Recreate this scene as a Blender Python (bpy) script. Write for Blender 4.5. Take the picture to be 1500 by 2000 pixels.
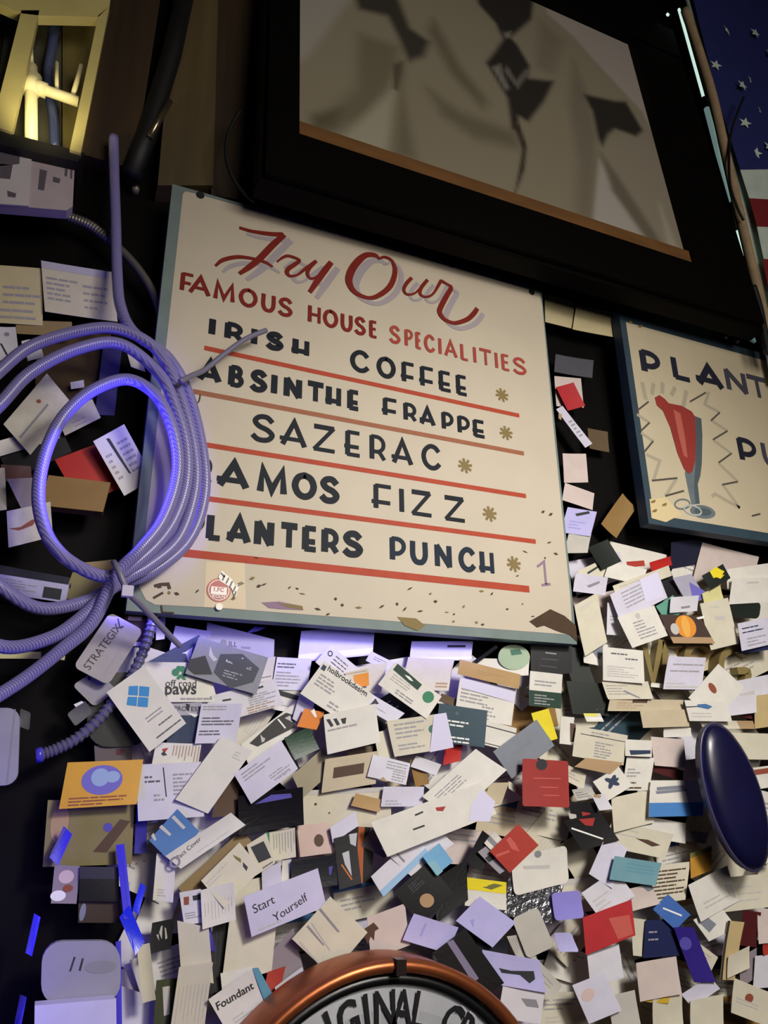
import bpy, math, random
from mathutils import Vector, Matrix
for o in list(bpy.data.objects): bpy.data.objects.remove(o)
SC = bpy.context.scene
COL = SC.collection
R_ = math.radians
# ------------------------------------------------------------------ camera
cam = bpy.data.cameras.new('camera'); cam.sensor_fit = 'HORIZONTAL'; cam.sensor_width = 36.0
cam.lens = 35.4136; cam.clip_start = 0.02
camo = bpy.data.objects.new('camera', cam); COL.objects.link(camo)
camo.matrix_world = Matrix([[0.91844, -0.127384, -0.374488, -0.07041], [-0.395392, -0.323287, -0.859739, -0.94321], [-0.01155, 0.937688, -0.347287, 1.601799], [0.0, 0.0, 0.0, 1.0]])
SC.camera = camo
# ------------------------------------------------------------------ exposure, world, lights
SC.view_settings.view_transform = 'Standard'; SC.view_settings.look = 'None'
SC.view_settings.gamma = 1.0; SC.view_settings.use_curve_mapping = False
SC.view_settings.exposure = 0.0
wd = bpy.data.worlds.new('bar_ambience'); SC.world = wd; wd.use_nodes = True
wd.node_tree.nodes['Background'].inputs[0].default_value = (.32, .30, .36, 1)
wd.node_tree.nodes['Background'].inputs[1].default_value = 0.015
def area(name, loc, target, size, energy, color, size_y=None, spread=180):
    l = bpy.data.lights.new(name, 'AREA'); l.energy = energy; l.color = color; l.size = size
    if size_y: l.shape = 'RECTANGLE'; l.size_y = size_y
    l.spread = R_(spread)
    o = bpy.data.objects.new(name, l); COL.objects.link(o); o.location = loc
    o.rotation_euler = (Vector(target)-Vector(loc)).to_track_quat('-Z', 'Y').to_euler()
    return o
def spot(name, loc, target, energy, color, angle, blend=.6, rad=.02):
    l = bpy.data.lights.new(name, 'SPOT'); l.energy = energy; l.color = color
    l.spot_size = R_(angle); l.spot_blend = blend; l.shadow_soft_size = rad
    o = bpy.data.objects.new(name, l); COL.objects.link(o); o.location = loc
    o.rotation_euler = (Vector(target)-Vector(loc)).to_track_quat('-Z', 'Y').to_euler()
    return o
spot('warm_bar_light', (.70, -1.35, 2.35), (.58, 0, 1.42), 82, (1, .96, .90), 90, 1.0, .14)
area('soft_fill_light', (.7, -1.9, 2.3), (.6, 0, 2.4), 1.0, 8.5, (1, .92, .82), spread=120)  # fill added to brighten the picture and upper signs
# blue led strip hidden among the hose loops and under the sign
area('blue_coil_led_right', (-0.045, -0.080, 1.960), (0.155, -0.080, 1.940), .03, .22, (.12, .09, 1), size_y=.12, spread=110)
area('blue_coil_led_up', (-0.045, -0.080, 1.960), (-0.015, -0.080, 2.160), .10, .20, (.12, .09, 1), size_y=.03, spread=110)
area('blue_coil_led_left', (-0.065, -0.080, 1.960), (-0.245, -0.080, 1.880), .03, .14, (.12, .09, 1), size_y=.10, spread=110)
area('blue_led_strip', (.24, .002, 1.802), (.24, .03, 1.70), .52, .2, (.13, .10, 1), size_y=.008)
area('blue_corner_led', (-.22, -.10, 1.42), (.02, .02, 1.50), .06, .75, (.16, .12, 1), size_y=.3)
spot('yellow_frame_lamp', (-0.175, -0.100, 2.390), (-0.179, -0.008, 2.574), 1.6, (1, .87, .48), 75, .8)

# ------------------------------------------------------------------ materials
def srgb(h):
    c = [int(h[i:i+2], 16)/255 for i in (0, 2, 4)]
    return tuple(x/12.92 if x <= .04045 else ((x+.055)/1.055)**2.4 for x in c)
MATS = {}
def new_mat(name):
    m = bpy.data.materials.new(name); m.use_nodes = True
    return m, m.node_tree, m.node_tree.nodes['Principled BSDF']
def mottle(nt, b, col, scale, amount, dark=.75, detail=4):
    tc = nt.nodes.new('ShaderNodeTexCoord'); nz = nt.nodes.new('ShaderNodeTexNoise')
    nz.inputs['Scale'].default_value = scale; nz.inputs['Detail'].default_value = detail
    nt.links.new(tc.outputs['Object'], nz.inputs['Vector'])
    rp = nt.nodes.new('ShaderNodeValToRGB')
    rp.color_ramp.elements[0].position = .5-amount*.5; rp.color_ramp.elements[1].position = .5+amount*.5
    rp.color_ramp.elements[0].color = (*[c*dark for c in col], 1); rp.color_ramp.elements[1].color = (*col, 1)
    nt.links.new(nz.outputs['Fac'], rp.inputs['Fac']); nt.links.new(rp.outputs['Color'], b.inputs['Base Color'])
    return nz, rp
PAPER = {'w': ('dbd7ce', 0.65, 0.88), 'lw': ('d2cfd8', 0.65, 0.88), 'c': ('d0c9b5', 0.65, 0.88), 'lav': ('b7b2e4', 0.65, 0.88), 'lavw': ('cdc9da', 0.65, 0.88), 'lavw2': ('c9c4e2', 0.65, 0.88), 'lavp': ('c3bedd', 0.65, 0.88), 'lavg': ('aeaab8', 0.65, 0.88), 'lavg2': ('a9a5b8', 0.65, 0.88), 'vio': ('d6d2e4', 0.65, 0.88), 'vio2': ('d6d2e4', 0.65, 0.88), 'viol': ('8f86d8', 0.65, 0.88), 'k': ('131215', 0.45, 0.88), 'gk': ('17161c', 0.2, 0.88), 'gk2': ('1c231d', 0.45, 0.88), 'nk': ('14151f', 0.4, 0.88), 'gyc': ('86878c', 0.65, 0.88), 'gyb': ('80858f', 0.65, 0.88), 'gyd': ('55545c', 0.4, 0.88), 'gyl': ('98949c', 0.65, 0.88), 'gylv': ('94919e', 0.65, 0.88), 'gylt': ('bdb8b0', 0.65, 0.88), 'strat': ('978f92', 0.4, 0.88), 'navy': ('2a3768', 0.5, 0.88), 'navy2': ('1e2350', 0.5, 0.88), 'navyd': ('161832', 0.5, 0.88), 'blue': ('4372ac', 0.65, 0.88), 'blue2': ('3d66b0', 0.65, 0.88), 'bluep': ('4038d8', 0.35, 0.88), 'bluep2': ('2f3cf0', 0.3, 0.88), 'bluep3': ('2c2590', 0.4, 0.88), 'sky': ('76aed6', 0.65, 0.88), 'teal': ('2a4552', 0.5, 0.88), 'tealb': ('6f9aa6', 0.65, 0.88), 'tealg': ('5f9a86', 0.65, 0.88), 'green': ('123c28', 0.4, 0.88), 'grnp': ('a4b89c', 0.65, 0.88), 'red': ('b3221c', 0.4, 0.88), 'red2': ('b4262c', 0.65, 0.88), 'redd': ('a93224', 0.65, 0.88), 'redt': ('9c2e2a', 0.5, 0.88), 'mar': ('4c1418', 0.5, 0.88), 'orange': ('dc7f26', 0.65, 0.88), 'yellow': ('e6d322', 0.65, 0.88), 'yeld': ('c3a02c', 0.65, 0.88), 'gold': ('d0961c', 0.35, 0.88), 'gold2': ('b5832a', 0.65, 0.88), 'goldd': ('8e6a32', 0.65, 0.88), 'tan': ('b3915f', 0.65, 0.88), 'tanp': ('8f7850', 0.65, 0.88), 'tanp2': ('bfa878', 0.65, 0.88), 'brd': ('3a2a1c', 0.65, 0.88), 'brp': ('4e331f', 0.65, 0.88), 'brp2': ('5e4a32', 0.65, 0.88), 'kh': ('7f7448', 0.65, 0.88), 'khd': ('8a6a34', 0.65, 0.88), 'olive': ('3a3f22', 0.65, 0.88), 'pap': ('cbbd94', 0.65, 0.88), 'pap2': ('cfc7b2', 0.65, 0.88), 'pap3': ('d6cf92', 0.65, 0.88), 'scuff': ('cfc8b8', 0.65, 0.7), 'mauve': ('8b7f86', 0.65, 0.88), 'mauved': ('5d525a', 0.65, 0.88), 'pink': ('cbb0a6', 0.65, 0.88), 'pink2': ('cdbdb7', 0.65, 0.88), 'photo': ('4a3a34', 0.4, 0.88), 'foil': ('b8b8be', 0.25, 0.5), 'glossw': ('e8e6d8', 0.12, 0.88), 'dvio': ('2a2160', 0.5, 0.88), 'dvio2': ('5b4fc0', 0.65, 0.88), 'indigo': ('2c1a7c', 0.5, 0.88), 'beige': ('c2b498', 0.65, 0.88), 'beiged': ('9d927a', 0.65, 0.88), 'wood': ('4c371f', 0.5, 0.6)}  # blue strip tones and bright lavender hold blue light in the paper colour
def paper(key):
    if key in MATS: return MATS[key]
    hx, rough, dark = PAPER[key]
    m, nt, b = new_mat('paper_'+key); col = srgb(hx)
    nz, rp = mottle(nt, b, col, 38, .5, dark)
    b.inputs['Roughness'].default_value = rough
    if key == 'foil':
        b.inputs['Metallic'].default_value = .9
        bp = nt.nodes.new('ShaderNodeBump'); bp.inputs['Strength'].default_value = .9; bp.inputs['Distance'].default_value = .004
        nz.inputs['Scale'].default_value = 120; nt.links.new(nz.outputs['Fac'], bp.inputs['Height']); nt.links.new(bp.outputs['Normal'], b.inputs['Normal'])
    MATS[key] = m; return m
INK = {'dgi': '3c3f46', 'dgi2': '2c2a2a', 'dgi3': '2a2838', 'gyi': '787c88', 'iblue': '3f6b9c', 'iblue2': '3f79b8', 'ig': '85838a', 'ig2': '4a6270', 'igreen': '2f7a58', 'igreen2': '3f6e5c', 'igreend': '1d3b2c', 'ilav': 'b5b0c6', 'ilight': 'bcb8b4', 'imar': '5a2030', 'ink': '26282e', 'inkl': '56575e', 'igl': '98959a', 'iol': '6f6c34', 'iorg': 'da8a28', 'iorg2': 'c46a2c', 'iorg3': 'a4552c', 'iorgl': 'e2a64a', 'ired': 'a02a26', 'iredl': 'c0564c', 'irust': '8a4632', 'irustd': '4e3626', 'irustl': 'a88a66', 'isil': 'b9b9c0', 'isky': '8fa6cc', 'isl': '77728f', 'iteal': '5a93a8', 'ivio': '6a62b8', 'ivio2': '4d45a0', 'ivio3': '352eb0', 'iwhite': 'e8e6e2', 'iwin': '2f86c4', 'iyel': 'e3d020', 'iyell': 'e8dc6a', 'lavi': 'cfcbe4', 'lavi2': '9c96d6', 'navyi': '26344e', 'pinki': 'cbb2ae', 'skyg': '86b4c4', 'skyi': '8fb2d0'}  # pale lavender end patches and some violets paint blue glow on cards
def ink(key):
    k = 'ink_'+key
    if k in MATS: return MATS[k]
    m, nt, b = new_mat(k); b.inputs['Base Color'].default_value = (*srgb(INK[key]), 1); b.inputs['Roughness'].default_value = .65
    MATS[k] = m; return m
def solid(name, hx, rough=.5, metal=0., emit=0., scale=0, dark=.7, amount=.6, bump=0., stretch=None, trans=0.):
    if name in MATS: return MATS[name]
    m, nt, b = new_mat(name); col = srgb(hx)
    b.inputs['Base Color'].default_value = (*col, 1); b.inputs['Roughness'].default_value = rough; b.inputs['Metallic'].default_value = metal
    if trans: b.inputs['Transmission Weight'].default_value = trans
    if emit: b.inputs['Emission Color'].default_value = (*col, 1); b.inputs['Emission Strength'].default_value = emit
    if scale:
        nz, rp = mottle(nt, b, col, scale, amount, dark)
        if stretch:
            mp = nt.nodes.new('ShaderNodeMapping'); mp.inputs['Scale'].default_value = stretch
            src = nz.inputs['Vector'].links[0].from_socket
            nt.links.new(src, mp.inputs['Vector']); nt.links.new(mp.outputs['Vector'], nz.inputs['Vector'])
        if bump:
            bp = nt.nodes.new('ShaderNodeBump'); bp.inputs['Strength'].default_value = bump; bp.inputs['Distance'].default_value = .002
            nt.links.new(nz.outputs['Fac'], bp.inputs['Height']); nt.links.new(bp.outputs['Normal'], b.inputs['Normal'])
    MATS[name] = m; return m
# ------------------------------------------------------------------ mesh helpers
class MB:
    def __init__(s): s.v = []; s.f = []; s.m = []; s.mats = []; s.uv = None
    def mi(s, mat):
        if mat not in s.mats: s.mats.append(mat)
        return s.mats.index(mat)
    def poly(s, pts, mat):
        n = len(s.v); s.v += [tuple(p) for p in pts]; s.f.append(tuple(range(n, n+len(pts)))); s.m.append(s.mi(mat))
    def mesh(s, vs, fs, mat):
        n = len(s.v); s.v += [tuple(p) for p in vs]; k = s.mi(mat)
        for f in fs: s.f.append(tuple(i+n for i in f)); s.m.append(k)
    def box(s, a, b, mat, M=None):
        x0, y0, z0 = a; x1, y1, z1 = b
        vs = [Vector(p) for p in ((x0,y0,z0),(x1,y0,z0),(x1,y1,z0),(x0,y1,z0),(x0,y0,z1),(x1,y0,z1),(x1,y1,z1),(x0,y1,z1))]
        if M: vs = [M @ p for p in vs]
        s.mesh(vs, [(0,3,2,1),(4,5,6,7),(0,1,5,4),(1,2,6,5),(2,3,7,6),(3,0,4,7)], mat)
    def prism(s, pts, y0, y1, mat, side=None):      # outline in (x, z), extruded along y, front at y0 (nearer the viewer)
        n = len(pts); side = side or mat
        a = sum(pts[i][0]*pts[(i+1) % n][1]-pts[(i+1) % n][0]*pts[i][1] for i in range(n))
        if a < 0: pts = pts[::-1]
        s.mesh([(p[0], y0, p[1]) for p in pts], [tuple(range(n))], mat)
        s.mesh([(p[0], y1, p[1]) for p in pts], [tuple(range(n))[::-1]], side)
        vs = [(p[0], y0, p[1]) for p in pts]+[(p[0], y1, p[1]) for p in pts]
        s.mesh(vs, [(i, i+n, (i+1) % n+n, (i+1) % n) for i in range(n)], side)
    def tube(s, path, r, mat, n=12, cap=True, ridge=0, pitch=1):
        P = [Vector(p) for p in path]; rings = []; L = 0
        up = Vector((0, 0, 1)); T0 = (P[1]-P[0]).normalized()
        if abs(T0.dot(up)) > .9: up = Vector((0, 1, 0))
        N = (up-T0*up.dot(T0)).normalized()
        base = len(s.v)
        for i, p in enumerate(P):
            T = (P[min(i+1, len(P)-1)]-P[max(i-1, 0)]).normalized()
            N = (N-T*N.dot(T)).normalized(); Bn = T.cross(N)
            rr = r[i] if isinstance(r, (list, tuple)) else r
            if ridge: rr = rr*(1+ridge*(1 if (i//pitch) % 2 else 0))
            for k in range(n):
                a = 2*math.pi*k/n; s.v.append(tuple(p+rr*(math.cos(a)*N+math.sin(a)*Bn)))
        mi = s.mi(mat)
        for i in range(len(P)-1):
            for k in range(n):
                a = base+i*n+k; b = base+i*n+(k+1) % n
                s.f.append((a, b, b+n, a+n)); s.m.append(mi)
        if cap:
            s.f.append(tuple(range(base, base+n))[::-1]); s.m.append(mi)
            e = base+(len(P)-1)*n; s.f.append(tuple(range(e, e+n))); s.m.append(mi)
    def ribbon(s, pts, w, y, mat, closed=False):    # painted stroke in the (x, z) plane at depth y
        P = [Vector((p[0], p[1])) for p in pts]; n = len(P)
        W = w if isinstance(w, (list, tuple)) else [w]*n
        L = []; Rr = []
        for i in range(n):
            a = P[i-1] if (i > 0 or closed) else None; c = P[(i+1) % n] if (i < n-1 or closed) else None
            d1 = (P[i]-a).normalized() if a is not None else None; d2 = (c-P[i]).normalized() if c is not None else None
            if d1 is None: d1 = d2
            if d2 is None: d2 = d1
            t = (d1+d2); t = t.normalized() if t.length > 1e-6 else d1
            nrm = Vector((-t.y, t.x)); k = W[i]*.5/max(.45, abs(nrm.dot(Vector((-d1.y, d1.x)))))
            q = P[i]
            if not closed and i == 0: q = q-t*W[i]*.12
            if not closed and i == n-1: q = q+t*W[i]*.12
            L.append(q+nrm*k); Rr.append(q-nrm*k)
        vs = [(p.x, y, p.y) for p in L]+[(p.x, y, p.y) for p in Rr]
        fs = [(i, n+i, n+(i+1) % n, (i+1) % n) for i in range(n if closed else n-1)]
        s.mesh(vs, fs, mat)
    def build(s, name, parent=None, smooth=False, loc=None, rot=None):
        me = bpy.data.meshes.new(name); me.from_pydata(s.v, [], s.f)
        for m in s.mats: me.materials.append(m)
        me.polygons.foreach_set('material_index', s.m)
        if smooth: me.polygons.foreach_set('use_smooth', [True]*len(s.f))
        me.update()
        o = bpy.data.objects.new(name, me); COL.objects.link(o)
        if parent: o.parent = parent
        if loc is not None: o.location = loc
        if rot is not None: o.rotation_euler = rot
        return o
def tag(o, label=None, cat=None, group=None, kind=None):
    if label: o['label'] = label
    if cat: o['category'] = cat
    if group: o['group'] = group
    if kind: o['kind'] = kind
    return o
def thing(name, label, cat, loc=(0, 0, 0), group=None):
    o = bpy.data.objects.new(name, None); COL.objects.link(o); o.location = loc; o.empty_display_size = .02
    return tag(o, label, cat, group)
def centre(o):       # puts a finished mesh's origin at its middle, geometry unmoved
    me = o.data; c = sum((v.co for v in me.vertices), Vector())/len(me.vertices)
    for v in me.vertices: v.co -= c
    o.location = o.location+c
    return o
def spline(pts, n=10, closed=False):
    P = [Vector(p) for p in pts]; out = []
    m = len(P)
    for i in range(m if closed else m-1):
        p0 = P[(i-1) % m] if (i or closed) else P[0]*2-P[1]; p1 = P[i]; p2 = P[(i+1) % m]
        p3 = P[(i+2) % m] if (i < m-2 or closed) else P[m-1]*2-P[m-2]
        for k in range(n):
            t = k/n
            out.append(.5*((2*p1)+(-p0+p2)*t+(2*p0-5*p1+4*p2-p3)*t*t+(-p0+3*p1-3*p2+p3)*t**3))
    if not closed: out.append(P[-1])
    return out
_txt = {}
def text_mesh(s, bold=False):          # (verts, faces) of a string, lower left at 0,0, cap height about .7
    key = (s, bold)
    if key not in _txt:
        cu = bpy.data.curves.new('lettering', 'FONT'); cu.body = s; cu.size = 1; cu.resolution_u = 3
        if bold: cu.offset = .018
        ob = bpy.data.objects.new('lettering', cu)
        me = ob.to_mesh(); vs = [tuple(v.co) for v in me.vertices]; fs = [tuple(p.vertices) for p in me.polygons]
        ob.to_mesh_clear(); bpy.data.objects.remove(ob); bpy.data.curves.remove(cu)
        x0 = min(v[0] for v in vs); vs = [(v[0]-x0, v[1], v[2]) for v in vs]
        _txt[key] = (vs, fs, max(v[0] for v in vs))
    return _txt[key]
# ------------------------------------------------------------------ cards
def outline(w, h, sk, shape):
    if shape == 'disc':
        return [(.5*w*math.cos(t)+sk*.5*math.sin(t), .5*h*math.sin(t)) for t in [2*math.pi*i/40 for i in range(40)]]
    rad = {'rect': 0, 'round': .16, 'biground': .34, 'cut': .05}[shape]*min(w, h)
    pts = []
    for cx, cy, a0 in ((1, -1, -90), (1, 1, 0), (-1, 1, 90), (-1, -1, 180)):
        X = cx*(w/2-rad); Y = cy*(h/2-rad)
        if rad == 0: pts.append((X, Y))
        else:
            for k in range(6):
                a = R_(a0+18*k); pts.append((X+rad*math.cos(a), Y+rad*math.sin(a)))
    out = []
    for i, p in enumerate(pts):
        q = pts[(i+1) % len(pts)]; out.append(p)
        n = 5 if math.dist(p, q) > .3*min(w, h) else 1
        for k in range(1, n): out.append((p[0]+(q[0]-p[0])*k/n, p[1]+(q[1]-p[1])*k/n))
    return [(x+sk*y/h, y) for x, y in out]
def make_card(label, name, cat, colr, x, y, z, ang, w, h, sk, tx, ty, c1, c2, c3, thick, shape, ops, group):
    rnd = random.Random(label)
    B = MB(); pm = paper(colr)
    def lift(px, py):
        u = px/w*2; v = py/h*2
        return c1*u*u+c2*v*v+c3*u*v
    O = outline(w, h, sk, shape); n = len(O)
    for front in (1, 0):
        zz = thick/2 if front else -thick/2
        vs = [(0, 0, lift(0, 0)+zz)]; fs = []
        for r in (.34, .67, 1):
            vs += [(p[0]*r, p[1]*r, lift(p[0]*r, p[1]*r)+zz) for p in O]
        for i in range(n):
            j = (i+1) % n
            fs.append((0, 1+i, 1+j))
            for k in (0, 1): fs.append((1+k*n+i, 1+(k+1)*n+i, 1+(k+1)*n+j, 1+k*n+j))
        if not front: fs = [f[::-1] for f in fs]
        B.mesh(vs, fs, pm)
    vs = [(p[0], p[1], lift(*p)+thick/2) for p in O]+[(p[0], p[1], lift(*p)-thick/2) for p in O]
    B.mesh(vs, [(i, i+n, (i+1) % n+n, (i+1) % n) for i in range(n)], pm)
    lv = [thick/2+.00018]
    def P3(px, py): return (px, py, lift(px, py)+lv[0])
    def uv(u, v):           # 0..1 from the top left
        yy = (.5-v)*h; return ((u-.5)*w+sk*yy/h, yy)
    def rect(u0, v0, u1, v1, mat, nu=3, nv=3):
        g = [P3(*uv(u0+(u1-u0)*i/nu, v0+(v1-v0)*j/nv)) for j in range(nv+1) for i in range(nu+1)]
        B.mesh(g, [(j*(nu+1)+i, (j+1)*(nu+1)+i, (j+1)*(nu+1)+i+1, j*(nu+1)+i+1) for j in range(nv) for i in range(nu)], mat)
    def fan(pts, mat):
        cx = sum(p[0] for p in pts)/len(pts); cy = sum(p[1] for p in pts)/len(pts)
        m = len(pts)
        a = sum(pts[i][0]*pts[(i+1) % m][1]-pts[(i+1) % m][0]*pts[i][1] for i in range(m))
        if a < 0: pts = pts[::-1]
        if m <= 12: B.mesh([P3(*p) for p in pts], [tuple(range(m))], mat)
        else: B.mesh([P3(cx, cy)]+[P3(*p) for p in pts], [(0, 1+i, 1+(i+1) % m) for i in range(m)], mat)
    for op in ops:
        lv[0] += .00006
        k = op[0]
        if k == 'R': rect(*op[1:5], ink(op[5]))
        elif k == 'L':
            u0, u1, v0, cnt, pitch, c = op[1:7]; th = min(.045, pitch*.42)
            for i in range(cnt):
                e = u1-(u1-u0)*rnd.choice((0, .05, .12, .3, .45)) if cnt > 1 else u1
                a = u0
                while a < e-.02:
                    b = min(e, a+(u1-u0)*rnd.uniform(.12, .4)); rect(a, v0+i*pitch, b, v0+i*pitch+th, ink(c), 2, 1); a = b+.018
        elif k == 'V':
            u0, u1, v0, cnt, ln, c = op[1:7]
            for i in range(cnt):
                u = u0+(u1-u0)*i/max(1, cnt-1); rect(u, v0, u+.018, min(.98, v0+ln*rnd.uniform(.55, 1)), ink(c), 1, 4)
        elif k in 'DEO':
            cx, cy = uv(op[1], op[2]); ra = op[3]*(h if k != 'E' else w); rb = (op[4]*h if k == 'E' else ra); c = ink(op[-1])
            ring = [(math.cos(2*math.pi*i/24), math.sin(2*math.pi*i/24)) for i in range(24)]
            if k == 'O':
                B.mesh([P3(cx+ra*a, cy+ra*b) for a, b in ring]+[P3(cx+ra*.6*a, cy+ra*.6*b) for a, b in ring], [(i, (i+1) % 24, 24+(i+1) % 24, 24+i) for i in range(24)], c)
            else: fan([(cx+ra*a, cy+rb*b) for a, b in ring], c)
        elif k == 'G': fan([(a/1e4, b/1e4) for a, b in op[2]], ink(op[1]))
        elif k == 'T':
            s, c, bold, x0, y0, x1, y1 = op[1:8]
            V, F, wd_ = text_mesh(s, bold); d = Vector((x1-x0, y1-y0))/1e4; sc = d.length/wd_; d.normalize()
            hs = sc*op[8]
            B.mesh([P3(x0/1e4+v[0]*sc*d.x-v[1]*hs*d.y, y0/1e4+v[0]*sc*d.y+v[1]*hs*d.x) for v in V], F, ink(c))
    o = B.build(name)
    Mx = Matrix(((math.cos(ang), -math.sin(ang), 0, x), (0, 0, -1, y), (math.sin(ang), math.cos(ang), 0, z), (0, 0, 0, 1)))
    o.matrix_world = Mx @ Matrix.Rotation(tx, 4, 'X') @ Matrix.Rotation(ty, 4, 'Y')
    return tag(o, label, cat, group)
# ------------------------------------------------------------------ the setting: dark panelled wall
M_wall = solid('dark_wall_wood', '080504', .6, scale=6, dark=.4, stretch=(6, 6, .6))
M_wall.node_tree.nodes['Principled BSDF'].inputs['Specular IOR Level'].default_value = .1
M_board = solid('brown_board', '3a2a17', .55, scale=5, dark=.45, stretch=(9, 9, .5), bump=.2)
M_board2 = solid('tan_board', '554728', .6, scale=5, dark=.55, stretch=(9, 9, .5), bump=.2)
w = MB(); w.box((-1.4, .066, .4), (3.2, .11, 4.2), M_wall); tag(w.build('wall_back'), 'dark brown panelled wall behind the cards and signs', 'wall', kind='structure')
for k, (lab, quad, m, y) in enumerate((
    ('dark brown upright board right of the lit frame', [(-0.1359, 2.8946), (-0.0487, 2.9449), (-0.0555, 2.4979), (-0.1316, 2.4982)], M_board, .03),
    ('tan upright board ending above the cream sign', [(-0.0296, 2.9531), (0.0419, 2.9943), (0.0634, 2.5081), (-0.0191, 2.4778)], M_board2, .028),
    ('dark upright board left of the big picture frame', [(0.0426, 3.0029), (0.1521, 3.066), (0.1517, 2.5054), (0.0623, 2.4944)], M_board, .034))):
    b = MB(); b.prism(quad, y, .066, m); tag(b.build('trim_%d' % (k+1)), lab, 'board', kind='structure')
# ------------------------------------------------------------------ cream sign of house specialities
NAVY = solid('sign_navy_paint', '0d1622', .6, scale=90, dark=.7)
NAVYF = solid('sign_navy_paint_faded', '1c2a3a', .65, scale=90, dark=.75)
REDP = solid('sign_red_paint', '7f2116', .6, scale=80, dark=.75)
REDF = solid('sign_red_paint_faded', 'a8473a', .65, scale=80, dark=.75)
RULE = solid('sign_rule_paint', 'b2472f', .6, scale=60, dark=.8)
RULE2 = solid('sign_rule_paint_worn', '9a5a38', .65, scale=60, dark=.8)
SHADE = solid('sign_lilac_shade_paint', 'a0969b', .7)
CREAM = solid('sign_cream_paint', 'c5b9a4', .6, scale=9, dark=.86, amount=.7, bump=.05)
BORD = solid('sign_grey_blue_paint', '72827f', .6, scale=30, dark=.75)
FLECK = solid('sign_fleck', '4a3a2c', .8); OLIVE = solid('sign_olive_paint', '7d6a3a', .7); CHIP = solid('sign_bare_chip', '4b3623', .85, scale=60)
PUR = solid('sign_purple_mark', '8a6f86', .7); YST = solid('sign_yellow_stain', 'd0bd90', .7)
for m_ in (NAVY, NAVYF, REDP, REDF, RULE): m_.node_tree.nodes['Principled BSDF'].inputs['Specular IOR Level'].default_value = .2
GR = {'A': [[(0, 0), (.5, 1), (1, 0)], [(.18, .33), (.82, .33)]], 'E': [[(.1, 0), (.1, 1)], [(.1, 1), (.9, 1)], [(.1, .52), (.8, .52)], [(.1, 0), (.92, 0)]], 'F': [[(.1, 0), (.1, 1)], [(.1, 1), (.95, 1)], [(.1, .45), (.8, .45)]], 'H': [[(.1, 0), (.1, 1)], [(.9, 0), (.9, 1)], [(.1, .48), (.9, .48)]], 'P': [[(.12, 0), (.12, 1)], [(.12, 1), (.65, .98), (.92, .78), (.65, .5), (.12, .48)]]}
GL = {                      # low waisted sign painter capitals as strokes in a 1 x 1 box
 'A': [[(0, 0), (.5, 1), (1, 0)], [(-.12, .24), (.88, .24)]],
 'B': [[(.12, 0), (.12, 1)], [(.12, 1), (.6, 1), (.82, .82), (.7, .58), (.12, .5)], [(.5, .52), (.85, .42), (.95, .2), (.7, 0), (.12, 0)]],
 'C': [[(.95, .8), (.75, .97), (.45, 1), (.15, .8), (.04, .5), (.15, .18), (.45, 0), (.75, .03), (.98, .2)]],
 'E': [[(.1, 0), (.1, 1)], [(.1, 1), (.9, 1)], [(-.1, .36), (.85, .36)], [(.1, 0), (.92, 0)]],
 'F': [[(.1, 0), (.1, 1)], [(.1, 1), (.95, 1)], [(-.12, .26), (.9, .26)]],
 'H': [[(.12, 0), (.12, 1)], [(.9, 0), (.9, 1)], [(-.1, .2), (.9, .2)]],
 'I': [[(.5, 0), (.5, 1)]],
 'L': [[(.15, 1), (.15, 0)], [(.15, 0), (.95, 0)]],
 'M': [[(.05, 0), (.12, 1), (.5, .06), (.9, 1), (.97, 0)]],
 'N': [[(.08, 0), (.08, 1)], [(.08, 1), (.92, 0)], [(.92, 0), (.92, 1)]],
 'O': [[(.5, 1), (.18, .86), (.03, .5), (.18, .14), (.5, 0), (.82, .14), (.97, .5), (.82, .86), (.5, 1)]],
 'P': [[(.12, 0), (.12, 1)], [(.12, 1), (.62, .98), (.92, .8), (.92, .52), (.6, .3), (.12, .28)]],
 'R': [[(.12, 0), (.12, 1)], [(.12, 1), (.6, .98), (.88, .8), (.88, .52), (.6, .34), (.2, .32)], [(.6, .34), (.95, 0)]],
 'S': [[(.9, .82), (.65, 1), (.3, .97), (.12, .78), (.3, .58), (.7, .45), (.92, .25), (.72, .03), (.3, 0), (.04, .16)]],
 'T': [[(0, 1), (1, 1)], [(.5, 1), (.5, 0)]],
 'U': [[(.08, 1), (.08, .35), (.25, .06), (.5, 0), (.75, .06), (.92, .35), (.92, 1)]],
 'Z': [[(.04, 1), (.96, 1)], [(.96, 1), (.04, 0)], [(.04, 0), (1, 0)]]}
def letter(B, ch, x0, x1, zb, cap, w, y, mat, plain=False):
    for i, st in enumerate(GR.get(ch, GL[ch]) if plain else GL[ch]):
        P = [(x0+(x1-x0)*a, zb+cap*b) for a, b in st]
        if ch in 'CSOUBPR' and len(P) > 3: P = [(p.x, p.y) for p in [Vector((q[0], q[1])) for q in spline([(a, b, 0) for a, b in P], 4)]]
        B.ribbon(P, w if i == 0 or ch in 'NM' else w*.8, y-.00003*i, mat)
S = thing('wall_sign', 'large cream painted sign listing famous house specialities in red and navy', 'sign', (.33, .011, 2.13))
def spart(B, name, label=None, smooth=False):
    o = B.build(name, smooth=smooth); o.parent = S; o.matrix_parent_inverse = Matrix.Translation(-S.location)
    return tag(o, label)
b = MB(); b.prism([(0, 1.81), (.66, 1.81), (.66, 1.81+0.6528), (0, 1.81+0.6528)], 0, .022, BORD); spart(b, 'board', 'grey blue board edge')
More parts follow.
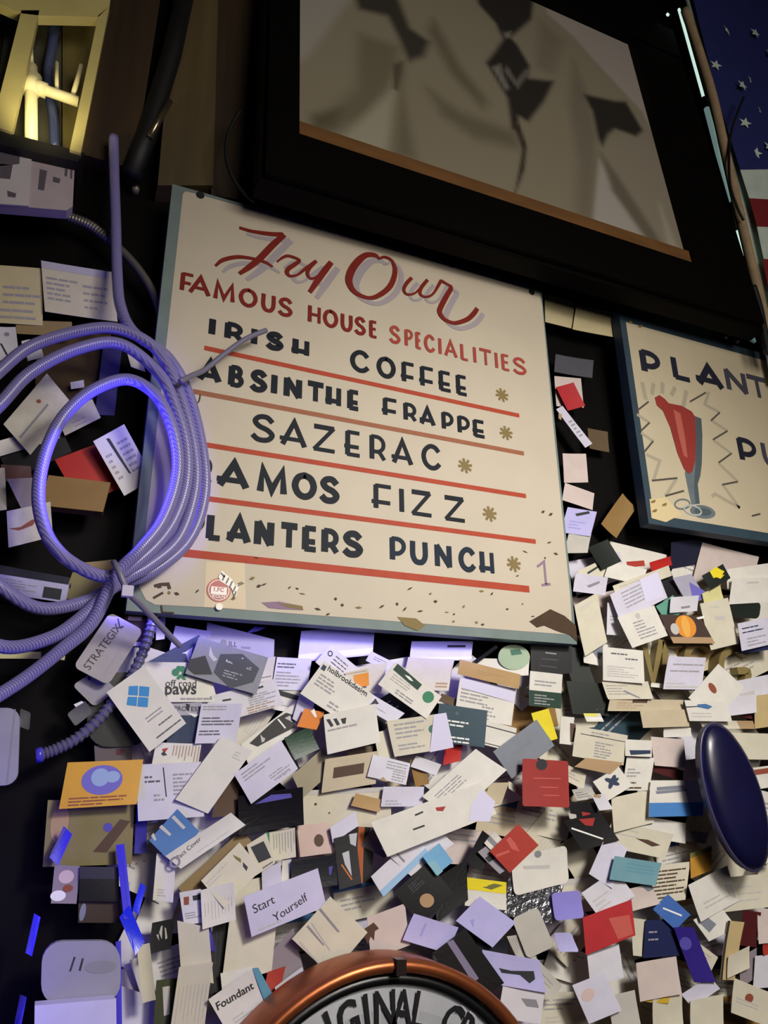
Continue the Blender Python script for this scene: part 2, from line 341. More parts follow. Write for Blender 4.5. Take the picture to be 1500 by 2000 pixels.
b = MB(); face = [(0.0124, 1.8406), (0.0218, 1.8248), (0.0331, 1.82), (0.1062, 1.8221), (0.3005, 1.823), (0.4586, 1.8231), (0.6532, 1.8242), (0.656, 1.8889), (0.6559, 2.1547), (0.6579, 2.4215), (0.6551, 2.4484), (0.6454, 2.4512), (0.472, 2.4542), (0.3004, 2.4557), (0.1613, 2.4566), (0.0333, 2.4565), (0.0197, 2.4555), (0.0164, 2.4485)]
b.poly([(p[0], -.0005, p[1]) for p in face], CREAM)
for pts, wd_, m in ((([(0.0673, 2.1926), (0.5877, 2.1877)]), .0075, RULE), (([(0.057, 2.1207), (0.5906, 2.1188)]), .0075, RULE2), (([(0.0574, 2.0438), (0.5878, 2.0435)]), .0075, RULE), (([(0.0699, 1.9668), (0.599, 1.9681)]), .0075, RULE), (([(0.0551, 1.8894), (0.5794, 1.8893)]), .0105, RULE)):
    b.ribbon(pts, wd_, -.0008, m)
for c_, r_ in (((980, 772), 0), ((988, 846), 1), ((908, 910), 1), ((956, 1004), 1), ((1003, 1102), 1)): pass
for cx, cz in [(0.5574, 2.22), (0.5599, 2.1503), (0.4795, 2.0786), (0.5187, 2.0036), (0.556, 1.9267)]:
    for k in range(4):
        a = math.pi*k/4+.2; b.ribbon([(cx-.012*math.cos(a), cz-.012*math.sin(a)), (cx+.012*math.cos(a), cz+.012*math.sin(a))], .0045, -.0009-.00002*k, OLIVE)
b.poly([(p[0], -.0011, p[1]) for p in [(0.5757, 1.8392), (0.5941, 1.8492), (0.6157, 1.8612), (0.6413, 1.8528), (0.6607, 1.8391), (0.6605, 1.8137), (0.6475, 1.8238), (0.6326, 1.826), (0.6226, 1.8284), (0.6019, 1.8348), (0.5886, 1.8308)]], CHIP)
b.poly([(p[0], -.0010, p[1]) for p in [(0.1651, 1.8337), (0.1889, 1.837), (0.2205, 1.8335), (0.2192, 1.8279), (0.1893, 1.8268), (0.1756, 1.8271)]], PUR)
b.poly([(p[0], -.0012, p[1]) for p in [(0.1855, 1.8347), (0.2205, 1.8335), (0.222, 1.8281), (0.1995, 1.8304)]], OLIVE)
b.poly([(p[0], -.0010, p[1]) for p in [(0.3579, 1.8295), (0.3871, 1.8296), (0.4012, 1.8204), (0.3889, 1.8123), (0.3694, 1.8181)]], OLIVE)
b.poly([(p[0], -.0007, p[1]) for p in [(0.0905, 1.881), (0.1409, 1.8843), (0.1454, 1.8233), (0.0921, 1.8216)]], solid('sign_tape_stain', 'cbb896', .5))
b.ribbon([(0.5989, 1.9271), (0.6122, 1.9368), (0.6123, 1.9005)], .004, -.001, PUR); b.ribbon([(0.6045, 1.8981), (0.6199, 1.9012)], .004, -.001, PUR)
rnd = random.Random(5)
for q in [(0.1514, 1.8646), (0.1607, 1.8551), (0.1674, 1.8578), (0.2021, 1.8569), (0.2127, 1.8565), (0.22, 1.8501), (0.2671, 1.8472), (0.2767, 1.8395), (0.3005, 1.8379), (0.3582, 1.8477), (0.3699, 1.8414), (0.3938, 1.8404), (0.4363, 1.8422), (0.4478, 1.8402), (0.4465, 1.8296), (0.4844, 1.8309), (0.4945, 1.8286), (0.5829, 1.8475), (0.6187, 2.0206), (0.6332, 2.0182), (0.6252, 1.9695), (0.636, 1.952), (0.5783, 1.9489), (0.5609, 1.9085), (0.5134, 1.8762), (0.496, 1.8786), (0.3786, 1.8717), (0.0354, 1.8428), (0.0425, 1.8461), (0.0483, 1.8361), (0.0576, 1.8357), (0.0824, 1.8412), (0.1555, 1.8929), (0.4187, 1.8565), (0.4644, 1.8528), (0.5384, 1.855), (0.2419, 1.8311), (0.2564, 1.8253), (0.1282, 1.8352), (0.137, 1.8563), (0.5662, 1.8651), (0.4109, 1.8671), (0.3348, 1.8422), (0.6147, 1.9429)]:
    a = rnd.uniform(-.3, .9); l = rnd.uniform(.004, .011); t = rnd.uniform(.002, .005)
    b.poly([(q[0]+l*.5*math.cos(a+k)*(1 if k in (0, math.pi) else t/l), -.00115, q[1]+l*.5*math.sin(a+k)*(1 if k in (0, math.pi) else t/l)) for k in (0, math.pi/2, math.pi, 3*math.pi/2)][::1], rnd.choice((FLECK, FLECK, OLIVE)))
b.ribbon([(0.0405, 1.8193), (0.0425, 1.8112), (0.0553, 1.8115), (0.0562, 1.8084)], .002, -.0012, FLECK)
b.ribbon([(0.0304, 1.843), (0.0364, 1.8455), (0.0461, 1.8471), (0.0485, 1.8414)], .004, -.0012, FLECK); b.ribbon([(0.0306, 1.8281), (0.0409, 1.8355)], .003, -.0012, FLECK)
b.ribbon([(0.0663, 2.1171), (0.0656, 2.1082), (0.0626, 2.1021)], .002, -.0012, FLECK)
spart(b, 'painted_face', 'cream painted face with red rules')
WORDS = [('FAMOUS', 0.0337, 0.0062, 'r', [('F', 0.0243, 0.0453, 2.2772), ('A', 0.038, 0.0688, 2.2769), ('M', 0.0725, 0.1048, 2.2763), ('O', 0.1101, 0.1386, 2.2757), ('U', 0.1433, 0.1668, 2.2751), ('S', 0.1692, 0.1939, 2.2747)]), ('HOUSE', 0.0337, 0.0062, 'r', [('H', 0.2158, 0.2396, 2.2739), ('O', 0.2413, 0.2664, 2.2734), ('U', 0.2697, 0.291, 2.273), ('S', 0.2927, 0.3134, 2.2726), ('E', 0.3178, 0.3335, 2.2722)]), ('SPECIALITIES', 0.0337, 0.0058, 'q', [('S', 0.3521, 0.3735, 2.2716), ('P', 0.3789, 0.3962, 2.2712), ('E', 0.3989, 0.4109, 2.2709), ('C', 0.4146, 0.435, 2.2705), ('I', 0.4378, 0.45, 2.2702), ('A', 0.4519, 0.4757, 2.2699), ('L', 0.4805, 0.4978, 2.2694), ('I', 0.5037, 0.5144, 2.2691), ('T', 0.5173, 0.543, 2.2687), ('I', 0.545, 0.557, 2.2684), ('E', 0.5601, 0.5783, 2.2681), ('S', 0.5823, 0.6121, 2.2676)]), ('IRISH', 0.0322, 0.0095, 'n', [('I', 0.0695, 0.0811, 2.2137), ('R', 0.0914, 0.1212, 2.2131), ('I', 0.1302, 0.1431, 2.2126), ('S', 0.1531, 0.1817, 2.2121), ('H', 0.1927, 0.223, 2.2114)]), ('COFFEE', 0.0395, 0.0078, 'n', [('C', 0.2862, 0.3191, 2.2056), ('O', 0.3303, 0.3633, 2.2047), ('F', 0.3721, 0.3979, 2.2039), ('F', 0.4042, 0.4323, 2.2033), ('E', 0.4378, 0.4638, 2.2026), ('E', 0.4694, 0.493, 2.202)]), ('ABSINTHE', 0.0367, 0.0092, 'n', [('A', 0.0606, 0.0932, 2.1387), ('B', 0.1019, 0.1259, 2.1385), ('S', 0.1333, 0.1601, 2.1382), ('I', 0.1631, 0.176, 2.1381), ('N', 0.1829, 0.2122, 2.1379), ('T', 0.2176, 0.2469, 2.1376), ('H', 0.2469, 0.2743, 2.1374), ('E', 0.2816, 0.3038, 2.1372)]), ('FRAPPE', 0.0336, 0.0075, 'n', [('F', 0.339, 0.3664, 2.1385), ('R', 0.3733, 0.3986, 2.137), ('A', 0.403, 0.4297, 2.1356), ('P', 0.4396, 0.4632, 2.134), ('P', 0.4678, 0.4927, 2.1327), ('E', 0.4964, 0.5218, 2.1314)]), ('SAZERAC', 0.0435, 0.0075, 'n', [('S', 0.138, 0.1752, 2.0611), ('A', 0.1826, 0.2204, 2.0612), ('Z', 0.228, 0.2654, 2.0613), ('E', 0.2781, 0.3062, 2.0614), ('R', 0.3159, 0.3456, 2.0615), ('A', 0.3548, 0.3886, 2.0616), ('C', 0.4033, 0.4374, 2.0617)]), ('RAMOS', 0.0418, 0.0095, 'n', [('R', 0.0651, 0.0914, 1.9858), ('A', 0.0982, 0.1404, 1.9853), ('M', 0.151, 0.1942, 1.9846), ('O', 0.2008, 0.2373, 1.984), ('S', 0.2403, 0.2724, 1.9836)]), ('FIZZ', 0.0418, 0.0075, 'n', [('F', 0.3219, 0.3551, 1.9844), ('I', 0.3625, 0.3749, 1.9839), ('Z', 0.3823, 0.4194, 1.9833), ('Z', 0.4374, 0.4759, 1.9822)]), ('PLANTERS', 0.0394, 0.0098, 'n', [('P', 0.0613, 0.086, 1.9088), ('L', 0.0866, 0.1098, 1.9088), ('A', 0.1152, 0.1464, 1.9087), ('N', 0.1506, 0.1791, 1.9086), ('T', 0.1855, 0.2134, 1.9085), ('E', 0.217, 0.2418, 1.9085), ('R', 0.244, 0.2724, 1.9084), ('S', 0.2754, 0.3082, 1.9083)]), ('PUNCH', 0.0387, 0.0082, 'f', [('P', 0.3466, 0.3747, 1.9091), ('U', 0.3796, 0.4099, 1.9081), ('N', 0.4191, 0.4494, 1.9069), ('C', 0.4596, 0.489, 1.9058), ('H', 0.4942, 0.5225, 1.9048)])]
for wrd, cap, wd_, mk, L in WORDS:
    b = MB()
    for ch, x0, x1, zb in L:
        letter(b, ch, x0+wd_*.4, x1-wd_*.4, zb+wd_*.5, cap-wd_, wd_, -.0014, {'n': NAVY, 'f': NAVYF, 'r': REDP, 'q': REDF}[mk], mk in 'rq')
    spart(b, 'lettering', ('red' if mk in 'rq' else 'navy')+' capitals reading '+{'FAMOUSHOUSE': 'FAMOUS HOUSE'}.get(wrd, wrd))
b = MB()
for si_, (pts, wd_) in enumerate((([(0.1047, 2.4148), (0.1247, 2.4146), (0.1529, 2.4189), (0.1725, 2.4243)], [.005, .006, .0075, .008]), ([(0.1742, 2.4239), (0.1555, 2.3962), (0.1382, 2.3677), (0.1226, 2.3469), (0.1093, 2.3318)], [.009, .0105, .0105, .009, .006]),
                 ([(0.0732, 2.3348), (0.083, 2.3479), (0.1039, 2.36), (0.1272, 2.3643), (0.1464, 2.3635), (0.1586, 2.3587)], [.004, .0065, .0065, .005, .0055, .004]),
                 ([(0.1655, 2.3703), (0.1741, 2.3807), (0.1837, 2.3866), (0.2005, 2.3839), (0.1941, 2.3742), (0.1845, 2.3636), (0.1815, 2.3551), (0.1866, 2.3499), (0.198, 2.3551), (0.2109, 2.3705), (0.2281, 2.3904)], [.003, .0045, .005, .005, .007, .0075, .007, .005, .0035, .0055, .006]),
                 ([(0.2273, 2.3892), (0.2183, 2.3757), (0.2144, 2.3638), (0.2179, 2.3552), (0.2263, 2.3577), (0.2362, 2.3693)], [.006, .0065, .006, .0045, .004, .003]), ([(0.253, 2.3951), (0.2437, 2.3784), (0.233, 2.3577), (0.2194, 2.3298)], [.009, .0105, .0105, .007]),
                 ([(0.3368, 2.4268), (0.3304, 2.433), (0.3149, 2.4293), (0.3013, 2.4149), (0.288, 2.3907), (0.2837, 2.3676), (0.2943, 2.35), (0.3172, 2.3457), (0.337, 2.3571), (0.3564, 2.3806), (0.3653, 2.4107), (0.36, 2.4308), (0.3471, 2.4351), (0.3377, 2.4291)], [.004, .008, .0095, .012, .0125, .012, .009, .0065, .0085, .0095, .0085, .006, .005, .004]),
                 ([(0.3952, 2.4071), (0.3855, 2.393), (0.3805, 2.3794), (0.3868, 2.372), (0.403, 2.3807), (0.425, 2.4117)], [.0065, .0065, .0055, .0045, .0035, .006]), ([(0.425, 2.4117), (0.4129, 2.3927), (0.4106, 2.3797), (0.42, 2.3762), (0.4347, 2.3865), (0.4516, 2.4184)], [.006, .0065, .0055, .0045, .004, .006]),
                 ([(0.4516, 2.4184), (0.4622, 2.4141), (0.4699, 2.4089), (0.4612, 2.3908), (0.4504, 2.3683), (0.4459, 2.3528), (0.455, 2.3411), (0.4733, 2.3388), (0.4977, 2.3522), (0.5115, 2.3672), (0.5193, 2.3797)], [.0055, .005, .008, .009, .0095, .009, .0075, .007, .0085, .009, .008]))):
    pr = spline([(p[0], p[1], i) for i, p in enumerate(pts)], 5)
    W_ = [(lambda t: wd_[min(int(t), len(wd_)-1)]+(wd_[min(int(t)+1, len(wd_)-1)]-wd_[min(int(t), len(wd_)-1)])*(t-int(t)))(max(0, min(len(wd_)-1, p.z))) for p in pr]
    Q = [(p.x, p.y) for p in pr]
    b.ribbon([(q[0]+.0115, q[1]-.0075) for q in Q], [x*1.1 for x in W_], -.0009-.00004*si_, SHADE); b.ribbon(Q, W_, -.0016-.00005*si_, REDP)
spart(b, 'script_lettering', 'red script reading Try Our with a lilac shadow')
b = MB(); c0 = [(0.1093, 1.845)][0]
ring = [(math.cos(2*math.pi*i/28), math.sin(2*math.pi*i/28)) for i in range(28)]
SR = solid('sticker_red', 'a5261f', .4); SW = solid('sticker_white', 'e8e2d8', .4); SK = solid('sticker_black', '181616', .4)
b.poly([(c0[0]+.0155*a, -.0014, c0[1]+.0155*d) for a, d in ring], SR); b.poly([(c0[0]+.0135*a, -.0016, c0[1]+.0135*d) for a, d in ring], SW); b.poly([(c0[0]+.0125*a, -.0018, c0[1]+.0125*d) for a, d in ring], SR)
b.poly([(c0[0]-.010, -.0020, c0[1]-.006), (c0[0]+.010, -.0020, c0[1]-.006), (c0[0]+.010, -.0020, c0[1]+.004), (c0[0]-.010, -.0020, c0[1]+.004)], SW)
for s, dz, sc in (('1.FC', -.002, .0075), ('KÖLN', -.0105, .006)):
    V, F, wd_ = text_mesh(s, True); b.mesh([(c0[0]-.5*wd_*sc+v[0]*sc, -.0023, c0[1]+dz+v[1]*sc) for v in V], F, SR if dz > -.005 else SW)
goat = [(0.1116, 1.8709), (0.1164, 1.8666), (0.1248, 1.8606), (0.1299, 1.8522), (0.137, 1.8563), (0.1328, 1.8471), (0.1314, 1.8382), (0.1278, 1.8419), (0.1255, 1.8484), (0.1173, 1.8531), (0.1105, 1.8565), (0.1075, 1.8616), (0.1091, 1.8672)]
b.poly([(p[0], -.0022, p[1]) for p in goat], SW)
for st in ([(0.1105, 1.8674), (0.1154, 1.8624)], [(0.1152, 1.8651), (0.113, 1.8581)], [(0.1207, 1.8616), (0.1178, 1.8545)], [(0.1256, 1.8579), (0.1227, 1.8502)], [(0.1299, 1.8516), (0.1277, 1.8446)], [(0.131, 1.8449), (0.1288, 1.8366)], [(0.1332, 1.8519), (0.1383, 1.8578)]): b.ribbon(st, .002, -.0025, SK)
spart(b, 'sticker', 'round red football club sticker with a leaping goat')
for (x, z), lab in zip([(0.0419, 2.4557), (0.4733, 2.4589), (0.6374, 2.4479)], ('left', 'middle', 'right')):
    b = MB(); b.tube([(x, .0, z), (x, -.002, z)], .0062, solid('nail_dark', '0c0908', .8), 14); spart(b, 'nail_hole')
b = MB(); p = [(0.1107, 1.8231)][0]; b.tube([(p[0], .0, p[1]), (p[0], -.004, p[1])], .0045, SW, 12); spart(b, 'push_pin', 'white pin head')
# ------------------------------------------------------------------ planters punch sign
S = thing('wall_sign', 'cream drink sign with a dark blue border reading Planters Punch and a red cocktail', 'sign', (1.1, .011, 2.24))
DKB = solid('sign_dark_blue_paint', '2c4250', .6, scale=30, dark=.7); CREAM2 = solid('sign_cream_paint_old', 'c6b99c', .6, scale=9, dark=.85, amount=.7)
INKP = solid('sign_ink_navy', '0d1028', .6, scale=80, dark=.8); INKF = solid('sign_ink_navy_faded', '3b3a48', .7); GREYP = solid('sign_grey_paint', 'a39a84', .7); GREYL = solid('sign_line_dark', '4b443c', .7)
GLS = solid('sign_glass_grey', '68747a', .6, scale=40, dark=.7); GLD = solid('sign_glass_dark', '475257', .6); CRD = solid('sign_cocktail_red', '963029', .55, scale=20, dark=.8); CRL = solid('sign_cocktail_pink', 'b25a4c', .55)
PX0, PX1 = 0.8365, 0.8365+.66; PZ0, PZ1 = 2.0293, 2.4572
b = MB(); b.prism([(PX0, PZ0), (PX1, PZ0), (PX1, PZ1), (PX0, PZ1)], 0, .022, DKB); spart(b, 'board', 'dark blue painted border')
b = MB(); i_ = .0135
b.poly([(PX0+i_, -.0006, PZ0+i_*1.3), (PX1-i_, -.0006, PZ0+i_*1.3), (PX1-i_, -.0006, PZ1-i_*1.3), (PX0+i_, -.0006, PZ1-i_*1.3)], CREAM2)
for pts in ([(0.8451, 2.2476), (0.8766, 2.273)], [(0.8466, 2.2064), (0.8715, 2.2287)], [(0.8466, 2.1637), (0.8735, 2.1918)], [(0.8575, 2.1119), (0.9175, 2.1262)], [(0.8831, 2.0865), (0.9286, 2.103)], [(0.981, 2.2944), (1.0272, 2.3241)], [(1.0273, 2.2629), (1.0546, 2.2859)], [(1.0237, 2.222), (1.0661, 2.2482)], [(1.0276, 2.1748), (1.0657, 2.2003)], [(1.0266, 2.1298), (1.068, 2.1424)], [(1.0885, 2.0763), (1.1111, 2.0834)]):
    b.ribbon(pts, .0035, -.0010, GREYL)
for pts in ([(0.8451, 2.2402), (0.8715, 2.2287)], [(0.8485, 2.2036), (0.8735, 2.1918)], [(0.8532, 2.1618), (0.8824, 2.1547), (0.8612, 2.1135)], [(0.9147, 2.1238), (0.8845, 2.0876)], [(1.0358, 2.3271), (1.0188, 2.2966), (1.0546, 2.2859)], [(1.03, 2.2634), (1.0661, 2.2482)], [(1.0248, 2.2211), (1.0657, 2.2003)], [(1.0284, 2.1728), (1.0682, 2.1435)], [(1.029, 2.1292), (1.0605, 2.0887)], [(0.9954, 2.1018), (1.0042, 2.1081), (1.0605, 2.0887)]):
    b.ribbon(pts, .0065, -.0008, GREYP)
for pts in ([(0.8685, 2.3111), (0.8713, 2.2772)], [(0.8959, 2.3149), (0.8882, 2.2915)], [(0.9194, 2.3222), (0.9141, 2.2991)], [(0.9488, 2.3186), (0.9365, 2.2995)], [(0.9764, 2.3167), (0.9616, 2.2795)]): b.ribbon(pts, .009, -.0008, GREYP)
b.poly([(p[0], -.0009, p[1]) for p in [(0.9854, 2.2657), (1.0027, 2.2625), (0.9979, 2.2269), (0.9841, 2.1665), (0.9748, 2.1392), (0.965, 2.1215), (0.962, 2.083), (0.9417, 2.0782), (0.9395, 2.1036), (0.9379, 2.1385)]], GLS)
b.poly([(p[0], -.0011, p[1]) for p in [(0.9887, 2.263), (1.0027, 2.2625), (0.9979, 2.2269), (0.9841, 2.1665), (0.9748, 2.1392), (0.965, 2.1215), (0.962, 2.083), (0.952, 2.0816), (0.9553, 2.116), (0.9698, 2.1693)]], GLD)
b.poly([(p[0], -.0013, p[1]) for p in [(0.8932, 2.285), (0.9056, 2.293), (0.9181, 2.2869), (0.9254, 2.2797), (0.9568, 2.2807), (0.9806, 2.2734), (0.9874, 2.2628), (0.9786, 2.2128), (0.9685, 2.1691), (0.9561, 2.1445), (0.9465, 2.1388), (0.9373, 2.1475), (0.9272, 2.1776), (0.9197, 2.2284), (0.9083, 2.2602), (0.8953, 2.2693)]], CRD)
b.poly([(p[0], -.0015, p[1]) for p in [(0.9345, 2.2686), (0.9509, 2.2632), (0.9523, 2.2186), (0.9504, 2.1712), (0.9413, 2.1748), (0.9369, 2.2158)]], CRL)
for rx, rz, m, y in ((.030, .013, GLS, -.0012), (.020, .0075, GLD, -.0014)):
    c = [(0.9661, 2.0678)][0]; b.poly([(c[0]+rx*a+.004*d, y, c[1]+rz*d) for a, d in ring], m)
c = [(0.9199, 2.0761)][0]; b.ribbon([(c[0]+.018*a, c[1]+.009*d+.004*a) for a, d in ring], .003, -.0012, GLS, closed=True)
c = [(0.942, 2.0675)][0]; b.ribbon([(c[0]+.02*a, c[1]+.009*d) for a, d in ring], .003, -.0016, solid('sign_glass_light', 'a9b2ae', .6), closed=True)
for q in [(0.8845, 2.4385), (0.8601, 2.4414), (0.8777, 2.0692), (0.8533, 2.0544), (0.8528, 2.0715)]: b.ribbon([(q[0]-.005, q[1]-.002), (q[0]+.001, q[1]), (q[0]+.005, q[1]+.003)], [.003, .005, .003], -.0010, OLIVE)
b.poly([(p[0], -.00075, p[1]) for p in [(0.8455, 2.0752), (0.8837, 2.0836), (0.9136, 2.0558), (0.8752, 2.0364), (0.844, 2.0399)]], YST)
spart(b, 'painted_face', 'cream face with a painted red cocktail and zigzag rays')
PWORDS = [('P', 0.8677, 0.9202, 2.3343, 0.0147, 'n'), ('L', 0.9438, 0.9945, 2.3376, 0.0133, 'n'), ('A', 1.0102, 1.0771, 2.3378, 0.0147, 'n'), ('N', 1.0844, 1.1467, 2.3416, 0.0119, 'f'), ('T', 1.1461, 1.203, 2.3399, 0.0112, 'f'), ('E', 1.218, 1.2661, 2.342, 0.0112, 'f'), ('R', 1.2799, 1.3345, 2.3431, 0.0112, 'f'), ('S', 1.3462, 1.4061, 2.3422, 0.0112, 'f'), ('P', 1.0816, 1.1345, 2.1881, 0.0133, 'n'), ('U', 1.1476, 1.1952, 2.1887, 0.0112, 'f'), ('N', 1.2085, 1.2623, 2.1892, 0.0112, 'f'), ('C', 1.2748, 1.3305, 2.1909, 0.0112, 'f'), ('H', 1.3426, 1.4004, 2.1903, 0.0112, 'f')]
for wrd, L in (('PLANTERS', PWORDS[:8]), ('PUNCH', PWORDS[8:])):
    b = MB()
    for ch, x0, x1, zb, wd_, m in L: letter(b, ch, x0+wd_*.4, x1-wd_*.3, zb+wd_*.4, .055-wd_, wd_, -.0016, INKP if m == 'n' else INKF)
    spart(b, 'lettering', 'dark navy capitals reading '+wrd)
# ------------------------------------------------------------------ big framed portrait, leaning forward
S = thing('framed_picture', 'huge dark framed sepia portrait print leaning forward over the cream sign', 'picture', (0.1758, -0.06, 2.5656))
S.rotation_euler = (R_(-4.6), 0, 0)
def ppart(B, name, label=None, smooth=False):
    o = B.build(name, parent=S, smooth=smooth); return tag(o, label)
BLK = solid('frame_black_wood', '070504', .55, scale=14, dark=.5, stretch=(1, 1, 1)); BLK.node_tree.nodes['Principled BSDF'].inputs['Specular IOR Level'].default_value = .08
SLIP = solid('frame_brown_slip', '7d562f', .5, scale=20, dark=.6, stretch=(.6, 3, 3))
PW, PH, FD = 0.7934, 0.66, .018
b = MB()
fw, fwb, fwr = .055, .115, .15
def mould(B, a, bb, mat): B.box(a, bb, mat)
b.box((-fw, -FD, -fwb), (PW+fwr, .03, -.012), BLK); b.box((-fw, -FD, PH+.0), (PW+fwr, .03, PH+fwb), BLK)
b.box((-fw, -FD, -.012), (-.004, .03, PH+.012), BLK); b.box((PW, -FD, -.012), (PW+fwr, .03, PH+.012), BLK)
b.box((-fw-.008, -FD+.012, -fwb-.008), (PW+fwr+.008, .028, -fwb), BLK); b.box((PW+fwr, -FD+.012, -fwb), (PW+fwr+.008, .028, PH+fwb), BLK); b.box((-fw-.008, -FD+.012, -fwb), (-fw, .028, PH+fwb), BLK)
ppart(b, 'frame', 'black moulded frame')
b = MB()
b.box((-.004, -.012, -.012), (PW+.0, .0, .024), SLIP); 
ppart(b, 'inner_slip', 'brown wooden inner slip')
# the print: tones of the photograph itself, softly edged, stored as one colour per vertex
TONES = [
('9b958b', 0.012, [(-0.0192, 0.647), (0.148, 0.7735), (0.0968, 0.4048), (0.0115, 0.1928), (-0.015, 0.1574)]),
('a39b93', 0.008, [(0.5661, 0.764), (1.0263, 0.7014), (0.8543, 0.0332), (0.8319, 0.2514), (0.7814, 0.4271), (0.6826, 0.5331), (0.6301, 0.5965), (0.5652, 0.6414)]),
('716a55', 0.02, [(0.1109, 0.3155), (0.1922, 0.3224), (0.1764, 0.2209), (0.1227, 0.0995), (0.0429, 0.023), (0.0258, 0.0387), (0.0999, 0.1647)]),
('5d5742', 0.015, [(0.0201, 0.0598), (0.0737, 0.1013), (0.0609, 0.0548), (0.0257, 0.023)]),
('a29c88', 0.014, [(0.1859, 0.2716), (0.1503, 0.0226), (0.0661, 0.0176), (0.1233, 0.1165), (0.1682, 0.1899)]),
('6e6653', 0.018, [(0.1824, 0.2698), (0.1999, 0.279), (0.1836, 0.171), (0.163, 0.028), (0.2078, 0.0389), (0.1955, 0.1506)]),
('6d6553', 0.022, [(0.2418, 0.2355), (0.3093, 0.2043), (0.4267, 0.2034), (0.4281, 0.1585), (0.3315, 0.1429), (0.2646, 0.1743)]),
('787060', 0.02, [(0.6144, 0.5083), (0.6315, 0.4085), (0.6318, 0.2759), (0.5701, 0.0226), (0.5279, 0.0242), (0.5637, 0.1797), (0.5752, 0.3603)]),
('a9a39a', 0.008, [(0.622, 0.2135), (0.6553, 0.1428), (0.7068, 0.0364), (0.682, 0.002), (0.5701, 0.0226)]),
('8d8575', 0.02, [(0.6276, 0.2545), (0.775, 0.3602), (0.8162, 0.2451), (0.8051, 0.017), (0.7251, 0.0079), (0.6455, 0.176)]),
('6b6354', 0.012, [(0.6327, 0.2372), (0.664, 0.1835), (0.7391, 0.03), (0.7034, 0.0222), (0.6371, 0.1357)]),
('a59e8e', 0.012, [(0.7594, 0.1458), (0.7725, 0.0591), (0.7802, 0.0219), (0.7532, 0.0348)]),
('6a6350', 0.02, [(0.2724, 0.4478), (0.3218, 0.3333), (0.3739, 0.263), (0.356, 0.2356), (0.2968, 0.3009), (0.2545, 0.4066)]),
('7a7362', 0.02, [(0.5417, 0.6042), (0.5978, 0.567), (0.5489, 0.4306), (0.5067, 0.4299)]),
('3a362f', 0.012, [(0.095, 0.4648), (0.1878, 0.5023), (0.2173, 0.3905), (0.257, 0.3728), (0.2411, 0.3218), (0.209, 0.2913), (0.1903, 0.3504), (0.1719, 0.3994), (0.1131, 0.3847)]),
('2b2824', 0.008, [(0.3765, 0.6436), (0.5559, 0.7575), (0.5177, 0.5903), (0.4538, 0.4957), (0.468, 0.4786), (0.4896, 0.4262), (0.4791, 0.3824), (0.547, 0.4085), (0.5093, 0.3284), (0.4604, 0.2469), (0.4397, 0.2544), (0.4331, 0.2063), (0.4183, 0.2089), (0.4196, 0.2948), (0.3811, 0.3784), (0.4092, 0.4305), (0.4326, 0.4774), (0.4203, 0.5226), (0.3842, 0.5625)]),
('6b675f', 0.006, [(0.4327, 0.3964), (0.4476, 0.3582), (0.479, 0.4103), (0.4868, 0.407), (0.4486, 0.3367), (0.4222, 0.3756)]),
('7b776f', 0.006, [(0.3942, 0.3712), (0.4164, 0.393), (0.4173, 0.368), (0.4279, 0.3283), (0.4184, 0.3157)]),
('827d73', 0.006, [(0.4379, 0.4998), (0.4564, 0.5158), (0.4511, 0.4942), (0.4385, 0.485)]),
('2c2824', 0.008, [(0.6203, 0.4052), (0.7067, 0.426), (0.7392, 0.4395), (0.7681, 0.3623), (0.743, 0.3333), (0.7138, 0.3326), (0.6866, 0.3306), (0.6636, 0.305), (0.6384, 0.2572), (0.6335, 0.2846), (0.6349, 0.358)]),
('3c3528', 0.005, [(0.4223, 0.2387), (0.4391, 0.2277), (0.4471, 0.1758), (0.4321, 0.1071), (0.4132, 0.0608), (0.3997, 0.0304), (0.4188, 0.1016), (0.4345, 0.1613)]),
('57503f', 0.006, [(0.1755, 0.2661), (0.197, 0.2869), (0.1817, 0.1966), (0.1719, 0.1989)])]
def inside_soft(px, pz, poly, soft):
    ins = False; dmin = 9; n = len(poly)
    for i in range(n):
        ax, az = poly[i]; bx, bz = poly[(i+1) % n]
        if (az > pz) != (bz > pz) and px < (bx-ax)*(pz-az)/(bz-az)+ax: ins = not ins
        dx, dz = bx-ax, bz-az; t = max(0, min(1, ((px-ax)*dx+(pz-az)*dz)/(dx*dx+dz*dz+1e-12)))
        dmin = min(dmin, math.hypot(px-ax-t*dx, pz-az-t*dz))
    sd = dmin if ins else -dmin; t = max(0, min(1, .5+sd/(2*soft))); return t*t*(3-2*t)
NX, NZ = 120, 96
me = bpy.data.meshes.new('portrait_print'); vs = [(PW*i/NX, -.002, PH*j/NZ) for j in range(NZ+1) for i in range(NX+1)]
me.from_pydata(vs, [], [(j*(NX+1)+i, j*(NX+1)+i+1, (j+1)*(NX+1)+i+1, (j+1)*(NX+1)+i) for j in range(NZ) for i in range(NX)])
at = me.color_attributes.new('print_tone', 'FLOAT_COLOR', 'POINT')
boxes = [(min(p[0] for p in t[2])-t[1], max(p[0] for p in t[2])+t[1], min(p[1] for p in t[2])-t[1], max(p[1] for p in t[2])+t[1]) for t in TONES]
for i, v in enumerate(vs):
    c = srgb('8a826e')
    for (hx, soft, poly), (a0, a1, b0, b1) in zip(TONES, boxes):
        if a0 < v[0] < a1 and b0 < v[2] < b1:
            k = inside_soft(v[0], v[2], poly, soft); q = srgb(hx); c = tuple(x+(y-x)*k for x, y in zip(c, q))
    at.data[i].color = (*c, 1)
m, nt, bs = new_mat('portrait_print'); an = nt.nodes.new('ShaderNodeVertexColor'); an.layer_name = 'print_tone'
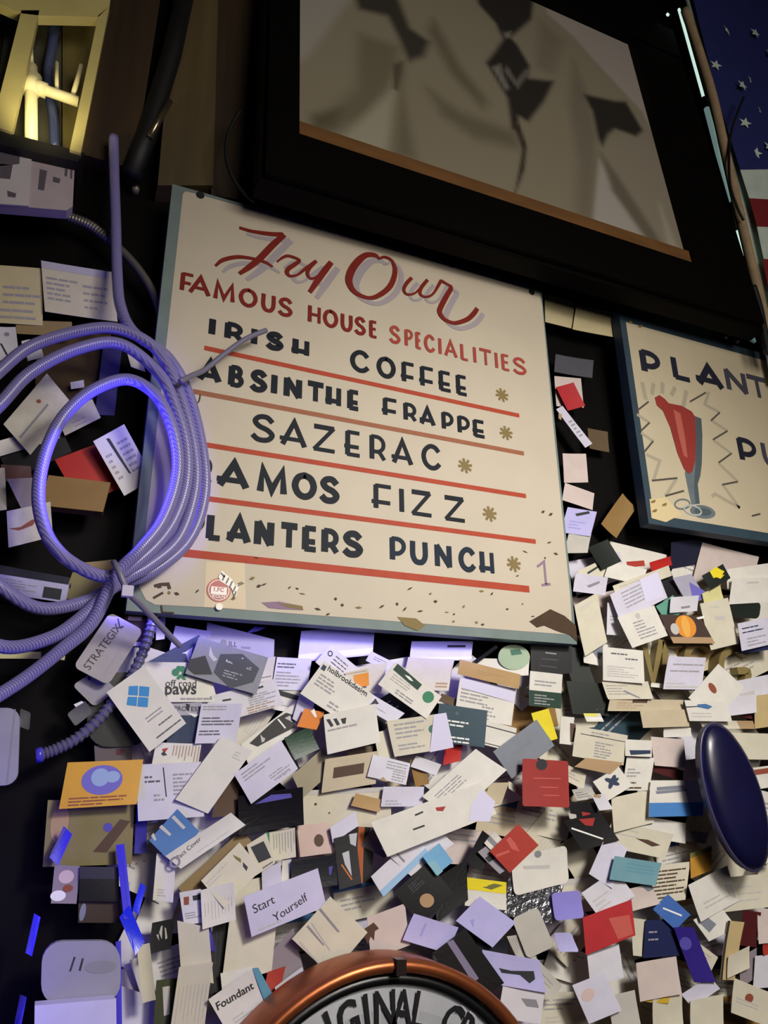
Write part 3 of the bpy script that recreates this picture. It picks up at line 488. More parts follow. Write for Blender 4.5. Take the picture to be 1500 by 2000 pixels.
nt.links.new(an.outputs['Color'], bs.inputs['Base Color']); bs.inputs['Roughness'].default_value = .5; me.materials.append(m)
o = bpy.data.objects.new('portrait_print', me); COL.objects.link(o); o.parent = S; tag(o, 'sepia print of a person in a pale coat with a dark tie')
# ------------------------------------------------------------------ flag, its pole and the glowing reflection at the right
FLW = solid('flag_white', 'c9d6cc', .8, scale=30, dark=.8); FLB = solid('flag_blue', '1b2468', .8, scale=30, dark=.75); FLR = solid('flag_red', '7a1218', .8, scale=30, dark=.8)
fy = -.035
b = MB()
def cloth(pts, dy, mat):
    b.poly([(p[0], fy-dy+.006*math.sin(p[0]*40+p[1]*9), p[1]) for p in pts], mat)
canton = [(1.1831, 3.5277), (1.8835, 3.9689), (1.5961, 3.0682), (1.2186, 2.9198), (1.2079, 3.1383)]; out_ = [(1.1831, 3.5277), (1.8835, 3.9689), (1.3793, 2.3889), (1.1954, 2.373), (1.2186, 2.9198), (1.2079, 3.1383)]
b.prism(out_, fy+.013, fy+.018, FLW)
cloth(canton, .0, FLB)
for q in ([(1.2186, 2.9198), (1.5961, 3.0682), (1.558, 2.9487), (1.2241, 2.838)], [(1.2264, 2.7591), (1.5263, 2.8495), (1.4946, 2.7503), (1.2265, 2.6738)], [(1.2248, 2.5963), (1.4646, 2.6561), (1.4322, 2.5547), (1.2188, 2.505)]): cloth(q, .0, FLW)
for q in ([(1.2241, 2.838), (1.558, 2.9487), (1.5263, 2.8495), (1.2264, 2.7591)], [(1.2232, 2.6728), (1.4946, 2.7503), (1.4646, 2.6561), (1.2248, 2.5963)], [(1.2188, 2.505), (1.4322, 2.5547), (1.3793, 2.3889), (1.1954, 2.373)]): cloth(q, .0004, FLR)
for k, q in enumerate([(1.2189, 3.2481), (1.2872, 3.2038), (1.3442, 3.2555), (1.3462, 3.153), (1.2716, 3.0819), (1.2869, 2.9966), (1.329, 3.0258), (1.29, 3.4007), (1.3856, 3.431), (1.4267, 3.378), (1.4566, 3.2843), (1.4144, 3.1287)]):
    r = .017; a0 = .3
    P = [(q[0]+(r if i % 2 == 0 else r*.42)*math.sin(a0+math.pi*i/5), q[1]+(r if i % 2 == 0 else r*.42)*math.cos(a0+math.pi*i/5)) for i in range(10)]
    cloth(P[::-1], .0035, FLW)
tag(centre(b.build('flag')), 'american flag with white stars hanging at the upper right edge', 'flag')
b = MB(); b.tube(spline([(1.1314, -0.05, 3.3708), (1.1476, -0.05, 3.2587), (1.1623, -0.05, 3.102), (1.1648, -0.05, 2.89), (1.1677, -0.05, 2.7222), (1.1708, -0.05, 2.5782), (1.1742, -0.05, 2.467), (1.1757, -0.05, 2.4074)], 8), .0105, solid('pole_cream', 'a9906f', .7, scale=40, dark=.7, bump=.4), 14)
tag(centre(b.build('flag_pole', smooth=True)), 'beige flag pole along the left edge of the flag', 'pole')
T = thing('mint_reflection', 'thin bright mint white reflected light strip behind the big picture frame', 'light', [(1.1627, -0.03, 2.9523)][0])
MINT = solid('reflected_glow', 'cfeee2', .4, emit=.9)  # glow added for light reflected along the frame edge
def tpart(B, name, lab=None):
    o = B.build(name, smooth=True); o.parent = T; o.matrix_parent_inverse = Matrix.Translation(-T.location); return tag(o, lab)
b = MB(); b.tube([(1.1503, -0.02, 3.4225), (1.1613, -0.02, 3.2768), (1.1717, -0.02, 3.1381)], .0034, MINT, 12); b.tube([(1.174, -0.02, 3.1036), (1.1813, -0.02, 2.9691), (1.1936, -0.02, 2.8371)], .0062, solid('reflected_glow_soft', 'a5c9c4', .4, emit=.28), 12); b.tube([(1.1904, -0.02, 2.7508), (1.1939, -0.02, 2.6454), (1.2041, -0.02, 2.554)], .0052, MINT, 12); tpart(b, 'reflected_streak', 'mint white streak given a glow')
for q in ([(1.1727, -0.02, 3.1353), (1.173, -0.02, 3.1064)], [(1.1955, -0.02, 2.832), (1.1894, -0.02, 2.7533)]):
    b = MB(); b.tube(q, .0072, solid('dark_band', '2b2f2e', .5), 12); tpart(b, 'clip', 'dark band across the streak')  # dark break in the bright streak, built as a sleeve; no real clip
b = MB(); q = [(1.1042, -0.02, 3.3766)][0]; b.tube([q, (q[0], q[1]-.004, q[2])], .004, MINT, 12); tpart(b, 'bright_dot', 'small bright glowing dot')
b = MB(); b.prism([(1.154, 2.56), (1.194, 2.5735), (1.2011, 2.4819), (1.1558, 2.4932)], .0, .006, solid('glass_cyan', '8fb8bb', .3, emit=.12)); tag(centre(b.build('glass_pane')), 'pale cyan glass piece above the planters sign', 'glass')  # faint glow added to the glass, which is no lamp
def cable(name, lab, pts, r, mat, cat='cable'):
    b = MB(); b.tube(spline(pts, 8), r, mat, 10); return tag(centre(b.build(name, smooth=True)), lab, cat)
RUB = solid('black_rubber', '070708', .6); WHC = solid('pale_cable', '8b7f7a', .5)
cable('cable', 'black cable curving down in front of the flag pole', [(1.2474, -0.065, 3.124), (1.1839, -0.065, 3.0026), (1.1549, -0.065, 2.9161), (1.1367, -0.065, 2.8231), (1.1435, -0.065, 2.7631), (1.1539, -0.065, 2.7326)], .0028, RUB)
cable('cable', 'black cable hanging over the cyan glass piece', [(1.2072, -0.03, 2.5636), (1.1811, -0.03, 2.5184), (1.1591, -0.03, 2.4878), (1.1242, -0.03, 2.4606), (1.1055, -0.03, 2.4403)], .004, RUB)
cable('cable', 'short pale cable loop above the planters sign', [(1.1244, -0.015, 2.5382), (1.1274, -0.015, 2.5139), (1.1183, -0.015, 2.4867), (1.0946, -0.015, 2.4563)], .0025, WHC)
cable('cable', 'second pale cable loop left of the cyan glass piece', [(1.0816, -0.02, 2.5084), (1.0794, -0.02, 2.4858), (1.0638, -0.02, 2.4648)], .0022, WHC)
cable('cable', 'pale cable crossing the cyan glass piece', [(1.1006, -0.03, 2.4667), (1.1213, -0.03, 2.4781), (1.1447, -0.03, 2.4989)], .0025, WHC)
cable('cable', 'thick black cable beside the foot of the flag pole', [(1.1445, -0.06, 2.5637), (1.1496, -0.06, 2.5154), (1.1485, -0.06, 2.4663), (1.1472, -0.06, 2.4066)], .008, RUB)
cable('cord', 'thin black cord looping beside the big frame', [(0.0899, -0.02, 2.6286), (0.0747, -0.02, 2.5792), (0.072, -0.02, 2.5313), (0.083, -0.02, 2.4929), (0.1002, -0.02, 2.4693), (0.1209, -0.02, 2.4549)], .003, RUB, 'cord')
# ------------------------------------------------------------------ coiled clear hose, ties, conduit, loom
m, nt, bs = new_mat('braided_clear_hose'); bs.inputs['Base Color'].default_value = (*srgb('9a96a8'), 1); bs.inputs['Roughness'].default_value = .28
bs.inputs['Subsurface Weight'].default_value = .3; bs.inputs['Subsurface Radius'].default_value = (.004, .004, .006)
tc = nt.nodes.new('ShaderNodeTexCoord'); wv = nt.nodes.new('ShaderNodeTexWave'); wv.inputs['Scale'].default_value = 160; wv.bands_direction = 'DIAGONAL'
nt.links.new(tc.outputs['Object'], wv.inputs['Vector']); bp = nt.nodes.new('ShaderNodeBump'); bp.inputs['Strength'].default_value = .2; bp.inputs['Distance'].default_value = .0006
rp = nt.nodes.new('ShaderNodeValToRGB'); rp.color_ramp.elements[0].color = (*srgb('645da0'), 1); rp.color_ramp.elements[1].color = (*srgb('948dba'), 1)  # part of the blue light is put into the hose colour
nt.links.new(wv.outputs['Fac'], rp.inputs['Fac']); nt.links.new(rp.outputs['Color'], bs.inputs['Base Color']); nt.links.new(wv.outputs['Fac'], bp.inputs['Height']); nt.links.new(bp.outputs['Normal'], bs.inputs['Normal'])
HOSE = m
path = [(-0.0901, 0.01, 2.5275), (-0.082, 0.005, 2.4553), (-0.0714, 0, 2.3708), (-0.0595, -0.01, 2.2703), (-0.0501, -0.02, 2.2162), (-0.0299, -0.03, 2.1749), (0.0179, -0.025, 2.15), (0.0512, -0.02, 2.0974), (0.0749, -0.02, 2.0114), (0.0779, -0.02, 1.9508), (0.0618, -0.022, 1.8964), (0.0245, -0.028, 1.8546), (-0.0134, -0.03, 1.8334), (-0.0484, -0.03, 1.8101), (-0.09, -0.03, 1.7984), (-0.1257, -0.03, 1.8123), (-0.1665, -0.035, 1.8479), (-0.2013, -0.04, 1.9258), (-0.1989, -0.04, 2.0221), (-0.1709, -0.04, 2.0864), (-0.1369, -0.04, 2.1284), (-0.0694, -0.045, 2.1634), (-0.0217, -0.045, 2.16), (0.0114, -0.042, 2.1348), (0.0401, -0.04, 2.0774), (0.0588, -0.038, 2.0156), (0.0637, -0.038, 1.9596), (0.0495, -0.04, 1.8961), (0.0165, -0.044, 1.8558), (-0.0167, -0.046, 1.8303), (-0.0493, -0.044, 1.7893), (-0.0812, -0.042, 1.7629), (-0.1267, -0.04, 1.7526), (-0.1747, -0.045, 1.7823), (-0.2201, -0.05, 1.8836), (-0.2036, -0.055, 1.9627), (-0.1671, -0.055, 2.0277), (-0.1412, -0.055, 2.0757), (-0.095, -0.058, 2.1176), (-0.0459, -0.058, 2.137), (0.0057, -0.055, 2.1057), (0.0319, -0.052, 2.0587), (0.0477, -0.05, 2.0085), (0.0499, -0.05, 1.9565), (0.0361, -0.052, 1.9038), (0.0076, -0.056, 1.8609), (-0.0254, -0.058, 1.8349), (-0.0618, -0.055, 1.8446), (-0.0903, -0.055, 1.8673), (-0.1069, -0.055, 1.9), (-0.1134, -0.055, 1.9365), (-0.1108, -0.055, 1.9821), (-0.0972, -0.056, 2.0277), (-0.07, -0.06, 2.0646), (-0.0331, -0.062, 2.0866), (-0.0002, -0.066, 2.072), (0.0226, -0.066, 2.0379), (0.0359, -0.064, 1.9934), (0.0362, -0.064, 1.9526), (0.0245, -0.066, 1.9042), (0.0024, -0.068, 1.8656), (-0.0187, -0.06, 1.8375), (-0.0382, -0.05, 1.7831), (-0.0658, -0.045, 1.7515), (-0.0959, -0.04, 1.7216), (-0.1236, -0.04, 1.6992), (-0.1535, -0.04, 1.6787)]
b = MB(); b.tube(spline(path, 9), .0074, HOSE, 16)
tag(centre(b.build('coiled_hose', smooth=True)), 'coil of braided clear hose lit violet blue hanging over the sign edge', 'hose')
TIE = solid('tie_plastic', '7d7890', .4, trans=.2)
def tie(lab, pts, head, loc):
    t = thing('cable_tie', lab, 'cable tie', loc)
    b = MB(); b.tube(spline(pts, 8), .0036, TIE, 8); o = b.build('strap', smooth=True); o.parent = t; o.matrix_parent_inverse = Matrix.Translation(-Vector(loc))
    if head:
        b = MB(); b.box((-.006, -.004, -.006), (.006, .004, .006), solid('tie_head', 'b9b2cf', .4)); o = b.build('head', parent=t)
    return t
tie('pale plastic tie round the foot of the hose coil', [(-0.0235, -0.06, 1.8515), (-0.0194, -0.08, 1.8381), (-0.0058, -0.078, 1.814), (0.0109, -0.06, 1.8042), (0.028, -0.045, 1.7932), (0.0488, -0.03, 1.7783), (0.0643, -0.02, 1.7676)], True, [(-0.0067, -0.082, 1.8135)][0])
tie('pale plastic tie end sticking out over the sign lettering', [(0.03, -0.07, 2.0933), (0.0458, -0.06, 2.1112), (0.0623, -0.05, 2.1288), (0.0885, -0.045, 2.1631), (0.1162, -0.04, 2.1957), (0.1456, -0.035, 2.2205)], False, [(0.0748, -0.05, 2.1442)][0])
STEEL = solid('grey_conduit', '77726c', .35, metal=.6); LOOM = solid('loom_plastic', '5b5870', .3)
b = MB(); b.tube(spline([(-0.1606, 0.03, 2.3814), (-0.1347, 0.03, 2.3802), (-0.1051, 0.03, 2.3746), (-0.0789, 0.03, 2.3594), (-0.052, 0.03, 2.3397), (-0.0265, 0.03, 2.313), (-0.0055, 0.03, 2.2807), (0.0133, 0.03, 2.2315)], 8), .0062, STEEL, 14)
cd = thing('conduit', 'grey metal conduit curving behind the hanging hose to the sign', 'conduit', [(-0.0712, 0.03, 2.3537)][0])
o = b.build('pipe', smooth=True); o.parent = cd; o.matrix_parent_inverse = Matrix.Translation(-cd.location)
b = MB(); b.tube(spline([(-0.1347, 0.03, 2.3802), (-0.1051, 0.03, 2.3746), (-0.0774, 0.03, 2.359)], 14), .0068, STEEL, 14, ridge=.12, pitch=1); o = b.build('ridged_sleeve'); o.parent = cd; o.matrix_parent_inverse = Matrix.Translation(-cd.location)
ld = thing('loom_tube', 'ribbed spiral tube lit blue running down to the left of the window logo card', 'tube', [(-0.0123, 0.01, 1.6866)][0])
b = MB(); b.tube(spline([(0.0334, 0.02, 1.8251), (0.0328, 0.012, 1.8008), (0.0281, 0.012, 1.7734), (0.0186, 0.012, 1.7421), (0.0081, 0.012, 1.7195), (-0.0018, 0.012, 1.7044), (-0.0173, 0.012, 1.6821), (-0.0369, 0.012, 1.6626), (-0.0558, 0.012, 1.6513), (-0.0718, 0.012, 1.6447)], 16), .0056, LOOM, 14, ridge=.22, pitch=2); o = b.build('ribbed_tube'); o.parent = ld; o.matrix_parent_inverse = Matrix.Translation(-ld.location)
b = MB(); b.tube([(-0.0698, 0.012, 1.6452), (-0.0768, 0.012, 1.6436)], .008, solid('loom_cap', '4a40c8', .3), 14); o = b.build('end_cap', smooth=True); o.parent = ld; o.matrix_parent_inverse = Matrix.Translation(-ld.location); tag(o, 'blue end cap')
# ------------------------------------------------------------------ yellow framed window at the upper left, pipes behind it
YEL = solid('yellow_frame_paint', 'b5a970', .5, scale=20, dark=.8); OLV = solid('olive_back', '6d6236', .6, scale=8, dark=.6); GRB = solid('grey_back', '4c4a40', .4)
F_ = thing('glazed_frame', 'pale yellow painted glazed frame lit from inside at the upper left corner', 'window frame', [(-0.1831, -0.02, 2.5739)][0])
def fpart(B, name, lab=None, smooth=False):
    o = B.build(name, smooth=smooth); o.parent = F_; o.matrix_parent_inverse = Matrix.Translation(-F_.location); return tag(o, lab)
for nm, q in (('stile', [(-0.1349, 2.7053), (-0.1217, 2.7321), (-0.1277, 2.4392), (-0.1423, 2.4399)]), ('rail', [(-0.2963, 2.7134), (-0.1243, 2.8124), (-0.1217, 2.7321), (-0.1345, 2.7022), (-0.2123, 2.6645), (-0.2337, 2.6574), (-0.2888, 2.6651)]), ('stile', [(-0.2345, 2.6633), (-0.2124, 2.675), (-0.2145, 2.4415), (-0.2346, 2.4431), (-0.2387, 2.4705)])):
    b = MB(); b.prism(q, -.035, -.019, YEL); fpart(b, nm)
b = MB(); b.prism([(-0.1924, 2.7653), (-0.1235, 2.802), (-0.1364, 2.4896), (-0.1571, 2.4863)], .028, .034, OLV); b.prism([(-0.2635, 2.7498), (-0.191, 2.7661), (-0.1557, 2.4868), (-0.2516, 2.4867)], .028, .034, GRB); b.prism([(-0.3248, 2.7831), (-0.2455, 2.8287), (-0.2309, 2.7225), (-0.2759, 2.4766)], .030, .034, solid('dark_back', '15120c', .6)); fpart(b, 'back_panel')
PR = thing('pipe_rack', 'bright cream white pipes joined in an H inside the yellow frame', 'pipes', [(-0.2075, -0.005, 2.5641)][0])
WHP = solid('cream_pipe', 'efe6b4', .35)
for pts, r in (([(-0.2174, -0.008, 2.626), (-0.2122, -0.008, 2.5937)], .0035), ([(-0.2122, -0.008, 2.5937), (-0.2077, -0.008, 2.5608), (-0.1927, -0.008, 2.452)], .0085), ([(-0.2096, -0.008, 2.5599), (-0.1774, -0.008, 2.5576), (-0.1438, -0.008, 2.5556)], .0078), ([(-0.1809, -0.008, 2.6169), (-0.1735, -0.008, 2.5594)], .0028), ([(-0.1487, -0.008, 2.626), (-0.1503, -0.008, 2.5921), (-0.1528, -0.008, 2.5606)], .0036)):
    b = MB(); b.tube(pts, r, WHP, 12); o = b.build('pipe', smooth=True); o.parent = PR; o.matrix_parent_inverse = Matrix.Translation(-PR.location)
b = MB(); q = [(-0.2069, -0.008, 2.5601)][0]; b.tube([(q[0], q[1], q[2]+.016), (q[0], q[1], q[2]-.016)], .0118, WHP, 14); b.tube([q, (q[0]+.02, q[1], q[2]-.003)], .0108, WHP, 14); o = b.build('tee_joint', smooth=True); o.parent = PR; o.matrix_parent_inverse = Matrix.Translation(-PR.location)
b = MB(); b.tube(spline([(-0.1965, 0.012, 2.725), (-0.1947, 0.012, 2.6996), (-0.1934, 0.012, 2.6623), (-0.1923, 0.012, 2.6155), (-0.1833, 0.012, 2.5683), (-0.1738, 0.012, 2.5275), (-0.1653, 0.012, 2.4775)], 6), [.009]*8+[.007]*29, solid('blue_grey_plastic', '3c4468', .3), 12); tag(centre(b.build('tap_handle', smooth=True)), 'dark blue grey handle hanging inside the yellow frame', 'handle')
b = MB(); b.prism([(-0.2663, 2.4411), (-0.1236, 2.4465), (-0.13, 2.4274), (-0.2626, 2.4177)], -.03, .05, solid('ledge_black', '0a0806', .6)); tag(centre(b.build('ledge')), 'black wooden ledge under the yellow frame', 'ledge')
CT = thing('carton', 'white paper carton with dark streaks under the black ledge', 'box', [(-0.1863, -0.012, 2.4006)][0])
def cpart(B, name, lab=None):
    o = B.build(name); o.parent = CT; o.matrix_parent_inverse = Matrix.Translation(-CT.location); return tag(o, lab)
b = MB(); b.prism([(-0.2656, 2.4288), (-0.1346, 2.4386), (-0.1283, 2.3655), (-0.1351, 2.3561), (-0.2498, 2.3297)], -.012, .006, solid('carton_card', 'b9aab0', .7, scale=25, dark=.75)); cpart(b, 'body')
b = MB(); b.prism([(-0.2642, 2.4211), (-0.1889, 2.4294), (-0.1811, 2.3454), (-0.2494, 2.3282)], -.015, -.0121, solid('carton_label', 'c9c2c4', .6, scale=20, dark=.85))
DS = solid('carton_streak', '57505a', .7)
for q in ([(-0.2241, 2.4011), (-0.2091, 2.4051), (-0.2087, 2.3805), (-0.2207, 2.3778)], [(-0.2095, 2.361), (-0.1982, 2.3599), (-0.1984, 2.3529), (-0.2075, 2.3514)], [(-0.2334, 2.4424), (-0.2057, 2.4481), (-0.2015, 2.4098), (-0.2265, 2.3958)]): b.poly([(p[0], -.0153, p[1]) for p in q], DS if q[0][0] > -.3 else DS)
cpart(b, 'label', 'pale label with a dark patch')
b = MB()
for q in ([(-0.1764, 2.4132), (-0.1672, 2.4131), (-0.1666, 2.3792), (-0.1742, 2.3782)], [(-0.1464, 2.4357), (-0.1429, 2.4352), (-0.1415, 2.4128), (-0.1449, 2.4133)], [(-0.1585, 2.4064), (-0.1493, 2.4062), (-0.1495, 2.398), (-0.158, 2.3976)], [(-0.1395, 2.4347), (-0.1367, 2.4339), (-0.1346, 2.4108), (-0.1373, 2.4116)]): b.poly([(p[0], -.0123, p[1]) for p in q], DS)
cpart(b, 'print')
PO = thing('black_pole', 'black pole with a shiny metal ferrule slanting beside the tan board', 'pole', [(-0.0341, -0.02, 2.5903)][0])
b = MB(); b.tube([(-0.0067, 0.03, 2.969), (-0.0211, 0.03, 2.7508), (-0.0444, 0.03, 2.5637), (-0.0591, 0.03, 2.4816)], .016, RUB, 16); o = b.build('shaft', smooth=True); o.parent = PO; o.matrix_parent_inverse = Matrix.Translation(-PO.location)
b = MB(); b.tube([(-0.0163, 0.012, 2.634), (-0.0284, 0.012, 2.5923), (-0.0399, 0.012, 2.55)], .0048, solid('ferrule_metal', 'a08f78', .25, metal=.9), 12); o = b.build('ferrule', smooth=True); o.parent = PO; o.matrix_parent_inverse = Matrix.Translation(-PO.location); tag(o, 'shiny metal ferrule')
for lab, q in (('upper grey bolt head beside the hanging hose', [(-0.0567, 0.05, 2.5158)][0]), ('lower grey bolt head beside the hanging hose', [(-0.0495, 0.05, 2.482)][0])):
    b = MB(); b.tube([(q[0], .066, q[2]), (q[0], .052, q[2]), (q[0], .048, q[2])], [.006, .006, .0035], solid('bolt_grey', '8d897e', .4, metal=.4), 12); tag(centre(b.build('bolt', smooth=True)), lab, 'bolt')
# ------------------------------------------------------------------ gold wall letters behind the cards
GOLD = solid('gold_letter', '8d7c4c', .45, scale=30, dark=.6)
for ch, lab, strokes in (('V', 'gold block letter V behind the cards', [[(0.8194, 1.8281), (0.8278, 1.7643), (0.8571, 1.8331)]]),
    ('E', 'gold block letter E beside the lavender lined card', [[(0.8989, 1.8305), (0.8654, 1.8301), (0.8519, 1.7612), (0.8831, 1.76)], [(0.8581, 1.7957), (0.8851, 1.7937)]]),
    ('C', 'gold block letter C under the round orange picture card', [[(0.9714, 1.8261), (0.9524, 1.8356), (0.9234, 1.8285), (0.9079, 1.8077), (0.9136, 1.7798), (0.9415, 1.7726)]]),
    ('G', 'gold block letter G at the right edge', [[(1.0519, 1.8219), (1.0273, 1.8313), (0.9929, 1.8168), (0.9822, 1.7899), (0.9984, 1.7681), (1.0324, 1.7713), (1.0444, 1.7911), (1.0205, 1.7918)]])):
    b = MB()
    for k, st in enumerate(strokes):
        P = [(p.x, p.y) for p in [Vector((q.x, q.y)) for q in spline([(a, c, 0) for a, c in st], 4)]] if ch in 'CG' else st
        b.ribbon(P, .0125, .03-.0002*k, GOLD); n = len(b.v)//2
        vs = b.v[-2*len(P):]; m_ = len(P)
        b.mesh(vs+[(v[0], .055, v[2]) for v in vs], [(i, i+1, 2*m_+i+1, 2*m_+i) for i in range(m_-1)]+[(m_+i, 3*m_+i, 3*m_+i+1, m_+i+1) for i in range(m_-1)]+[(0, 2*m_, 3*m_, m_), (m_-1, 2*m_-1, 4*m_-1, 3*m_-1)], GOLD)
    tag(centre(b.build('wall_letter')), lab, 'letter', 'gold letters on the wall')
# ------------------------------------------------------------------ round metal sign at the bottom, copper rim
CX, CZ, CR, CY = 0.3124, 1.2085, 0.2182, -0.050
K_ = thing('round_sign', 'round silver bottle cap sign with a copper rim at the bottom edge', 'sign', (CX, CY, CZ))
COP = solid('copper_rim', 'b06238', .35, metal=.75, scale=30, dark=.7); SILV = solid('silver_face', 'b9bac0', .45, metal=.3, scale=25, dark=.75); BLKR = solid('black_ring', '0c0c0e', .35)
def lathe(prof, mat, n=96):
    B = MB(); m_ = len(prof)
    vs = [(r*math.cos(2*math.pi*k/n), y, r*math.sin(2*math.pi*k/n)) for k in range(n) for r, y in prof]
    B.mesh(vs, [(k*m_+i, k*m_+i+1, ((k+1) % n)*m_+i+1, ((k+1) % n)*m_+i) for k in range(n) for i in range(m_-1)], mat); return B
r = CR
b = lathe([(r, .05), (r, -.004), (r-.003, -.01), (r-.009, -.012), (r-.014, -.008), (r-.016, .0)], COP); b.build('copper_rim', parent=K_, smooth=True)['label'] = 'copper rim'
b = lathe([(r-.016, .001), (r-.017, -.002), (r-.026, -.002), (r-.028, .004)], BLKR); b.build('black_ring', parent=K_, smooth=True)['label'] = 'black inner ring'
b = lathe([(r-.028, .004), (r-.05, .002), (r-.085, .002), (r-.088, .0035), (r-.3, .0035), (.0005, .0035)], SILV)
b.build('face', parent=K_)
b = MB()
LK = solid('letter_black', '17171a', .4); LS = solid('letter_silver', 'dcdce2', .35, metal=.5)
for k, ch in enumerate('ORIGINAL CRAFT'):
    if ch == ' ': continue
    a = R_(126.58-7.33*k); V, F, wd_ = text_mesh(ch, True); sc = .051
    for dx, dy, mat in ((.0022, .0006, LS), (0, .0, LK)):
        rr = r-.067
        b.mesh([(rr*math.cos(a)+(v[0]-wd_/2)*sc*.72*math.sin(a)+(v[1]*sc+dx)*math.cos(a)+dx, -.0005+dy, rr*math.sin(a)-(v[0]-wd_/2)*sc*.72*math.cos(a)+(v[1]*sc)*math.sin(a)) for v in V], F, mat)
b.build('lettering', parent=K_)['label'] = 'black raised letters round the rim'
b = MB(); a = R_(86.22); b.box((-.006, -.016, -.004), (.006, .0, .012), solid('clip_dark', '3a2f2c', .3, metal=.6), Matrix.Translation(((r-.012)*math.cos(a), 0, (r-.012)*math.sin(a))) @ Matrix.Rotation(-(a-math.pi/2), 4, 'Y')); b.build('rim_clip', parent=K_)['label'] = 'dark clip on the rim'
# ------------------------------------------------------------------ dark oval plaque at the right edge
q = [(0.8816, 1.5883)][0]
OV = thing('oval_plaque', 'glossy dark navy oval plaque hanging at the right edge over the cards', 'plaque', (q[0], -.05, q[1]))
ovl = [(0.0302, -0.0966), (0.0378, -0.0909), (0.0443, -0.0823), (0.0496, -0.0712), (0.0534, -0.0578), (0.0556, -0.0425), (0.0561, -0.0257), (0.0549, -0.008), (0.052, 0.0102), (0.0475, 0.0282), (0.0414, 0.0455), (0.034, 0.0614), (0.0255, 0.0755), (0.0162, 0.0872), (0.0064, 0.0962), (-0.0036, 0.1022), (-0.0135, 0.1049), (-0.0228, 0.1044), (-0.0314, 0.1006), (-0.039, 0.0938), (-0.0453, 0.0841), (-0.0501, 0.072), (-0.0534, 0.0578), (-0.055, 0.042), (-0.0549, 0.0252), (-0.0532, 0.0077), (-0.05, -0.0098), (-0.0452, -0.0269), (-0.0392, -0.0431), (-0.032, -0.0579), (-0.024, -0.0709), (-0.0152, -0.0819), (-0.006, -0.0904), (0.0034, -0.0963), (0.0127, -0.0993), (0.0218, -0.0995)]; n = len(ovl)
b = MB(); prof = ((1, .014), (1, .002), (.95, -.004), (.8, -.009), (.55, -.012), (.25, -.0135))
vs = [(p[0]*s, y, p[1]*s) for s, y in prof for p in ovl]+[(0, -.014, 0)]
b.mesh(vs, [(i*n+k, i*n+(k+1) % n, (i+1)*n+(k+1) % n, (i+1)*n+k) for i in range(len(prof)-1) for k in range(n)]+[((len(prof)-1)*n+k, (len(prof)-1)*n+(k+1) % n, len(prof)*n) for k in range(n)]+[tuple(range(n))[::-1]], solid('oval_navy', '15143a', .3, scale=12, dark=.5)); b.build('body', parent=OV, smooth=True)
b = MB(); b.tube([(p[0]*1.0, .004, p[1]*1.0) for p in ovl]+[(ovl[0][0], .004, ovl[0][1])], .0028, solid('oval_lit_edge', '3c3a55', .35), 8, cap=False); b.build('rim', parent=OV, smooth=True)['label'] = 'pale grey rim for the lit edge'  # rim tone stands in for light along the edge

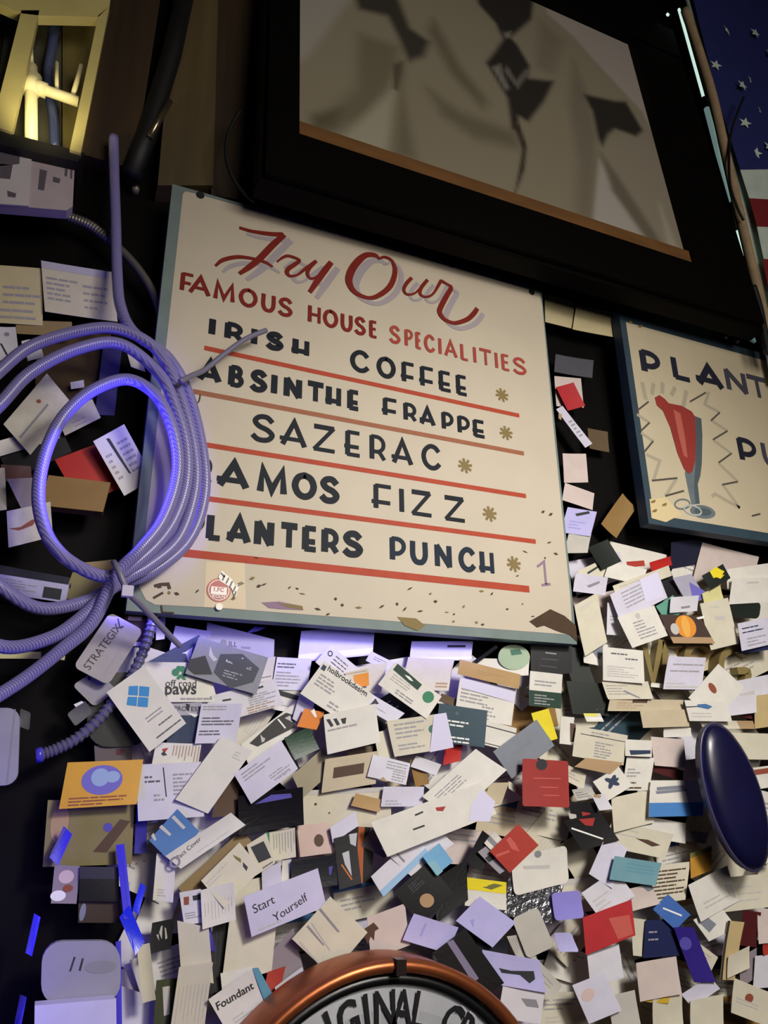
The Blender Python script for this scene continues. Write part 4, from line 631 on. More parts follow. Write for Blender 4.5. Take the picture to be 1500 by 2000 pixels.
# ------------------------------------------------------------------ the cards, notes and scraps on the wall
# label, name, category, paper, x y z (mm), angle, w h skew (0.1 mm), tilts, curl, thickness, outline, print
CARDS = [
('aged tan menu sheet pinned at the left edge above the hose coil','paper_sheet','paper','pap',-1791,300,22332,11.7,607,860,61,3.7,1.9,-3,5,7,5,'rect',[('L',0.2,0.95,0.35,3,0.13,'igl'),('L',0.1,0.9,0.75,2,0.12,'igl')]),
('pale printed receipt with wrinkled top beside the hanging hose','receipt','paper','pap2',-1046,270,22573,6.4,932,776,-63,2.7,2.2,7,10,4,5,'rect',[('L',0.05,0.5,0.3,5,0.1,'igl'),('L',0.55,0.9,0.35,4,0.14,'igl'),('R',0.0,0.0,0.9,0.14,'ilav')]),
('brown wooden panel seen through the top of the hose coil','wood_panel','panel','wood',-978,520,21482,7.6,938,1233,54,-2.7,-2.1,4,-2,2,5,'rect',[]),
('dark violet strap hanging behind the hose coil','strap','strap','dvio',-523,350,21393,7.7,248,1194,147,-1.8,-0.7,2,5,-2,5,'rect',[]),
('tan paper strip under the pale receipt','paper_strip','paper','tanp',-1408,350,21942,11.4,697,212,-5,2.3,-0.2,6,5,2,5,'rect',[]),
('small white card with a black pen stroke at the left edge','business_card','card','lw',-1827,200,21504,12.0,302,514,-11,-4.0,-1.3,14,1,-5,5,'rect',[('G','ink',[(-54,-2),(-34,6),(41,-205),(21,-215)]),('D',0.62,0.22,0.06,'ig')]),
('cream card half hidden behind the right of the hose coil','business_card','card','c',-208,329,21714,-6.3,198,273,-123,-3.9,2.7,1,6,7,5,'rect',[]),
('small crumpled white scrap left of the hose top','paper_scrap','paper','w',-1460,200,21429,25.7,202,126,13,-0.3,-3.9,0,0,-6,5,'rect',[]),
('tiny white scrap above the first on the left edge','paper_scrap','paper','w',-1584,220,21582,27.5,107,87,16,-2.5,-1.1,-3,7,3,5,'rect',[]),
('tiny white torn scrap beside the brown panel','paper_scrap','paper','w',-905,400,21210,22.6,173,101,18,4.0,-0.5,2,0,4,5,'rect',[]),
('large scuffed white card with a rust stain inside the hose loops','business_card','card','scuff',-1303,239,20616,64.8,922,480,181,1.5,3.3,3,-2,8,5,'rect',[('D',0.62,0.3,0.06,'irust'),('R',0.05,0.5,0.7,0.56,'ig')]),
('scuffed white card corner crossing the inner hose loop','business_card','card','scuff',-828,260,20666,39.8,519,281,58,-0.7,-0.8,0,5,-1,5,'rect',[('L',0.3,0.8,0.6,2,0.2,'igl')]),
('grey-white folded card at the left edge under the scuffed card','business_card','card','w',-1406,300,20235,29.0,816,192,33,3.7,-1.4,9,4,-7,5,'rect',[]),
('black card behind the inner hose loop','business_card','card','k',-1271,330,20116,37.9,818,399,71,-2.1,-1.6,-4,4,4,5,'rect',[]),
('maroon card at the left beside the inner hose loop','business_card','card','mar',-1442,300,19782,7.4,335,218,-21,0.2,3.8,-3,4,-4,5,'rect',[]),
('bright red card framed by the inner hose loop','business_card','card','red',-596,309,19930,32.8,616,685,0,-2.4,0.8,0,1,6,5,'rect',[]),
('mustard brown box end below the red card','box','box','khd',-732,190,19542,0.5,727,403,52,0.7,-1.2,0,0,0,200,'rect',[]),
('white card with a black rule leaning on the sign edge','business_card','card','w',-217,120,20096,41.4,462,811,110,3.0,0.8,4,5,8,5,'rect',[('G','ink',[(-22,354),(18,339),(-32,-202),(-55,-180)]),('L',0.55,0.9,0.2,6,0.1,'igl'),('L',0.1,0.3,0.3,5,0.1,'igl')]),
('cream card stack at the left edge beside the maroon card','business_card','card','c',-1610,260,19532,17.1,166,565,64,-3.6,1.5,-2,3,-5,5,'rect',[]),
('mauve torn card above the crumpled white one','business_card','card','mauve',-1262,72,19450,13.1,300,412,-132,1.2,2.1,-2,6,-2,5,'rect',[]),
('crumpled white card with a brown swirl inside the hose','business_card','card','scuff',-1191,51,19063,23.2,495,437,94,0.4,1.9,5,8,-6,5,'rect',[('G','irust',[(-234,7),(-107,-7),(22,45),(123,61),(23,-22),(-135,-44)])]),
('dark navy card above the lavender form','business_card','card','navyd',-1103,300,18497,-6.1,921,127,-20,3.2,-3.5,7,2,-5,5,'rect',[]),
('lavender form with printed lines at the lower left of the coil','form','paper','lavp',-1091,220,18331,-5.2,841,222,-10,0.8,-3.6,-1,-2,-4,5,'rect',[('L',0.15,0.6,0.2,5,0.15,'igl'),('R',0.68,0.3,0.92,0.9,'ink')]),
('khaki card behind the hose tie','business_card','card','kh',-417,279,18414,-0.2,528,333,64,2.5,1.3,9,1,0,5,'rect',[]),
('thin tan strip above the hose tie','paper_strip','paper','tanp',-347,258,18672,13.2,391,161,0,-0.1,2.2,12,5,1,5,'rect',[]),
('yellowed torn paper edge at the far left under the hose','paper_scrap','paper','pap3',-1098,200,17535,2.7,468,79,-7,3.3,0.1,-4,4,3,5,'rect',[]),
('small yellow torn bit right of the torn paper edge','paper_scrap','paper','pap3',-641,200,17531,-3.2,72,48,0,-0.8,1.8,0,-2,4,5,'rect',[]),
('brown paper square tucked above the STRATEGIX card','business_card','card','brp',158,300,17906,-3.6,247,372,-43,0.8,-2.5,3,5,-5,5,'rect',[]),
('pale sliver behind the STRATEGIX card top','business_card','card','pink',136,279,18066,1.3,162,52,4,-1.7,1.3,9,10,-4,5,'rect',[]),
('white slip poking right of the STRATEGIX card','paper_scrap','paper','lw',191,240,17749,0.6,161,51,12,3.2,1.7,5,-1,-1,5,'rect',[]),
('scuffed grey plastic card under the STRATEGIX card','business_card','card','gyl',-233,220,17200,38.7,308,349,-58,-1.2,0.0,5,4,-1,5,'round',[('D',0.5,0.35,0.08,'ig'),('G','ink',[(-1,158),(22,151),(12,109),(-8,120)])]),
('grey rounded card lettered STRATEGIX beside the hose','business_card','card','strat',-138,80,17651,63.6,746,449,-9,0.6,-0.2,13,3,0,5,'round',[('T','STRATEGIX','ink',False,-326,47,286,6,1.1),('L',0.1,0.8,0.75,1,0.1,'igl'),('G','ink',[(348,114),(356,100),(281,31),(268,37)]),('G','ink',[(281,31),(308,2),(294,-7),(260,17)])]),
('clear plastic clip with a shiny rim below the grey card','plastic_clip','clip','gyd',-366,200,16907,42.7,234,171,15,-0.8,-1.2,6,5,8,5,'round',[('G','iwhite',[(8,125),(97,99),(99,71),(7,86)])]),  # white stripe paints the shine on the rim
('black rounded card tucked behind the blue window logo card','business_card','card','k',73,260,16975,2.7,721,856,-38,1.0,0.5,1,-1,2,5,'biground',[]),
('dim mauve card above the gold oval card','business_card','card','mauved',57,300,16463,2.8,408,216,-26,-0.9,-0.1,1,0,7,5,'rect',[('G','imar',[(26,53),(109,57),(105,-12),(30,-8)])]),
('gold card with a blue oval picture','business_card','card','gold',-42,119,16142,2.6,812,482,50,-2.8,0.9,3,3,-1,5,'rect',[('E',0.49,0.42,0.27,0.33,'ivio'),('E',0.46,0.36,0.12,0.2,'isky'),('E',0.62,0.36,0.1,0.13,'isky'),('L',0.1,0.9,0.78,3,0.07,'irust')]),
('brown dim card under the gold oval card','business_card','card','brd',-2,300,15821,-1.0,734,175,-51,-1.8,3.1,-2,-2,-2,5,'rect',[]),
('pale grey ridged plastic case at the left edge','plastic_case','case','gylv',-1134,0,16521,1.7,375,794,-63,-0.4,-0.8,0,0,0,180,'biground',[('G','ig',[(101,382),(115,382),(125,-380),(109,-380)])]),
('clear grey lid edge right of the plastic case','lid','lid','gyd',-934,200,16825,-20.6,119,176,-79,1.1,-0.5,6,6,-6,5,'round',[]),
('blue-lit strip of card left of the navy card','business_card','card','vio',474,450,17999,13.5,111,276,50,0.1,2.8,3,5,4,5,'rect',[]),
('pale lavender card peeking above the navy card','business_card','card','lavp',858,440,17869,-4.9,462,316,22,2.7,2.2,9,-1,5,5,'rect',[]),
('pale card printed ILL under the sign bottom edge','business_card','card','lavg',1507,419,17824,-10.9,921,418,-79,-3.6,-1.5,-2,5,0,5,'rect',[('T','ILL','ink',False,-154,-27,-46,-14,1),('D',0.25,0.5,0.1,'ig'),('G','ig',[(5,8),(130,31),(128,2),(11,-18)]),('G','ivio',[(33,193),(118,310),(283,344),(170,257)])]),
('navy card with a white flower sketch','business_card','card','navy',737,300,17588,31.8,693,355,-7,-0.7,-3.4,12,1,-2,5,'rect',[('G','iwhite',[(102,66),(204,79),(141,-5),(65,-60)]),('G','iwhite',[(50,74),(128,61),(98,39)])]),
('lavender-white card at the top centre with small print','business_card','card','lw',2181,299,17489,0.3,481,424,68,-2.4,1.2,7,-2,3,5,'rect',[('L',0.05,0.6,0.18,2,0.1,'inkl'),('L',0.05,0.8,0.45,5,0.1,'igl')]),
('cream card with a tiny caption beside the hexagon card','business_card','card','c',1802,320,17520,13.9,284,286,104,-2.1,-1.0,4,8,1,5,'rect',[('L',0.4,0.9,0.8,1,0.1,'inkl')]),
('blue-lit flat card under the sign with a lavender edge','business_card','card','vio2',2836,360,17946,8.1,1088,417,104,-0.7,-1.5,-3,6,8,5,'rect',[('R',0.0,0.75,1.0,0.95,'iwhite')]),
('off road paws card with a green paw print','business_card','card','w',746,179,17307,2.5,763,481,-138,-3.1,1.1,-1,4,4,5,'rect',[('G','igreen',[(-28,117),(-32,96),(-44,80),(-62,71),(-83,71),(-101,80),(-115,96),(-120,116),(-116,136),(-104,153),(-86,162),(-66,162),(-47,153),(-33,137)]),('G','igreen',[(2,162),(-1,145),(-11,132),(-26,125),(-42,125),(-57,132),(-68,145),(-72,161),(-69,177),(-59,190),(-45,198),(-28,198),(-13,191),(-3,178)]),('G','igreen',[(49,158),(46,141),(36,128),(21,120),(4,120),(-12,128),(-23,141),(-27,158),(-24,174),(-14,188),(1,196),(18,196),(34,188),(45,175)]),('G','igreen',[(70,105),(68,90),(58,78),(45,71),(29,71),(15,78),(5,90),(1,105),(4,120),(13,132),(27,139),(42,139),(57,132),(67,120)]),('G','igreen',[(-63,42),(-40,83),(0,95),(34,67),(60,26),(19,29),(-7,55),(-30,26)]),('T','off road','ink',False,-189,-53,182,-57,1),('T','paws','ink',True,-190,-147,185,-146,1.05),('L',0.42,0.92,0.9,1,0.1,'igl')]),
('lavender card with a PROTEST emblem over a navy band','business_card','card','lavg',823,200,16835,0.7,393,474,-12,1.7,-2.8,14,2,7,5,'rect',[('R',0.0,0.33,1.0,1.0,'navyi'),('T','PROTEST','ink',False,-130,134,189,128,1.0),('G','ink',[(2,217),(52,210),(40,137),(23,137)]),('G','iwhite',[(17,112),(183,91),(119,58)])]),
('dark grey card with a hexagon and crossed tools','business_card','card','gyc',1287,120,17525,-14.2,913,488,19,-2.1,-3.6,13,0,2,5,'rect',[('G','dgi',[(-127,113),(137,196),(395,77),(369,-109),(118,-262),(-138,-129)]),('G','dgi2',[(-476,-67),(-300,41),(-146,-158),(-354,-221),(-454,-182)]),('G','ilight',[(-280,172),(-203,71),(-139,38),(-180,-2),(-260,53)]),('G','iwhite',[(99,133),(176,103),(166,92),(92,118)]),('G','iwhite',[(152,150),(107,87),(121,79),(166,140)]),('T','Renovations LLC','iwhite',False,-35,38,300,26,1.0),('L',0.48,0.78,0.62,3,0.07,'igl')]),
('white card with a black banner behind the striped photo card','business_card','card','w',2167,320,17141,-8.7,463,287,15,1.7,0.2,9,9,2,5,'rect',[('G','ink',[(-171,109),(116,88),(117,28),(-158,46)]),('L',0.1,0.5,0.6,2,0.12,'igl')]),
('card with a black and white photo strip','business_card','card','w',1941,240,16724,37.5,877,282,79,-0.8,2.2,-2,9,6,5,'rect',[('G','dgi2',[(-312,86),(122,125),(287,109),(370,7),(267,-106),(-4,-52),(-252,-10)]),('G','ilight',[(-140,90),(-41,79),(-145,-8),(-182,-1)]),('G','iwhite',[(143,110),(163,106),(179,-42),(159,-44)]),('G','ilight',[(233,65),(312,50),(291,-41)])]),
('white card with a small green square at its left corner','business_card','card','lw',1543,158,17103,16.7,896,345,-16,-0.0,-2.7,0,-2,1,5,'rect',[('G','igreen',[(-466,167),(-389,167),(-392,100),(-460,106)]),('G','ink',[(-269,89),(-161,78),(-166,57),(-269,67)]),('G','ink',[(153,126),(266,129),(266,105),(155,103)]),('L',0.55,0.95,0.35,5,0.08,'igl'),('L',0.5,0.9,0.75,3,0.09,'irustl')]),
('lavender card with rows of phone numbers','business_card','card','lavw',1224,120,16825,1.8,496,463,57,3.4,-3.2,9,6,7,5,'rect',[('L',0.05,0.65,0.06,2,0.07,'igl'),('L',0.08,0.85,0.35,3,0.08,'inkl'),('L',0.06,0.6,0.68,2,0.08,'inkl')]),
('white card with a red triangle logo and upright lines','business_card','card','w',763,179,16460,-1.8,529,263,21,-3.3,-3.5,4,0,3,5,'rect',[('G','ired',[(-179,57),(-105,76),(-147,5)]),('G','ink',[(-183,4),(-156,35),(-111,-9),(-157,-18)]),('V',0.4,0.95,0.1,9,0.75,'irustl')]),
('white card divided by a thin black vertical rule','business_card','card','lw',715,140,16059,2.8,737,612,-54,1.7,-1.2,-3,2,0,5,'rect',[('G','ink',[(-97,262),(-85,261),(-37,-63),(-49,-62)]),('L',0.12,0.38,0.22,2,0.08,'inkl'),('L',0.55,0.85,0.2,6,0.07,'igl'),('L',0.25,0.42,0.55,2,0.08,'igl')]),
('blue window logo card turned on its corner','business_card','card','w',347,0,16967,40.0,505,847,8,-2.2,-1.3,6,5,1,5,'rect',[('G','iwin',[(-13,330),(72,270),(4,180),(-77,251)]),('G','iwin',[(81,259),(164,179),(94,94),(11,169)]),('G','iwin',[(-90,237),(-10,171),(-75,88),(-153,169)]),('G','iwin',[(0,162),(84,86),(15,2),(-68,79)]),('L',0.35,0.8,0.6,2,0.05,'igl'),('L',0.5,0.85,0.78,1,0.05,'inkl'),('L',0.3,0.95,0.9,1,0.05,'inkl')]),
('narrow white card leaning down the middle','business_card','card','w',1207,99,16235,-22.4,427,835,179,3.4,3.3,6,8,4,5,'rect',[('L',0.6,0.9,0.1,3,0.04,'ilight')]),
('dark brown wedge below the leaning white card','business_card','card','brp',1393,220,15990,4.6,282,443,77,1.9,1.4,-2,8,1,5,'rect',[]),
('green dark card right of the lined white card','business_card','card','green',2296,150,16604,23.1,354,302,-30,-0.3,-0.5,-2,10,7,5,'rect',[('D',0.5,0.4,0.03,'igreen2')]),
('lavender edge of a card behind the orange sticker','business_card','card','lavw',2326,200,17019,-27.1,233,331,-73,3.2,-1.8,6,-1,0,5,'rect',[]),
('orange sticker with white writing','sticker','sticker','orange',2398,129,16902,-7.5,271,234,68,2.5,0.2,2,-1,6,5,'rect',[('G','iwhite',[(-15,97),(25,138),(78,42),(52,30)])]),
('olive beige card beneath the green card','business_card','card','beiged',2490,240,16264,39.2,552,304,50,2.5,1.5,-3,2,-6,5,'rect',[]),
('white lined card in the middle beside the green card','business_card','card','lavw',1832,78,16268,35.6,687,409,9,0.2,-3.4,-2,-2,-6,5,'rect',[('L',0.1,0.7,0.12,3,0.1,'igl'),('L',0.5,0.9,0.65,2,0.08,'igl'),('V',0.55,0.85,0.82,9,0.1,'igl')]),
('white card with a dark ring logo top centre','business_card','card','w',2820,180,17573,-34.4,647,324,41,-2.5,3.5,11,7,-1,5,'rect',[('O',0.12,0.3,0.12,'navyi'),('L',0.25,0.6,0.2,3,0.16,'inkl')]),
('cream card with tan letters and an orange end','business_card','card','c',3049,159,17444,11.9,343,226,28,2.7,3.3,8,4,8,5,'rect',[('R',0.35,0.25,1.0,1.0,'iorg'),('L',0.02,0.9,0.1,1,0.1,'irustl')]),
('white card lettered holbrook design with a navy square','business_card','card','w',2741,60,17218,-28.8,839,524,67,-0.1,3.8,1,5,-5,5,'rect',[('G','navyi',[(-374,222),(-316,222),(-314,154),(-378,152)]),('T','holbrookdesign','ink',True,-289,187,360,186,1.0),('L',0.08,0.45,0.3,4,0.09,'igl'),('L',0.45,0.7,0.75,2,0.1,'igl')]),
('white card with three black hooked marks','business_card','card','w',2930,39,16790,12.6,730,487,43,0.3,-2.6,1,8,-3,5,'rect',[('G','ink',[(-319,178),(-272,177),(-235,84),(-274,74)]),('G','ink',[(-226,168),(-179,167),(-149,83),(-189,75)]),('G','ink',[(-126,148),(-48,151),(-73,77),(-111,85)]),('L',0.05,0.6,0.4,1,0.1,'igl')]),
('beige card with a brown block under the hooked marks card','business_card','card','beige',2966,180,16268,8.3,737,397,91,3.1,-1.5,1,4,-6,5,'rect',[('R',0.18,0.3,0.75,0.62,'irustd')]),
('speckled cream sheet across the middle','paper_sheet','paper','pap2',2961,280,15782,1.7,1191,562,-14,2.9,-2.9,12,3,-7,5,'rect',[('R',0.0,0.0,1.0,0.1,'ilight'),('D',0.15,0.3,0.03,'irustd'),('D',0.3,0.5,0.02,'irustd')]),
('glossy black card with a violet sheen','business_card','card','gk',1931,160,15821,7.0,806,439,15,3.1,-1.1,11,8,7,5,'rect',[('G','ivio2',[(-196,99),(14,180),(256,163),(268,114),(-9,105)])]),  # sheen painted on as a violet patch
('white card peeking out at the far left by the blue strips','business_card','card','lw',513,300,15811,6.7,222,206,21,-0.5,-2.1,-3,1,-3,5,'rect',[]),
('blue card with faint white lettering','business_card','card','blue',799,119,15574,48.2,434,365,6,-2.8,3.9,9,-1,8,5,'rect',[('G','ilight',[(-49,196),(-10,194),(-10,39),(-39,41)]),('G','ilight',[(110,166),(149,163),(144,-32),(109,-24)]),('G','ilight',[(-166,202),(-127,200),(-157,125),(-181,131)])]),
('brown shaded card under the long white strip card','business_card','card','tanp',1336,280,15229,40.2,926,234,11,1.9,-2.4,10,6,-7,5,'rect',[]),  # shadow put into the brown tone
('beige pink card by the top of the striped cards','business_card','card','pink',2524,259,15476,4.6,446,358,-21,-3.9,-0.1,-2,1,-7,5,'rect',[('E',0.62,0.55,0.14,0.2,'irustd'),('R',0.0,0.02,0.04,1.0,'irustd')]),
('lavender blurred card above the beige pink card','business_card','card','lavw',2893,200,15613,27.9,392,174,50,-1.5,3.2,-2,1,-3,5,'rect',[]),
('black card with silver streaks and an orange curve','business_card','card','k',2931,179,15223,10.5,295,580,33,-0.8,0.9,3,6,-1,5,'rect',[('G','isil',[(72,294),(182,286),(136,136),(70,182)]),('G','isil',[(-55,99),(38,110),(22,-186),(-42,-30)]),('G','iorg2',[(-96,-26),(-77,-22),(25,-218),(6,-222)])]),
('cream card with upright print and a green stripe','business_card','card','c',2072,220,15431,7.6,381,330,17,-0.7,-1.3,14,7,6,5,'rect',[('R',0.0,0.0,0.17,1.0,'igreen'),('V',0.3,0.95,0.1,8,0.7,'igl')]),
('cream card with a black square and gold emblem','business_card','card','c',1831,177,15342,28.5,267,352,51,-0.7,0.6,4,3,-3,5,'rect',[('G','ink',[(-75,131),(90,111),(91,-97),(-64,-73)]),('G','iyel',[(63,7),(47,-12),(23,-21),(-3,-18),(-27,-3),(-44,19),(-50,45),(-45,70),(-29,89),(-6,98),(21,95),(45,81),(61,58),(68,32)]),('L',0.4,0.9,0.9,1,0.1,'inkl')]),
('white card with small print and olive mark','business_card','card','c',1489,156,15137,42.1,575,406,-6,-3.6,3.4,6,8,2,5,'rect',[('G','iol',[(144,156),(185,54),(158,20),(139,100)]),('G','ink',[(180,9),(188,-71),(149,-93),(152,-25)]),('L',0.05,0.6,0.15,2,0.1,'ilight')]),
('long white strip card with a letterhead','business_card','card','w',1149,60,15523,32.1,831,214,-82,2.7,-3.0,11,10,-1,5,'rect',[('T','Pact Cover','ink',False,-358,-11,-43,32,1.0),('O',0.02,0.55,0.28,'ig'),('L',0.3,0.8,0.75,1,0.1,'ilight')]),
('white card with a ring logo curling at the left','business_card','card','w',733,160,15142,-9.5,222,466,-80,0.7,-2.9,9,0,2,5,'rect',[('L',0.2,0.8,0.75,3,0.06,'ilight')]),
('white card with a rust square at its corner','business_card','card','lw',1073,200,14824,5.1,244,344,-55,-0.2,2.4,3,9,-6,5,'rect',[('G','irust',[(-100,116),(-40,114),(-41,30),(-95,34)]),('L',0.1,0.8,0.65,3,0.07,'igl'),('G','ink',[(1,115),(93,116),(92,60),(8,65)])]),
('white card with thin upright lines below the olive mark card','business_card','card','w',1348,135,14835,11.1,377,397,30,-0.7,-3.3,12,9,6,5,'rect',[('V',0.1,0.9,0.35,9,0.5,'ilight')]),
('violet edge strip beside the tall cream card','paper_strip','paper','dvio2',1257,259,14645,-3.2,62,553,-194,-0.2,-1.7,4,1,-1,5,'rect',[]),
('black card between the tall cream cards','business_card','card','k',1456,300,14283,11.4,238,650,131,-3.1,-2.5,12,5,-7,5,'rect',[('V',0.2,0.8,0.1,4,0.8,'dgi')]),
('black card with white hand lettering at the left','business_card','card','k',765,260,14549,7.7,236,297,52,0.3,-2.4,1,-1,7,5,'rect',[('G','ilight',[(-24,39),(1,102),(16,99),(2,-35)]),('G','ilight',[(37,81),(51,65),(61,-33),(39,-42)]),('G','ilight',[(-54,18),(-32,27),(-27,-42)])]),
('cream wedge card at the left edge above the olive card','business_card','card','c',624,200,14218,9.5,136,556,-23,0.4,-2.3,13,-2,0,5,'rect',[]),
('dark olive card with a pale streak','business_card','card','olive',891,280,13877,0.3,270,488,-7,-0.7,0.1,0,1,-3,5,'rect',[('G','ilight',[(-68,173),(12,178),(26,-92),(-31,-99)])]),
('tall plain cream card on the left','business_card','card','c',1132,179,14380,-14.6,366,513,-231,3.1,-2.1,4,4,-2,5,'rect',[]),
('cream card with soft vertical streaks at the bottom left','business_card','card','c',1120,158,13943,3.5,363,637,84,3.4,-3.1,9,4,-1,5,'rect',[('V',0.1,0.9,0.3,8,0.6,'ilight')]),
('wide cream card behind the handwritten card','business_card','card','c',1784,240,14571,8.8,579,992,248,-2.2,0.4,2,9,0,5,'rect',[]),
('lavender slip above the handwritten card','business_card','card','lavw',1980,198,15080,15.5,240,257,44,2.9,-1.9,-1,7,-5,5,'rect',[]),
('white sliver beside the navy black card','business_card','card','w',2156,219,15125,10.2,103,267,65,-1.1,-2.1,6,1,8,5,'rect',[]),
('navy black card right of the lavender slip','business_card','card','nk',2498,180,15104,6.0,577,344,6,1.0,-0.1,9,8,4,5,'rect',[('G','ivio2',[(190,41),(244,48),(218,-40),(191,-51)])]),
('grey mauve shaded card right of the handwritten card','business_card','card','mauve',2196,219,14119,41.9,417,515,232,-3.7,1.2,6,9,8,5,'rect',[]),  # shading put into the mauve colour
('red card corner above the clock rim','business_card','card','redd',2043,180,14007,11.8,212,229,103,-2.1,3.1,4,4,6,5,'rect',[]),
('handwritten lavender card reading Start Yourself','business_card','card','lavw2',2126,79,14829,15.6,935,435,-3,2.5,2.0,0,0,-4,5,'rect',[('T','Start','ink',False,-386,4,-124,32,1.0),('T','Yourself','ink',False,-171,-167,269,-72,1.0),('L',0.1,0.4,0.88,1,0.1,'ilight')]),
('wide cream card with slanted lines over the clock','business_card','card','c',2692,100,14435,41.8,620,641,-88,2.5,-0.1,-2,2,0,5,'rect',[('G','ig',[(-151,292),(-124,285),(-117,-17),(-133,-10)]),('G','ig',[(72,319),(100,312),(108,-50),(86,-43)]),('G','ilight',[(-319,234),(-293,227),(-276,-112),(-297,-110)]),('G','ilight',[(-87,277),(-66,276),(-95,-121),(-111,-114)])]),
('small white card tucked at the clock rim','business_card','card','lw',2243,120,13905,28.9,361,305,57,2.4,-0.9,9,-2,-3,5,'rect',[]),
('white card top behind the teal edged card','business_card','card','w',1636,200,14027,6.7,364,269,-13,-3.5,-3.1,6,3,-1,5,'rect',[]),
('white card with bold name and a teal edge','business_card','card','w',1655,80,13885,28.0,557,420,-51,0.6,-2.7,13,8,7,5,'rect',[('G','iteal',[(227,227),(289,195),(324,-223),(206,-253)]),('T','Foundant','ink',True,-259,58,168,29,1.0),('L',0.2,0.6,0.75,2,0.09,'ilight')]),
('bright blue-lit card under the middle of the sign','business_card','card','vio2',4446,360,17932,3.0,982,283,67,-3.5,-3.5,10,8,1,5,'rect',[('G','ink',[(104,87),(402,84),(387,49),(100,51)]),('R',0.0,0.82,1.0,0.95,'iwhite')]),
('blue-lit card end left of the dark gap under the sign','business_card','card','vio',3158,400,17985,1.5,227,356,0,3.7,0.1,8,4,-4,5,'rect',[]),
('white card with blurred print below the blue lit card','business_card','card','lw',3443,260,17703,-20.8,418,158,32,-1.2,2.4,13,0,-1,5,'rect',[('L',0.2,0.7,0.3,2,0.2,'inkl')]),
('cream card with a caption left of the green banner card','business_card','card','c',3182,220,17439,11.8,600,380,171,2.3,1.5,7,2,3,5,'rect',[('L',0.1,0.45,0.2,2,0.1,'igl')]),
('plain cream card behind the green banner card','business_card','card','c',4163,260,17572,0.9,752,448,117,2.3,2.3,13,8,-4,5,'rect',[('R',0.7,0.75,0.95,0.8,'irustl'),('R',0.7,0.85,0.95,0.9,'irustl')]),
('white card with a dark swoosh below the blue lit card','business_card','card','w',5386,260,17733,1.9,949,245,55,-2.3,-1.6,-3,9,3,5,'rect',[]),
('pale green round coaster under the sign','coaster','coaster','grnp',5600,239,17889,-1.8,555,378,84,0.0,0.4,13,-2,-1,5,'disc',[('G','igreen2',[(-61,103),(109,128),(153,60),(-41,22)])]),
('black card with grey lines under the sign corner','business_card','card','k',6261,218,17890,6.7,758,467,112,-2.4,-1.0,5,1,7,5,'rect',[('G','ig',[(-84,116),(113,83),(108,62),(-89,95)]),('G','dgi',[(-180,28),(117,-11),(112,-32),(-184,8)]),('G','dgi',[(-226,-72),(66,-123),(61,-143),(-231,-92)])]),
('thin black pen lying under the blue lit card','pen','pen','gk',5091,212,17893,34.1,468,50,-5,1.1,-0.9,0,0,0,60,'rect',[]),
('white card with a black triangle','business_card','card','lw',3355,140,17081,-26.8,636,213,96,-3.5,0.2,13,-2,-1,5,'rect',[('G','ink',[(-134,-49),(-95,80),(-19,40)]),('L',0.3,0.7,0.6,1,0.1,'igl')]),
('white card with a dark green banner and green seal','business_card','card','w',3780,40,17306,-31.1,834,390,52,1.7,1.9,4,2,-8,5,'rect',[('G','igreend',[(-349,197),(108,163),(87,61),(-364,91)]),('G','iwhite',[(-193,129),(-167,167),(-26,128),(-35,101)]),('G','igreen',[(347,121),(356,86),(348,49),(325,16),(291,-6),(254,-12),(220,-2),(196,23),(186,58),(194,95),(217,129),(250,151),(288,157),(322,147)]),('L',0.1,0.5,0.35,3,0.1,'ilight'),('L',0.3,0.7,0.75,2,0.1,'igl')]),
('white card with lines below the tan card','business_card','card','w',5031,179,17205,-6.9,968,527,62,-0.5,3.5,12,4,5,5,'rect',[('G','lavi',[(-438,276),(514,273),(479,70),(-422,133)]),('L',0.05,0.6,0.25,4,0.1,'igl'),('L',0.45,0.7,0.62,4,0.1,'igl')]),  # lavender band is blue light painted on white
('tan card with brown lettering','business_card','card','tan',5080,100,17591,-9.2,1031,214,12,1.2,1.3,2,-2,2,5,'rect',[('L',0.3,0.75,0.42,2,0.15,'irustl')]),
('brown sliver between the seal card and the teal card','business_card','card','brp2',4543,200,17187,-14.1,512,114,23,-1.6,3.7,9,3,-5,5,'rect',[]),
('white card half green with gold lines','business_card','card','w',6039,120,17410,-2.2,596,506,45,2.0,3.9,-2,8,8,5,'rect',[('R',0.0,0.55,1.0,1.0,'igreend'),('L',0.15,0.9,0.25,2,0.1,'igl'),('L',0.15,0.85,0.66,4,0.08,'igl')]),
('white strip card right of the dark teal card','business_card','card','w',5220,158,16738,-11.2,523,336,8,1.6,1.8,-1,5,-4,5,'rect',[('R',0.0,0.2,1.0,0.24,'ink'),('R',0.0,0.9,0.6,0.93,'ink')]),
('dark teal card with two pairs of white lines','business_card','card','teal',4580,100,16867,-5.7,760,504,18,3.4,-1.3,7,-1,-4,5,'rect',[('L',0.15,0.7,0.4,2,0.1,'iwhite'),('L',0.25,0.68,0.82,2,0.1,'iwhite'),('D',0.38,0.2,0.05,'ig2')]),
('yellow slip behind the grey pointed card','business_card','card','yellow',5994,160,16894,14.6,304,445,-24,2.8,-2.9,1,2,5,5,'rect',[]),
('grey pointed card with faint marks','business_card','card','gyb',5569,80,16571,30.9,877,457,-69,3.9,-0.7,-3,-2,0,5,'rect',[('L',0.3,0.7,0.4,1,0.1,'gyi')]),
('cream card edge left of the lavender ended card','business_card','card','c',3460,200,16587,13.4,245,392,8,-3.8,2.9,-1,2,-8,5,'rect',[]),
('red sliver beneath the dark teal card','business_card','card','red',4497,240,16492,11.5,287,216,97,2.7,3.2,3,6,0,5,'rect',[]),
